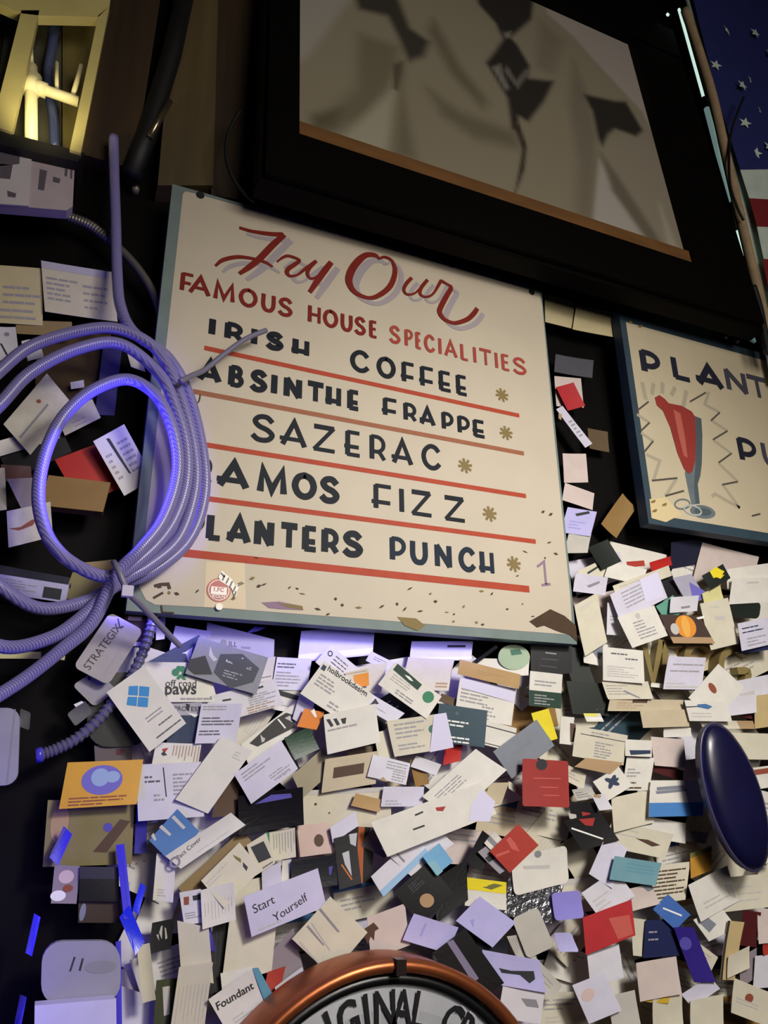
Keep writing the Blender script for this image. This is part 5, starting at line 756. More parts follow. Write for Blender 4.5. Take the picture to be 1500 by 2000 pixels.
('pale striped card with a lavender end','business_card','card','c',3934,79,16737,8.3,872,464,-39,1.4,-3.6,-3,9,7,5,'rect',[('G','lavi',[(230,230),(416,232),(455,-232),(91,-245)]),('L',0.1,0.6,0.12,4,0.12,'igl'),('L',0.1,0.55,0.7,2,0.1,'igl'),('E',0.72,0.4,0.07,0.12,'igreen2')]),  # lavender end is painted blue glow
('dark brown stack edge left of the blurry print card','business_card','card','brp2',3135,280,16335,4.6,370,492,63,-1.6,1.8,7,0,-3,5,'rect',[('L',0.1,0.9,0.2,6,0.12,'irustl')]),
('gold brown card behind the small white triangle','business_card','card','goldd',3987,260,16266,12.3,211,357,6,-0.4,-2.6,14,3,5,5,'rect',[]),
('lavender white triangle tip of a tucked card','business_card','card','lw',4073,220,16343,-16.2,404,160,46,-0.0,2.3,-4,6,-1,5,'rect',[]),
('white card with slanted print right of the stack edge','business_card','card','lw',3497,140,16288,-11.3,554,284,31,-3.9,-0.1,-3,-2,-6,5,'rect',[('L',0.4,0.95,0.12,3,0.14,'igl'),('L',0.6,0.95,0.5,4,0.12,'igl'),('G','irustl',[(-124,-148),(-73,-104),(-4,-159)])]),
('cream lined card end below the grey pointed card','business_card','card','c',5475,200,16018,-29.1,319,94,-42,-0.7,-1.1,4,3,8,5,'rect',[('L',0.1,0.9,0.3,3,0.2,'igl')]),
('beige round ended card left of the red tag','business_card','card','beige',5067,179,15978,1.0,374,280,126,3.1,-2.1,6,4,6,5,'rect',[('G','iol',[(-263,91),(-68,95),(-84,33),(-268,29)])]),
('tan scrap at the left of the speckled sheet','paper_scrap','paper','tan',3207,200,15888,-12.6,399,158,35,1.4,0.7,8,2,-3,5,'rect',[]),
('small lavender white card in the centre','business_card','card','lavw',3697,179,15957,-0.5,593,242,36,-0.2,0.1,11,2,-7,5,'rect',[('L',0.1,0.5,0.7,2,0.15,'igl')]),
('long white card with print rising to the right','business_card','card','w',4589,100,16117,35.6,1043,488,-205,-3.3,-0.3,7,9,-7,5,'rect',[('L',0.1,0.55,0.2,5,0.08,'igl'),('V',0.05,0.4,0.72,9,0.1,'igl')]),
('white card lettered TO with a lavender end','business_card','card','w',4083,0,15692,15.9,1691,443,-99,-2.0,1.4,6,2,-1,5,'rect',[('G','lavi',[(777,137),(928,-70),(750,-282),(458,-175),(558,-12)]),('G','ink',[(-281,131),(-157,136),(-153,115),(-277,109)]),('G','ink',[(-359,-22),(-188,-25),(-185,-46),(-356,-43)]),('G','ired',[(36,121),(185,92),(127,49),(42,79)])]),  # blue glow painted over the right end
('red hang tag with a dark punched hole','hang_tag','tag','redt',5799,-40,16106,-2.5,767,618,22,0.1,-0.1,-3,6,-3,5,'cut',[('G','ink',[(33,247),(22,214),(-6,186),(-44,170),(-86,168),(-123,181),(-147,206),(-155,238),(-144,271),(-116,299),(-78,315),(-36,317),(1,304),(26,279)]),('G','iredl',[(-206,64),(250,73),(249,60),(-206,50)]),('G','iredl',[(-99,-48),(195,-46),(195,-59),(-100,-62)]),('G','iredl',[(-60,-153),(211,-153),(211,-166),(-61,-167)])]),
('black card striped with an orange line','business_card','card','k',3132,240,15282,-4.2,347,645,-24,1.1,2.8,-2,9,-2,5,'rect',[('R',0.35,0.0,0.6,1.0,'iorg3')]),
('mauve grey shaded card below the lettered white card','business_card','card','mauved',3353,219,15412,-26.3,348,245,20,2.1,-2.5,8,0,-7,5,'rect',[]),  # patch of shade built as a dark mauve card
('white card lettered continuing below the TO card','business_card','card','lw',3864,120,15364,28.8,732,504,-210,2.0,3.0,12,9,-7,5,'rect',[('G','ig',[(-317,86),(-288,79),(-225,-115),(-250,-119)]),('G','ink',[(108,303),(146,290),(135,79),(110,94)]),('G','ig',[(461,-17),(505,-23),(514,-144),(471,-137)]),('L',0.1,0.5,0.1,1,0.1,'igl')]),
('white card with a light blue lower edge','business_card','card','lw',3611,99,15155,35.4,796,280,5,-2.9,1.3,-1,8,2,5,'rect',[('R',0.0,0.72,1.0,1.0,'skyi')]),
('black narrow card left of the red card','business_card','card','k',4840,180,15261,56.1,451,265,-7,3.3,-1.6,10,2,6,5,'rect',[]),
('white small card beside the red card','business_card','card','w',5013,159,15376,41.0,224,172,-24,3.7,1.8,7,7,5,5,'rect',[('R',0.3,0.0,0.6,1.0,'ig')]),
('dull red card with a faded patch','business_card','card','redd',5286,77,15287,34.3,573,392,-88,0.1,-0.7,5,0,-5,5,'rect',[('G','iredl',[(-38,158),(35,146),(51,29),(40,-87),(-43,15)]),('G','iredl',[(-289,114),(-83,34),(-81,2),(-293,76)])]),
('grey streaked card under the dull red card','business_card','card','gyl',4975,140,15148,25.6,143,389,-166,-0.7,-2.1,4,9,1,5,'rect',[('R',0.1,0.3,0.9,0.5,'ink')]),
('white card with a yellow top band','business_card','card','w',4844,140,14755,-8.3,600,330,-22,1.1,-2.8,9,6,-6,5,'rect',[('R',0.0,0.0,1.0,0.42,'iyel'),('G','iol',[(-68,67),(113,132),(260,130),(57,46)])]),
('black card with pale print and a brown dot','business_card','card','k',3924,80,14824,34.6,575,503,-62,-1.2,-2.2,-3,0,-6,5,'rect',[('L',0.3,0.65,0.12,4,0.06,'dgi'),('G','irustl',[(56,-155),(27,-177),(-12,-182),(-53,-170),(-88,-143),(-110,-106),(-115,-66),(-102,-32),(-74,-10),(-36,-5),(5,-17),(41,-44),(63,-81),(69,-121)])]),
('black card folded right of the sky blue card','business_card','card','k',4322,119,14826,24.8,540,435,196,-0.4,2.5,13,7,6,5,'rect',[]),
('sky blue square card corner','business_card','card','sky',4101,20,15204,32.2,283,289,-40,0.9,-2.2,7,-1,-3,5,'rect',[('G','skyg',[(-153,54),(-40,13),(-16,-157),(-110,-158)])]),
('pinkish white card printed with a brown dog','business_card','card','pink2',3444,120,14423,14.0,520,462,50,2.0,-1.9,1,5,-4,5,'rect',[('G','irustd',[(-375,108),(-260,131),(-162,154),(-110,68),(-169,56),(-202,-40),(-234,16),(-289,-57),(-306,24),(-369,60)])]),
('dark slate card above the lavender card at lower right','business_card','card','nk',4921,160,14146,-8.2,448,147,1,0.1,-2.0,-3,3,-2,5,'rect',[]),
('grey card with fine parallel lines','business_card','card','gylt',5347,139,14105,3.5,294,301,-136,3.9,-0.2,-2,9,7,5,'rect',[('V',0.05,0.95,0.1,9,0.8,'igl')]),
('bright lavender card right of the white striped black card','business_card','card','lav',4791,76,14443,35.4,445,559,-215,-2.1,-1.1,3,8,3,5,'rect',[('G','lavi2',[(-165,155),(-109,129),(-183,70)])]),  # white card with blue light put into its colour
('bright lavender card above the clock rim','business_card','card','lav',3988,59,14369,61.0,319,620,-125,-1.1,-3.1,8,2,4,5,'rect',[('L',0.3,0.8,0.3,1,0.1,'lavi2')]),  # white card with blue light put into its colour
('lavender card with dark print right of the clock','business_card','card','lav',5164,76,13856,-12.3,853,350,-146,2.0,-1.9,-1,10,-3,5,'rect',[('G','ink',[(-223,7),(-39,1),(285,42),(317,-45),(240,-101),(88,-29),(-176,-40)])]),  # white card with blue light put into its colour
('lavender white card below the dark print card','business_card','card','lw',5260,97,13496,-12.2,628,393,28,0.2,-0.1,7,2,-2,5,'rect',[('G','ig',[(-17,50),(208,61),(259,-23),(75,-28)])]),
('black card with a lavender stripe over the clock rim','business_card','card','k',4439,-40,13976,26.4,521,790,-173,1.4,-2.5,7,-1,-6,5,'rect',[('G','isl',[(-122,397),(-34,379),(71,-173),(-20,-177)])]),
('cream white rounded paper right of the red card','paper_sheet','paper','w',5692,98,15002,7.5,916,459,57,0.7,0.7,2,12,9,5,'round',[('G','ilight',[(-272,100),(161,33),(151,-8),(-259,56)]),('G','ig',[(53,190),(43,172),(23,159),(-1,155),(-27,159),(-47,171),(-60,189),(-61,209),(-51,227),(-32,239),(-7,244),(18,240),(39,227),(52,209)])]),
('crumpled silver foil sheet','foil_sheet','foil','foil',5515,119,14647,-10.2,851,475,166,-0.6,-1.2,2,3,-4,5,'rect',[]),
('grey cream curled card left of the violet card','business_card','card','gylt',5498,97,14264,15.9,430,518,-70,0.2,-1.1,6,-2,-5,5,'round',[]),
('grey cream card at the lower right of the clock','business_card','card','gylt',5595,118,13734,-44.0,564,262,37,-3.4,-2.9,3,10,-7,5,'rect',[('L',0.1,0.8,0.3,2,0.2,'igl')]),
('cream card with reddish print at the upper right of the sign','business_card','card','c',7331,300,19371,24.8,769,316,104,1.4,2.8,5,-1,0,5,'rect',[('G','ink',[(-148,70),(165,99),(179,69),(-136,36)]),('L',0.1,0.5,0.6,1,0.1,'irustl')]),
('lavender card beside the right edge of the sign','business_card','card','lavw',7162,220,19154,-0.2,673,309,84,3.0,3.0,-4,6,4,5,'rect',[('G','ig',[(-87,-31),(187,77),(196,43),(-36,-60)])]),
('tall cream card against the right edge of the sign','business_card','card','c',7042,180,18485,27.6,554,745,335,-3.8,2.3,3,6,2,5,'rect',[('L',0.2,0.8,0.1,2,0.05,'ilight')]),
('pale grey card with a dark smudge below the tall cream card','business_card','card','w',7108,240,18021,-4.7,450,355,47,-2.0,1.0,11,10,8,5,'rect',[('G','gyi',[(-101,84),(117,225),(190,81),(74,-87)])]),
('black-green card with faint white lines','business_card','card','gk2',6862,300,17648,-3.7,427,931,-304,-3.0,-3.7,1,9,1,5,'rect',[('G','dgi',[(-227,-90),(156,-101),(155,-122),(-229,-121)]),('G','dgi',[(-119,-440),(237,-457),(235,-478),(-120,-460)])]),
('deep green black card under the white lined cards','business_card','card','gk2',6904,260,17330,-1.1,671,496,-45,-2.2,-2.0,2,1,7,5,'rect',[]),
('red slip between the cards under the planters sign','business_card','card','red',8794,300,19697,18.7,515,158,36,-0.2,-0.5,4,7,3,5,'rect',[]),
('dim red slip left of the brighter red slip','business_card','card','redd',8272,340,19652,9.6,402,98,3,0.7,1.2,4,4,2,5,'rect',[]),
('white card with a slanted top edge','business_card','card','w',7955,258,19434,-5.8,764,308,139,-3.8,-1.8,-1,-2,8,5,'rect',[]),
('long cream card slanting to the right','business_card','card','c',8243,200,19313,20.8,1416,183,23,-1.3,2.4,14,2,5,5,'rect',[('L',0.1,0.8,0.3,1,0.1,'igl')]),
('black card behind the slanting cream card','business_card','card','k',8921,300,19352,12.6,310,439,-59,-2.7,-1.2,-2,-1,6,5,'rect',[]),
('white card end left of the lined lavender card','business_card','card','lw',7556,220,18609,0.2,284,524,67,2.3,2.7,-4,1,-4,5,'rect',[('L',0.2,0.8,0.4,2,0.1,'igl')]),
('lavender white card with slanted lines','business_card','card','lavw',8047,120,19009,24.6,1194,459,76,-2.9,0.6,9,3,3,5,'rect',[('L',0.2,0.85,0.12,5,0.13,'igl'),('G','lavi',[(181,240),(635,230),(495,-194),(64,-138)])]),  # right half patch paints in the blue glow
('cream white card with an emblem and lines','business_card','card','w',7971,40,18483,18.0,822,528,-56,0.0,-0.1,6,4,7,5,'rect',[('D',0.5,0.15,0.09,'ilight'),('L',0.3,0.8,0.3,6,0.1,'igl')]),
('teal green card under a grey one','business_card','card','tealg',8797,240,18888,29.4,457,321,-42,-0.6,-3.8,3,4,-3,5,'rect',[]),
('lavender grey card with a violet corner','business_card','card','lavg2',9280,220,19279,14.6,471,477,-177,4.0,-0.3,9,5,2,5,'rect',[('G','ivio',[(48,105),(349,-119),(185,-240),(8,-184)])]),
('pale card above the round orange picture card','business_card','card','lw',9072,180,18975,8.1,669,264,119,3.3,2.3,0,5,6,5,'rect',[('G','ig',[(-94,-41),(131,-31),(118,-66),(-90,-77)])]),
('picture card with a round orange shape','business_card','card','photo',8993,120,18525,2.9,891,477,-200,0.2,-1.5,-3,0,-7,5,'rect',[('E',0.5,0.4,0.25,0.4,'iorg'),('E',0.5,0.4,0.1,0.38,'iorgl'),('R',0.0,0.78,1.0,1.0,'irustl'),('G','iwhite',[(243,200),(440,240),(411,193),(282,173)]),('E',0.2,0.5,0.1,0.2,'ilight')]),
('black and green card with a yellow scribble','business_card','card','gk2',9892,140,19529,26.5,604,282,4,-3.7,-0.1,-2,1,6,5,'rect',[('G','iyel',[(-83,139),(114,158),(174,82),(243,15),(130,-22),(-89,8)]),('G','iyel',[(-64,38),(201,-36),(58,-62)])]),
('pale yellow card folded below the yellow scribble card','business_card','card','pap3',9785,199,19167,22.8,532,264,71,0.9,2.8,1,7,2,5,'rect',[]),
('white wavy card at the upper right edge','business_card','card','w',10799,200,19658,11.2,1153,353,159,-1.6,-3.0,-1,8,6,5,'rect',[('G','ig',[(-31,-150),(219,-163),(202,-200)])]),
('plain white card below the wavy one at the right edge','business_card','card','w',10656,138,19348,7.1,990,453,204,3.5,0.2,-2,5,-6,5,'rect',[('R',0.4,0.15,0.7,0.22,'ilight')]),
('dark green tongue shaped card at the right','business_card','card','gk2',10436,180,18991,1.0,814,308,134,0.6,-0.1,11,9,-3,5,'biground',[]),
('pale cream card with a small signature','business_card','card','c',9780,159,18685,13.2,668,799,132,-1.8,-2.3,10,1,-1,5,'rect',[('G','ilight',[(-58,307),(144,301),(127,267)]),('G','ilight',[(-39,134),(190,110),(157,42),(-28,84)])]),
('navy edge of a card under the lavender lined card','business_card','card','navy2',10579,140,18369,8.6,862,237,84,3.9,-2.8,1,6,-3,5,'rect',[]),
('lavender white lined card at the right edge','business_card','card','lavw',10516,60,18542,12.4,941,463,128,-0.7,3.5,10,1,-5,5,'rect',[('L',0.1,0.8,0.2,2,0.15,'navyi'),('L',0.2,0.8,0.6,3,0.12,'igl')]),
('white card with one heading line under the emblem card','business_card','card','w',7515,80,17842,-1.4,769,520,32,2.1,-3.0,4,-1,-5,5,'rect',[('L',0.2,0.6,0.15,1,0.1,'inkl'),('L',0.55,0.85,0.28,1,0.1,'inkl'),('L',0.1,0.85,0.55,5,0.07,'ilight')]),
('cream lined card below the heading line card','business_card','card','c',7592,140,17463,2.4,884,270,-62,-0.2,-1.6,5,8,5,5,'rect',[('L',0.05,0.7,0.2,4,0.16,'igl'),('G','ig',[(-59,5),(216,-112),(187,-122),(-90,-16)])]),
('beige strip card under the cream lined card','business_card','card','beige',7968,180,17252,1.5,1546,183,70,0.4,2.2,2,5,-6,5,'rect',[('L',0.1,0.5,0.3,3,0.2,'irustl'),('R',0.3,0.0,0.5,0.3,'irustd')]),
('lavender lined card over the gold letters','business_card','card','lavw',8782,100,17783,2.1,862,527,237,0.4,3.2,-2,9,0,5,'rect',[('L',0.15,0.95,0.22,1,0.1,'igl'),('L',0.1,0.9,0.42,1,0.1,'igl'),('L',0.05,0.9,0.8,2,0.1,'ilight')]),
('white sliver under the lavender lined card','business_card','card','w',8554,200,17565,-2.1,841,72,32,1.4,-2.2,9,10,6,5,'rect',[]),
('white card with a red brown oval','business_card','card','w',9415,97,17495,37.5,954,615,-200,3.0,-0.9,-2,-3,-2,5,'rect',[('G','irust',[(-37,12),(-66,27),(-89,59),(-102,102),(-102,146),(-89,183),(-65,206),(-35,211),(-6,195),(17,163),(30,121),(30,76),(17,39),(-7,16)])]),
('pale card with grey ghost print at the right','business_card','card','lw',10195,160,17557,10.5,1165,396,178,2.9,-0.4,9,8,4,5,'rect',[('G','ilight',[(-225,-23),(149,-9),(90,-138),(-231,-113)])]),
('pale card below the ghost print card','business_card','card','lw',9929,118,17307,6.5,722,293,132,-3.3,0.9,1,9,-2,5,'rect',[]),
('tan card at the right edge','business_card','card','tanp2',10431,139,17230,6.8,416,527,207,-1.3,0.7,4,-1,-3,5,'rect',[]),
('dark red brown wedge below the pale cards','business_card','card','mar',9967,200,17194,-9.5,636,122,55,-3.7,2.3,14,9,6,5,'rect',[]),
('white card with a blue scribbled logo','business_card','card','w',9141,76,17188,0.6,881,322,-59,3.9,-2.3,-1,-1,1,5,'rect',[('G','iblue',[(-225,98),(-47,112),(92,71),(-6,27),(-204,55)]),('G','ink',[(-462,61),(-200,76),(-203,62),(-466,44)]),('L',0.1,0.9,0.6,2,0.15,'ilight')]),
('beige card with a shaded lower edge','business_card','card','beige',8260,140,17054,2.6,995,266,-7,0.5,2.6,11,0,2,5,'rect',[]),
('cream strip card with a tan end at the right','business_card','card','c',9622,180,16990,0.8,1109,130,-59,1.1,-3.1,8,6,5,5,'rect',[('R',0.7,0.0,1.0,1.0,'irustl')]),
('shiny clear wrapper with a yellow corner','wrapper','wrapper','glossw',6806,60,17026,1.5,313,120,-54,3.6,-0.2,9,4,2,5,'rect',[('R',0.0,0.0,0.8,0.35,'iyell'),('R',0.2,0.5,1.0,0.8,'iwhite')]),  # white tone stands in for its glint
('pale card leaning at the left of the cream lined card','business_card','card','w',6396,200,16842,-3.7,221,397,46,2.4,-2.5,14,4,2,5,'rect',[('G','irustd',[(67,113),(152,101),(138,-156),(65,-161)])]),
('white strip card above the dark gap at the right','business_card','card','w',8558,220,16851,2.2,555,137,18,2.0,-2.1,-1,9,-8,5,'rect',[]),
('cream card with small lines and a tan lower edge','business_card','card','c',6915,100,16627,-8.0,903,442,56,2.8,-2.5,-4,5,8,5,'rect',[('G','irustl',[(-246,-211),(423,-182),(185,-381),(-448,-364)]),('L',0.3,0.65,0.1,2,0.1,'igl'),('R',0.1,0.22,1.0,0.24,'ink'),('L',0.4,0.75,0.4,6,0.09,'igl')]),
('pinkish white plain card right of the small lines card','business_card','card','pink2',8280,178,16545,-2.8,658,433,7,-3.3,0.5,10,8,7,5,'rect',[('D',0.2,0.35,0.05,'ilight')]),
('white label card with dark blue print','business_card','card','w',7610,79,16595,-1.4,524,241,35,-0.3,2.1,3,3,1,5,'rect',[('G','navyi',[(-187,-35),(233,-21),(226,-72),(-170,-104)])]),
('white card with short lines down its middle','business_card','card','w',7586,137,16229,-0.7,538,473,167,1.0,2.4,14,-2,-1,5,'rect',[('L',0.1,0.6,0.35,3,0.1,'igl'),('L',0.1,0.8,0.75,2,0.15,'irustd')]),
('dark red brown card behind the white cards','business_card','card','mar',8287,220,16262,-14.0,608,161,19,-1.9,-0.3,4,-1,-7,5,'rect',[]),
('white diamond card with a dark blue flower','business_card','card','w',7073,100,16091,23.5,521,327,-76,-3.5,-3.3,-3,3,1,5,'rect',[('G','navyi',[(62,4),(44,-12),(19,-20),(-11,-17),(-37,-5),(-56,14),(-63,36),(-58,57),(-41,73),(-15,80),(14,78),(41,66),(60,47),(68,25)]),('G','navyi',[(13,25),(-4,22),(-28,28),(-54,43),(-78,63),(-95,84),(-101,103),(-95,115),(-78,119),(-54,112),(-28,98),(-4,78),(13,56),(19,37)]),('G','navyi',[(94,-57),(77,-60),(53,-53),(26,-39),(2,-18),(-14,3),(-20,22),(-15,34),(2,37),(26,31),(53,16),(77,-4),(94,-26),(100,-44)]),('G','navyi',[(-5,21),(-12,34),(-7,52),(9,71),(32,87),(58,97),(82,99),(99,92),(105,79),(100,61),(85,42),(61,27),(35,17),(11,15)]),('G','navyi',[(-97,-34),(-103,-20),(-98,-3),(-83,16),(-60,31),(-34,41),(-10,43),(6,37),(13,24),(8,6),(-8,-13),(-31,-28),(-56,-38),(-80,-40)]),('G','navyi',[(19,18),(21,27),(33,37),(54,43),(78,46),(101,44),(119,38),(128,30),(126,20),(113,11),(93,4),(69,1),(46,3),(28,9)])]),
('large plain cream card near the blue banded card','business_card','card','c',7423,158,15717,8.3,795,455,121,-3.0,1.4,13,3,4,5,'rect',[]),
('white card with a blue lower band','business_card','card','w',8214,60,15876,-0.3,1032,510,145,-2.4,-1.5,-2,6,4,5,'rect',[('R',0.0,0.62,1.0,1.0,'iblue2'),('G','gyi',[(-350,159),(162,186),(180,137),(-358,110)]),('G','gyi',[(-386,101),(207,137),(200,98),(-366,62)])]),
('cream wall sheet behind the dark oval plaque','paper_sheet','paper','c',10131,240,16660,-0.4,917,421,123,1.9,-2.2,3,6,6,5,'rect',[]),
('pale card left of the dark oval plaque','business_card','card','pink2',8761,199,16273,3.2,402,343,120,3.5,-0.2,-3,2,1,5,'rect',[]),
('white card with a red stripe at the right edge','business_card','card','w',10162,180,16165,5.1,490,331,119,0.1,0.9,-2,6,8,5,'rect',[('R',0.0,0.1,1.0,0.35,'irust')]),
('cream card behind the red hang tag edge','business_card','card','c',6519,240,16182,-22.3,352,221,-9,0.6,3.9,4,6,-5,5,'rect',[('L',0.1,0.8,0.4,2,0.2,'igl')]),
('black card with red and white marks','business_card','card','k',6556,160,15693,-3.0,502,302,-23,1.1,3.9,-3,1,2,5,'rect',[('G','ired',[(-59,22),(107,9),(123,-100),(-19,-86)]),('G','iwhite',[(81,-29),(199,-44),(196,-80)]),('G','ilight',[(-296,-4),(-156,-18),(-150,-90),(-277,-76)])]),
('lavender white glinting card by the red hang tag','business_card','card','lw',6820,79,15841,3.9,234,217,-98,-2.1,-1.1,2,1,-7,5,'rect',[('G','irustl',[(-142,123),(12,92),(-20,57),(-127,76)])]),  # pale tone and orange patch paint a glint
('grey lined card left of the lavender glinting card','business_card','card','gylt',6593,180,15955,5.3,368,160,-72,0.5,1.4,10,6,-4,5,'rect',[('L',0.1,0.8,0.3,3,0.2,'inkl')]),
('black card with a red patch and a white edge','business_card','card','k',6622,137,15461,9.7,663,430,-194,-0.8,-0.5,11,8,2,5,'rect',[('G','ired',[(-171,191),(115,154),(47,57),(-78,90)]),('G','iwhite',[(-317,110),(175,-134),(158,-149),(-334,92)])]),
('cream card blurred below the flower diamond card','business_card','card','c',7491,179,15314,-11.0,1137,367,165,0.1,-0.1,1,6,0,5,'rect',[('G','irustd',[(-54,12),(172,29),(401,-9),(249,-52)]),('L',0.1,0.8,0.2,2,0.2,'ilight')]),
('cream card between the blue band card and the oval plaque','business_card','card','w',7994,200,15439,-8.8,884,290,12,3.7,2.3,7,1,-7,5,'rect',[('G','ig',[(-437,88),(-284,117),(-233,38),(-336,16)])]),
('lavender white card left of the dusty teal card','business_card','card','lavw',6861,116,15062,52.0,630,399,-57,-2.7,3.5,0,6,8,5,'rect',[]),
('cream stack of cards with many dark edges','business_card','card','c',7955,160,14725,2.3,670,488,220,-2.2,-2.5,-3,-1,1,5,'rect',[('L',0.05,0.95,0.15,8,0.1,'irustd')]),
('dusty teal card with faint lines','business_card','card','tealb',7261,60,14919,-8.7,867,313,119,-1.9,3.3,10,6,5,5,'rect',[('L',0.3,0.9,0.2,3,0.15,'iteal')]),
('grey white blurred card above the bright red card','business_card','card','lw',6774,95,14644,22.4,684,423,-122,-1.9,0.5,7,6,4,5,'rect',[('L',0.1,0.6,0.4,3,0.15,'ilight')]),
('white card tucked under the dusty teal card','business_card','card','pink2',7384,139,14571,7.0,505,281,-70,-0.9,-0.7,6,10,0,5,'rect',[('G','gyi',[(-1,179),(150,170),(246,63),(138,47)])]),
('mustard card near the right edge','business_card','card','gold2',8582,139,14976,10.9,460,314,141,-2.1,2.2,4,1,5,5,'rect',[('R',0.0,0.0,1.0,0.2,'iol')]),
('cream card with blurred print at the right','business_card','card','w',8681,78,14557,14.1,889,516,-38,2.7,3.6,7,5,3,5,'rect',[('G','ilight',[(255,38),(436,-18),(428,-209),(290,-127)]),('L',0.2,0.8,0.6,2,0.12,'ilight')]),
('cream folded card at the right edge below the oval plaque','business_card','card','c',9365,120,14524,1.5,1026,462,162,3.3,-2.5,6,9,-8,5,'rect',[('G','ilight',[(-351,113),(-242,104),(-216,-9)]),('L',0.2,0.8,0.3,3,0.2,'ilight')]),
('white card at the right edge above the oval plaque foot','business_card','card','w',9950,120,15191,10.3,398,537,242,-3.5,-0.7,13,4,-5,5,'rect',[]),
('grey shaded card left of the oval plaque foot','business_card','card','mauve',8480,240,15338,-7.1,802,159,41,-0.6,2.6,4,2,8,5,'rect',[]),
('cream card right of the bright red card','business_card','card','c',7281,160,14071,-9.6,252,462,-37,1.7,1.7,2,8,4,5,'rect',[]),
('bright red card in the lower right','business_card','card','red2',6690,39,14259,11.5,865,433,86,0.4,-0.6,6,0,-2,5,'rect',[('G','iredl',[(24,99),(375,47),(361,-192),(93,-185)])]),  # paler patch is a painted highlight
('medium blue card with a white line','business_card','card','blue2',7883,118,14351,27.6,373,423,-190,-1.8,3.2,6,0,5,5,'rect',[('G','iwhite',[(-99,131),(141,-126),(117,-137),(-121,124)])]),
('dark navy card below the medium blue card','business_card','card','navy2',7691,139,14034,-2.4,708,461,94,0.2,3.6,-2,-3,-3,5,'rect',[('L',0.1,0.5,0.3,2,0.2,'igl')]),
('deep indigo card slanting down the right','business_card','card','indigo',8148,80,13804,-4.0,376,685,-308,0.6,-1.3,5,8,0,5,'rect',[('E',0.3,0.3,0.3,0.12,'ivio2')]),
('lavender tip of a card under the indigo card','business_card','card','lavw',8221,119,13334,19.2,557,212,-95,1.1,-3.7,2,5,5,5,'rect',[]),
('violet curled card at the left of the bright red card','business_card','card','viol',6055,60,14555,0.9,470,334,-21,-0.3,-0.4,3,9,-4,5,'round',[]),
('lavender curled card below the violet one','business_card','card','lav',5981,80,14121,-4.1,304,224,-101,-0.2,0.4,8,8,-6,5,'round',[]),  # white card with blue light put into its colour
('grey white card under the bright red card','business_card','card','lw',6616,120,13787,6.7,585,395,49,-2.7,3.5,12,-2,-7,5,'rect',[]),
('pinkish cream card right of the grey white card','business_card','card','pink2',7475,98,13565,1.0,751,455,8,-1.0,2.4,11,5,-5,5,'rect',[]),
('mustard yellow folded strip near the bottom right','business_card','card','yeld',7443,119,13355,-8.4,461,157,71,-3.2,2.6,-3,1,-7,5,'rect',[]),
('cream card under the mustard yellow strip','business_card','card','c',7600,140,13158,-3.8,551,386,24,0.9,3.7,10,10,-5,5,'rect',[]),
('lavender white card at the bottom right centre','business_card','card','lavw',6410,80,13442,9.1,571,478,-132,-3.2,3.6,-3,0,-8,5,'rect',[('E',0.3,0.35,0.2,0.15,'pinki')]),
('grey card right of the bottom lavender white card','business_card','card','gylt',6874,140,13225,4.8,443,429,12,-2.7,-3.2,2,7,-3,5,'rect',[]),
('white card with a grey block emblem','business_card','card','w',8646,99,14154,14.4,574,342,-154,-1.6,-0.5,-2,-2,-5,5,'rect',[('G','gyi',[(-271,99),(-92,115),(17,-14),(-155,-68)])]),
('cream curled card below the block emblem card','business_card','card','c',8361,140,13777,-33.1,504,210,29,2.0,0.6,1,-1,7,5,'rect',[('L',0.1,0.8,0.3,2,0.2,'igl')]),
('tan card standing upright at the lower right','business_card','card','tanp2',8852,78,13804,-7.2,305,761,212,2.6,1.5,4,9,6,5,'rect',[('R',0.0,0.0,0.15,1.0,'ink')]),  # dark left strip paints the shadow beside the card
('maroon card near the right edge','business_card','card','mar',9305,99,14047,-9.5,353,480,92,3.3,2.3,5,7,4,5,'rect',[]),
('cream card over the maroon card foot','business_card','card','c',8941,57,13648,10.1,485,260,117,3.0,3.6,1,9,-5,5,'rect',[]),
('grey shaded card right of the maroon card','business_card','card','mauve',9201,140,13543,13.9,390,346,156,2.4,3.0,-1,1,7,5,'rect',[]),
('white card at the right edge by the maroon card','business_card','card','pink2',9621,78,14064,-0.4,340,451,115,-1.3,-2.5,6,10,6,5,'rect',[]),
('small red card at the right edge','business_card','card','redd',9609,100,13754,-0.3,252,141,36,2.8,2.0,11,9,7,5,'rect',[]),
('cream card with a brown dot at the lower right','business_card','card','c',9050,57,13136,-20.1,733,436,10,-1.4,3.4,6,6,-4,5,'rect',[('G','irust',[(55,66),(49,39),(28,13),(-5,-6),(-43,-16),(-78,-14),(-104,0),(-115,22),(-109,49),(-88,75),(-55,94),(-17,104),(18,102),(44,89)]),('L',0.1,0.8,0.5,2,0.1,'ilight')]),
('plain cream card at the bottom right','business_card','card','c',8254,98,13067,2.3,599,385,89,0.1,-1.0,5,4,1,5,'rect',[]),
('white card in the right margin by the grey shaded card','business_card','card','lw',9460,100,13475,-2.1,399,417,94,3.1,0.4,-2,-1,-5,5,'rect',[]),
('khaki paper crossed by a dark band','paper_sheet','paper','kh',-103,279,15631,-0.8,924,675,-47,0.9,1.0,0,1,-4,5,'rect',[('G','irustd',[(305,134),(419,111),(200,-211),(55,-201)]),('G','ivio2',[(232,49),(230,28),(218,11),(199,2),(178,3),(157,12),(141,29),(133,50),(136,71),(147,87),(166,96),(188,96),(209,87),(225,70)]),('E',0.15,0.35,0.1,0.3,'irustl')]),  # violet dot is a painted glow
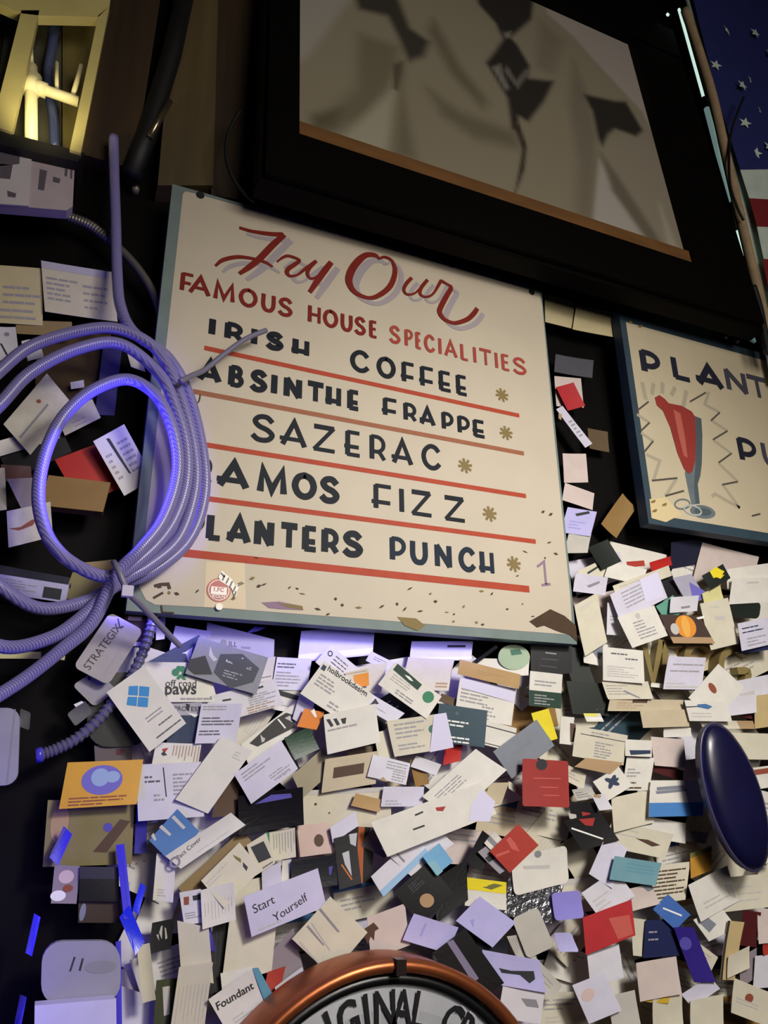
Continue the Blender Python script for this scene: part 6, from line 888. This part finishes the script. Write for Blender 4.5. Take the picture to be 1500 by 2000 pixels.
('blue plastic blade at the left of the khaki paper','plastic_strip','strip','bluep',-395,120,15512,71.4,326,119,53,0.4,3.0,9,4,-8,5,'rect',[('G','ivio2',[(-83,65),(177,49),(162,26),(-103,40)])]),  # paper edges below too, blue LED light put into their colour
('mauve photo card with pale roses','business_card','card','mauve',-296,220,15123,-4.6,258,369,-40,1.2,0.7,2,7,7,5,'rect',[('E',0.5,0.3,0.3,0.18,'pinki'),('E',0.25,0.8,0.3,0.14,'iwhite'),('E',0.6,0.6,0.2,0.1,'irust')]),
('black card with a dark banded top','business_card','card','k',47,199,15109,-3.8,413,342,-56,2.7,1.3,2,-2,-7,5,'rect',[('R',0.0,0.0,1.0,0.35,'dgi3')]),
('dark brown card below the banded black card','business_card','card','brd',88,260,14827,-4.2,441,206,-37,0.9,-0.3,8,-2,0,5,'rect',[('E',0.1,0.5,0.07,0.42,'gyi')]),
('blue plastic strip right of the banded black card','plastic_strip','strip','bluep',295,120,15135,7.0,89,753,-64,-3.8,-3.0,-1,1,3,5,'rect',[('R',0.55,0.2,0.62,1.0,'ivio3')]),  # card edge with blue light put into its colour, not plastic
('bright blue plastic strip beside the dark gap','plastic_strip','strip','bluep2',468,78,14958,77.8,274,74,33,-1.1,2.3,9,-2,8,5,'rect',[]),  # card edge with blue light put into its colour, not plastic
('long bright blue plastic strip tapering down','plastic_strip','strip','bluep2',425,99,14658,52.4,146,380,171,-3.1,-1.5,7,2,6,5,'rect',[]),  # card edge with blue light put into its colour, not plastic
('blue plastic strip at the upper right of the left column','plastic_strip','strip','bluep3',444,279,15662,-0.9,130,536,-36,2.6,-3.5,-1,7,7,5,'rect',[]),  # card edge with blue light put into its colour, not plastic
('small blue plastic strip at the far left','plastic_strip','strip','bluep',-554,120,14678,84.6,361,70,32,-4.0,-2.5,11,7,-5,5,'rect',[]),  # card edge with blue light put into its colour, not plastic
('dim blue plastic strip at the bottom left','plastic_strip','strip','bluep3',-578,120,14004,86.2,268,67,30,-1.2,-2.6,6,9,8,5,'rect',[]),  # card edge with blue light put into its colour, not plastic
('grey lavender rounded pouch with two dark slits','pouch','pouch','gylv',-51,-9,14323,-3.8,764,565,-97,-0.2,-0.5,0,0,0,100,'biground',[('G','ink',[(-123,10),(-102,144),(-85,137),(-104,16)]),('G','ink',[(-33,21),(-20,131),(-3,124),(-12,14)]),('E',0.74,0.42,0.2,0.1,'ig')]),
('pale lavender box at the bottom left','box','box','lavw2',-67,-174,13930,-1.1,744,356,-52,-0.8,-0.8,0,0,0,200,'rect',[]),
('blue plastic strip edging the rounded pouch','plastic_strip','strip','bluep',337,60,14166,9.1,55,793,37,-3.4,2.6,-2,-3,5,5,'rect',[]),  # card edge with blue light put into its colour, not plastic
('cream note corner right of the sign under the big frame','business_card','card','pap',7201,300,24476,3.0,688,600,57,3.7,2.4,-2,6,3,5,'rect',[]),
('cream note with a dark pin beside the planters sign','business_card','card','pap',8020,260,24445,3.4,1028,553,170,3.3,-1.6,8,9,0,5,'rect',[]),
('grey dim card in the gap right of the sign','business_card','card','gyd',7435,360,23378,6.4,908,395,138,-1.5,2.9,14,5,-1,5,'rect',[]),
('pale card behind the red card in the gap','business_card','card','pink2',7260,360,22804,7.5,601,598,78,1.9,-1.1,3,3,-4,5,'rect',[]),
('red card in the gap right of the sign','business_card','card','red2',7230,300,22670,25.2,458,490,21,-2.4,1.7,13,3,-1,5,'rect',[]),
('brown dim card edge in the gap','business_card','card','brp2',7854,420,21967,2.1,464,417,36,-0.7,2.6,6,5,3,5,'rect',[]),
('white card hanging tilted in the gap right of the sign','business_card','card','lavw',7207,260,22046,33.3,179,851,-57,-3.3,-3.1,0,3,-6,5,'rect',[('G','irustl',[(-128,339),(-69,298),(-163,211),(-194,259)]),('L',0.3,0.8,0.35,5,0.09,'igl')]),
('cream card below the tilted white card in the gap','business_card','card','pink2',7151,280,21246,9.7,524,529,94,3.2,0.9,8,-1,-6,5,'rect',[]),
('second cream card lower in the gap','business_card','card','pink2',7161,280,20715,-9.1,621,341,45,-1.8,0.5,-3,4,-4,5,'rect',[]),
('bright lavender card low in the gap','business_card','card','lav',7060,219,20225,-1.2,587,474,194,-1.5,-2.2,4,-1,-5,5,'rect',[('G','ink',[(-61,136),(229,227),(243,183),(-30,95)]),('L',0.2,0.8,0.5,3,0.12,'lavi2')]),  # white card with blue light put into its colour
('grey card at the foot of the gap','business_card','card','gylt',7006,240,19842,7.0,462,326,147,1.9,-1.4,4,8,-1,5,'rect',[]),
('folded tan paper below the gap','paper_scrap','paper','khd',8038,360,20504,49.7,830,359,9,-2.9,-1.0,18,15,7,5,'rect',[]),
('dark green card at the foot of the gap','business_card','card','gk2',7565,279,19722,24.3,497,432,-63,-1.8,2.6,12,3,5,5,'rect',[]),
('dark violet card under the planters sign','business_card','card','navyd',9715,450,20057,13.6,1110,466,210,2.1,1.6,13,3,-7,5,'rect',[]),
('white card half hidden just right of the mustard card near the right edge','business_card','card','w',9720,460,15255,-17.2,1028,528,225,-2.2,-1.9,8,-2,-3,5,'rect',[]),
('pale grey card half hidden just below the cream wall sheet behind the dark oval plaque','business_card','card','gylt',9810,469,16294,-11.2,1226,606,243,-2.5,2.5,5,2,0,5,'rect',[('R',0.0,0.0,1.0,0.18,'ilight'),('L',0.1,0.7,0.4,3,0.13,'igl')]),
('cream card half hidden just below the red hang tag with a dark punched hole','business_card','card','c',6064,478,15630,-12.1,909,477,101,-1.6,-3.7,-4,1,0,5,'rect',[('L',0.08,0.7,0.2,3,0.13,'igl'),('L',0.1,0.5,0.7,2,0.12,'ilight')]),
('cream card half hidden just above the pinkish white card printed with a brown dog','business_card','card','c',3277,487,14748,6.5,806,427,-43,2.3,0.8,10,6,-4,5,'rect',[('R',0.0,0.0,1.0,0.18,'iblue'),('L',0.1,0.7,0.4,3,0.13,'igl')]),
('cream card half hidden just below the pale card left of the dark oval plaque','business_card','card','c',9481,496,15830,-13.4,1261,588,233,-2.7,2.7,13,0,-4,5,'rect',[]),
('white card half hidden just below the lavender curled card below the violet one','business_card','card','w',6367,505,13742,-18.0,874,410,102,-0.0,0.7,7,4,3,5,'rect',[('L',0.1,0.9,0.15,2,0.15,'igl')]),
('cream card half hidden just left of the lavender white card at the bottom right centre','business_card','card','c',6194,460,13261,-4.2,900,386,6,-3.2,2.0,10,-2,8,5,'rect',[('L',0.08,0.7,0.2,3,0.13,'igl'),('L',0.1,0.5,0.7,2,0.12,'ilight')]),
('white card half hidden just above the white sliver under the lavender lined card','business_card','card','w',8566,469,18044,-47.5,1090,802,171,-0.1,1.8,7,8,-3,5,'rect',[('L',0.1,0.9,0.15,2,0.15,'igl')]),
('cream card half hidden just above the pale card with grey ghost print at the right','business_card','card','c',10591,478,18085,19.9,1395,557,-2,1.1,0.7,2,0,4,5,'rect',[('R',0.0,0.0,1.0,0.18,'ilight'),('L',0.1,0.7,0.4,3,0.13,'igl')]),
('white card half hidden just below the black card with white hand lettering at the left','business_card','card','w',869,487,14194,13.1,646,391,-74,2.5,-0.7,10,-2,4,5,'rect',[('D',0.2,0.4,0.12,'irust'),('L',0.4,0.9,0.3,4,0.12,'igl')]),
('dark teal card half hidden just above the white label card with dark blue print','business_card','card','teal',7763,496,16960,34.0,1210,644,-146,2.8,-0.1,8,9,4,5,'rect',[('L',0.1,0.9,0.15,2,0.15,'igl')]),
('cream card half hidden just above the grey white blurred card above the bright red card','business_card','card','c',6703,505,15043,-54.0,758,524,130,0.7,3.9,4,5,0,5,'rect',[]),
('pinkish white card half hidden just left of the white small card beside the red card','business_card','card','pink2',4740,460,15303,-6.2,937,448,40,-0.8,2.8,5,1,-1,5,'rect',[('L',0.1,0.9,0.15,2,0.15,'igl')]),
('white card half hidden just above the bright blue plastic strip beside the dark gap','business_card','card','w',491,469,15192,-23.5,728,426,-14,3.7,-0.5,-3,-1,-7,5,'rect',[('L',0.08,0.7,0.2,3,0.13,'igl'),('L',0.1,0.5,0.7,2,0.12,'ilight')]),  # the strip beneath it is card edge with blue light painted in
('cool white card half hidden just below the white card with a blue scribbled logo','business_card','card','lw',9289,478,16789,8.1,1260,583,81,-0.5,-1.4,5,8,-5,5,'rect',[]),
('cool white card half hidden just left of the dark olive card with a pale streak','business_card','card','lw',655,487,13766,-22.3,685,367,-20,-1.7,3.7,10,6,-6,5,'rect',[]),
('white card half hidden just right of the long bright blue plastic strip tapering down','business_card','card','w',735,496,14777,70.7,533,372,21,2.8,2.3,12,-3,0,5,'rect',[]),  # the strip beside it is card edge with blue light painted in
('beige card half hidden just below the beige round ended card left of the red tag','business_card','card','beige',5450,505,15645,-10.1,916,478,79,-3.7,1.8,12,3,-7,5,'rect',[('R',0.0,0.0,1.0,0.18,'iblue'),('L',0.1,0.7,0.4,3,0.13,'igl')]),
('cream card half hidden just left of the card with a black and white photo strip','business_card','card','c',1680,460,16867,55.8,652,403,-12,2.7,0.9,6,6,-1,5,'rect',[('L',0.3,0.9,0.5,4,0.1,'ilight')]),
('pale lavender card half hidden just above the black card with red and white marks','business_card','card','lavw',7111,469,16253,18.7,977,472,-42,0.5,3.4,3,1,6,5,'rect',[]),
('cream card half hidden just above the cream card with blurred print at the right','business_card','card','c',9371,478,14871,34.9,1139,670,-263,1.3,1.2,7,6,-6,5,'rect',[('L',0.08,0.7,0.2,3,0.13,'igl'),('L',0.1,0.5,0.7,2,0.12,'ilight')]),
('aged cream card half hidden just right of the red card corner above the clock rim','business_card','card','pap2',2616,487,14009,5.7,731,418,-66,1.9,-3.5,10,1,7,5,'rect',[('L',0.3,0.9,0.5,4,0.1,'ilight')]),
('white card half hidden just left of the bright lavender card above the clock rim','business_card','card','w',3257,496,14172,-12.1,797,408,9,1.4,3.5,3,2,5,5,'rect',[('L',0.08,0.7,0.2,3,0.13,'igl'),('L',0.1,0.5,0.7,2,0.12,'ilight')]),
('white card half hidden just right of the white card with a blue lower band','business_card','card','w',10343,505,15692,-10.7,1205,591,242,2.6,2.4,14,4,4,5,'rect',[('D',0.2,0.4,0.12,'iblue'),('L',0.4,0.9,0.3,4,0.12,'igl')]),
('cream card half hidden just below the black card with pale print and a brown dot','business_card','card','c',3960,460,14018,-28.4,782,379,78,2.9,2.4,6,7,4,5,'rect',[]),
('white card half hidden just below the grey shaded card left of the oval plaque foot','business_card','card','w',8549,469,15055,7.0,1023,448,6,3.0,-1.2,0,5,-5,5,'rect',[('R',0.0,0.0,1.0,0.18,'iblue'),('L',0.1,0.7,0.4,3,0.13,'igl')]),
('white card half hidden just right of the grey white card under the bright red card','business_card','card','w',7200,478,13483,-60.6,709,585,165,-1.6,3.2,13,4,-4,5,'rect',[('L',0.1,0.9,0.15,2,0.15,'igl')]),
('white card half hidden just below the small white card tucked at the clock rim','business_card','card','w',2109,487,13563,-9.9,641,338,-31,0.3,-2.2,4,-1,-2,5,'rect',[]),
('brown gold card half hidden just left of the yellow slip behind the grey pointed card','business_card','card','goldd',5887,496,17088,11.2,1107,527,30,3.0,-3.1,-1,8,-1,5,'rect',[]),
('cream card half hidden just above the cream card behind the red hang tag edge','business_card','card','c',6463,505,16562,-43.6,982,682,164,-2.1,1.5,-2,6,5,5,'rect',[('R',0.0,0.0,1.0,0.18,'ilight'),('L',0.1,0.7,0.4,3,0.13,'igl')]),
('aged cream card half hidden just left of the bright red card in the lower right','business_card','card','pap2',6382,460,14117,33.6,788,466,-145,1.5,3.8,5,0,-7,5,'rect',[('R',0.0,0.0,1.0,0.18,'ilight'),('L',0.1,0.7,0.4,3,0.13,'igl')]),
('beige card half hidden just above the cream stack of cards with many dark edges','business_card','card','beige',9009,469,15434,53.7,813,610,-217,2.4,2.4,6,2,-5,5,'rect',[('L',0.08,0.7,0.2,3,0.13,'igl'),('L',0.1,0.5,0.7,2,0.12,'ilight')]),
('white card half hidden just below the grey pointed card with faint marks','business_card','card','w',5571,478,16088,9.7,899,455,0,2.2,0.6,13,8,-5,5,'rect',[('L',0.08,0.7,0.2,3,0.13,'igl'),('L',0.1,0.5,0.7,2,0.12,'ilight')]),
('white card half hidden just above the lavender grey card with a violet corner','business_card','card','w',9739,487,19592,-12.2,1080,617,254,2.2,3.1,7,-3,-8,5,'rect',[('L',0.1,0.9,0.15,2,0.15,'igl')]),
('tan card half hidden just below the picture card with a round orange shape','business_card','card','tan',9454,496,18323,42.4,1323,715,-225,2.6,1.6,-3,1,1,5,'rect',[('D',0.2,0.4,0.12,'irust'),('L',0.4,0.9,0.3,4,0.12,'igl')]),
('pale lavender card half hidden just above the cream curled card below the block emblem card','business_card','card','lavw',8905,505,13867,5.7,1038,459,-22,-2.9,1.5,9,-3,-8,5,'rect',[('R',0.0,0.0,1.0,0.18,'ilight'),('L',0.1,0.7,0.4,3,0.13,'igl')]),
('cream card half hidden just above the white card with a rust square at its corner','business_card','card','c',1022,460,15132,11.1,569,340,-46,0.6,-3.1,11,3,0,5,'rect',[]),
('white card half hidden just left of the red sliver beneath the dark teal card','business_card','card','w',4459,469,16387,47.1,845,564,-94,-2.1,2.0,2,1,-2,5,'rect',[('L',0.08,0.7,0.2,3,0.13,'igl'),('L',0.1,0.5,0.7,2,0.12,'ilight')]),
('brown gold card half hidden just right of the plain cream card at the bottom right','business_card','card','goldd',9234,478,12881,-0.5,1206,488,15,1.0,-0.7,-3,1,4,5,'rect',[('L',0.1,0.9,0.15,2,0.15,'igl')]),
('white card half hidden just below the white slip poking right of the STRATEGIX card','business_card','card','w',292,487,17559,-14.0,707,421,-14,-0.4,2.5,5,9,-5,5,'rect',[]),
('cream card half hidden just left of the shiny clear wrapper with a yellow corner','business_card','card','c',6692,496,17144,4.9,1114,518,74,-0.4,0.8,5,0,-3,5,'rect',[('D',0.2,0.4,0.12,'igreen2'),('L',0.4,0.9,0.3,4,0.12,'igl')]),
('cream card half hidden just below the cream card over the maroon card foot','business_card','card','c',9046,505,13257,-8.5,1046,414,96,-2.0,1.5,11,1,-1,5,'rect',[('R',0.0,0.0,1.0,0.18,'ig'),('L',0.1,0.7,0.4,3,0.13,'igl')]),
('pinkish white card half hidden just right of the dark violet card under the planters sign','business_card','card','pink2',10510,460,19821,-4.1,1457,823,370,0.2,2.4,10,8,2,5,'rect',[]),
('cool white card half hidden just left of the white card with a yellow top band','business_card','card','lw',4592,469,14467,51.2,662,448,-89,2.3,0.7,-3,9,7,5,'rect',[('L',0.3,0.9,0.5,4,0.1,'ilight')]),
('pale grey card half hidden just below the handwritten lavender card reading Start Yourself','business_card','card','gylt',2344,478,14420,3.3,707,386,-49,-3.1,-2.5,8,5,-6,5,'rect',[('R',0.0,0.0,1.0,0.18,'iblue'),('L',0.1,0.7,0.4,3,0.13,'igl')]),
('white card half hidden just below the white card end left of the lined lavender card','business_card','card','w',7688,487,18394,30.4,1201,613,-61,-2.1,-0.7,9,3,-7,5,'rect',[('L',0.3,0.9,0.5,4,0.1,'ilight')]),
('white card half hidden just above the long white strip card with a letterhead','business_card','card','w',1160,496,15712,-2.8,708,437,-30,0.5,-2.1,-4,5,-2,5,'rect',[('L',0.1,0.9,0.15,2,0.15,'igl')]),
('cream card half hidden just below the deep indigo card slanting down the right','business_card','card','c',8302,505,13400,-17.3,997,463,160,-0.4,-1.9,7,7,6,5,'rect',[('R',0.0,0.0,1.0,0.18,'irustl'),('L',0.1,0.7,0.4,3,0.13,'igl')]),
('black card half hidden just right of the white card with a black triangle','business_card','card','k',3783,460,17131,29.1,748,451,-30,0.1,2.7,6,4,-6,5,'rect',[('L',0.08,0.7,0.2,3,0.13,'igl'),('L',0.1,0.5,0.7,2,0.12,'ilight')]),
('pinkish white card half hidden just right of the gold card with a blue oval picture','business_card','card','pink2',433,469,16417,-63.8,595,371,32,-1.6,-2.1,-4,9,0,5,'rect',[('L',0.08,0.7,0.2,3,0.13,'igl'),('L',0.1,0.5,0.7,2,0.12,'ilight')]),
('aged cream card half hidden just below the grey streaked card under the dull red card','business_card','card','pap2',5198,478,14854,-11.3,914,432,61,-0.5,2.6,7,1,-1,5,'rect',[('L',0.08,0.7,0.2,3,0.13,'igl'),('L',0.1,0.5,0.7,2,0.12,'ilight')]),
('aged cream card half hidden just right of the dull red card with a faded patch','business_card','card','pap2',6044,487,15376,40.2,851,503,-130,3.4,0.8,3,9,-1,5,'rect',[('L',0.3,0.9,0.5,4,0.1,'ilight')]),
('cream card half hidden just above the beige card with a shaded lower edge','business_card','card','c',8999,496,17405,-52.8,880,736,146,-3.4,-1.6,14,-2,-1,5,'rect',[('L',0.1,0.9,0.15,2,0.15,'igl')]),
('cream card half hidden just left of the mustard yellow folded strip near the bottom right','business_card','card','c',7379,505,13109,-22.8,966,433,154,1.9,-2.6,11,-3,-2,5,'rect',[('L',0.1,0.9,0.15,2,0.15,'igl')]),
('pale grey card half hidden just below the orange sticker with white writing','business_card','card','gylt',2646,460,16683,20.5,805,472,-22,2.6,0.6,7,10,1,5,'rect',[]),
('pinkish white card half hidden just left of the blue card with faint white lettering','business_card','card','pink2',574,469,15550,20.0,600,416,-44,0.8,3.8,-4,8,-1,5,'rect',[('D',0.2,0.4,0.12,'irust'),('L',0.4,0.9,0.3,4,0.12,'igl')]),
('white card half hidden just right of the medium blue card with a white line','business_card','card','w',8575,478,14221,3.9,1088,461,6,3.0,3.2,-3,1,-1,5,'rect',[('R',0.0,0.0,1.0,0.18,'irustl'),('L',0.1,0.7,0.4,3,0.13,'igl')]),
('cream card half hidden just below the white card top behind the teal edged card','business_card','card','c',1420,487,13700,-26.7,726,334,14,-1.4,1.2,11,2,-7,5,'rect',[]),
('white card half hidden just left of the white card with lines below the tan card','business_card','card','w',4862,496,17474,46.1,948,552,-84,-3.6,-0.2,9,3,7,5,'rect',[]),
('white card half hidden just below the white card tucked under the dusty teal card','business_card','card','w',7748,505,14350,-1.7,935,440,45,-2.4,1.1,5,9,7,5,'rect',[('L',0.1,0.9,0.15,2,0.15,'igl')]),
('cream card half hidden just below the lavender white card left of the dusty teal card','business_card','card','c',6566,460,14610,1.3,892,435,13,0.5,-2.4,-1,1,0,5,'rect',[('R',0.0,0.0,1.0,0.18,'ilight'),('L',0.1,0.7,0.4,3,0.13,'igl')]),
('pale lavender card half hidden just below the pale green round coaster under the sign','business_card','card','lavw',5765,469,17558,-43.8,770,549,98,-0.3,1.5,6,0,-6,5,'rect',[('L',0.3,0.9,0.5,4,0.1,'ilight')])]
for c in CARDS:
    lab, nm, cat, colr, x, y, z, a, w, h, sk, tx, ty, c1, c2, c3, th, shp, ops = c
    make_card(lab, nm, cat, colr, x/1e4, y/1e4, z/1e4, R_(a), w/1e4, h/1e4, sk/1e4, R_(tx), R_(ty), c1/1e4, c2/1e4, c3/1e4, th/1e4, shp, ops, 'cards and notes pinned on the bar wall')

# the lowest layer: countless more cards glimpsed between the others, as one mass
BASE = [(7602, 538, 18927, 21, 1102, 555, 'pink2'), (7509, 547, 17702, 15, 1270, 596, 'w'), (592, 556, 14466, 66, 583, 475, 'w'), (7480, 565, 13908, 10, 937, 408, 'w'), (5203, 520, 16553, 10, 946, 511, 'c'), (2275, 529, 16271, -39, 665, 377, 'c'), (10275, 538, 18430, 14, 1480, 693, 'beige'), (10122, 547, 14781, 3, 1247, 497, 'w'), (8558, 556, 19690, -5, 1278, 697, 'w'), (3865, 565, 15955, -5, 911, 465, 'lavw'), (8320, 520, 16948, -9, 1230, 598, 'c'), (10248, 529, 16886, -46, 854, 651, 'c'), (7044, 538, 15699, -62, 773, 596, 'beige'), (5125, 547, 13461, 43, 728, 537, 'lavw'), (1088, 556, 14685, -2, 644, 340, 'lavw'), (3516, 565, 15155, -61, 725, 450, 'c'), (1389, 520, 15433, 2, 671, 388, 'w'), (7808, 529, 15121, 8, 1114, 476, 'c'), (6753, 538, 13077, 0, 983, 456, 'c'), (1250, 547, 16540, -14, 815, 504, 'w'), (6284, 556, 13600, -3, 936, 448, 'w'), (8417, 565, 12957, -1, 1081, 431, 'beige'), (6080, 520, 14169, -1, 986, 451, 'lw'), (8446, 529, 16215, 10, 1199, 525, 'c'), (4026, 538, 16427, 17, 940, 498, 'beige'), (5357, 547, 14072, -21, 819, 424, 'c'), (6137, 556, 20393, 22, 1086, 560, 'c'), (6226, 565, 20424, 48, 1216, 635, 'pink2'), (6155, 520, 20387, -18, 920, 593, 'beige'), (5569, 529, 13146, -30, 877, 457, 'lavw'), (1199, 538, 17234, 2, 719, 421, 'c'), (3879, 547, 14662, -48, 812, 495, 'lavw'), (9733, 556, 14099, -18, 993, 483, 'gylt'), (8516, 565, 17613, 9, 1348, 621, 'lw'), (10972, 520, 19027, 5, 1618, 711, 'c'), (9672, 529, 19121, 6, 1382, 632, 'w'), (7622, 538, 19453, 15, 1198, 630, 'lavw'), (1891, 547, 15434, -25, 662, 350, 'w'), (2523, 556, 15371, -4, 835, 438, 'c'), (647, 565, 14092, 16, 575, 350, 'pap2'), (9138, 520, 18622, 13, 1219, 581, 'w'), (2832, 529, 14870, 67, 556, 392, 'lavw'), (3610, 538, 17498, 12, 903, 535, 'w'), (6643, 547, 17491, -9, 970, 540, 'pap2'), (2946, 556, 16363, 21, 748, 450, 'pap2'), (3194, 565, 14417, -16, 786, 407, 'lavw')]
b = MB()
for x, y, z, a, w, h, colr in BASE:
    ca, sa = math.cos(R_(a)), math.sin(R_(a)); pts = []
    for u, v in ((-.5, -.5), (.5, -.5), (.5, .5), (-.5, .5)):
        pts.append(((x+w*u*ca-h*v*sa)/1e4, (z+w*u*sa+h*v*ca)/1e4))
    b.prism(pts, y/1e4, y/1e4+.0004, paper(colr))
rnd = random.Random(3)
for i in range(230):        # the same layer carried on past the picture's right and lower edges
    x, z = (rnd.uniform(1.02, 1.75), rnd.uniform(1.05, 1.98)) if i < 150 else (rnd.uniform(-.1, 1.3), rnd.uniform(.85, 1.22))
    if z > 1.55-(x-1.02)*.2 and x < 1.12 or (i >= 150 and z > 1.26-.1*x): continue
    a = rnd.uniform(-1, 1); ca, sa = math.cos(a), math.sin(a); y = .036+.003*rnd.random()+.02*rnd.random()
    b.prism([(x+.088*u*ca-.051*v*sa, z+.088*u*sa+.051*v*ca) for u, v in ((-.5, -.5), (.5, -.5), (.5, .5), (-.5, .5))], y, y+.0004, paper(rnd.choice(('w', 'w', 'c', 'lw', 'pink2', 'beige', 'gylt'))))
tag(b.build('card_layer'), 'lowest layer of white and cream cards glimpsed between the others', 'cards', kind='stuff')
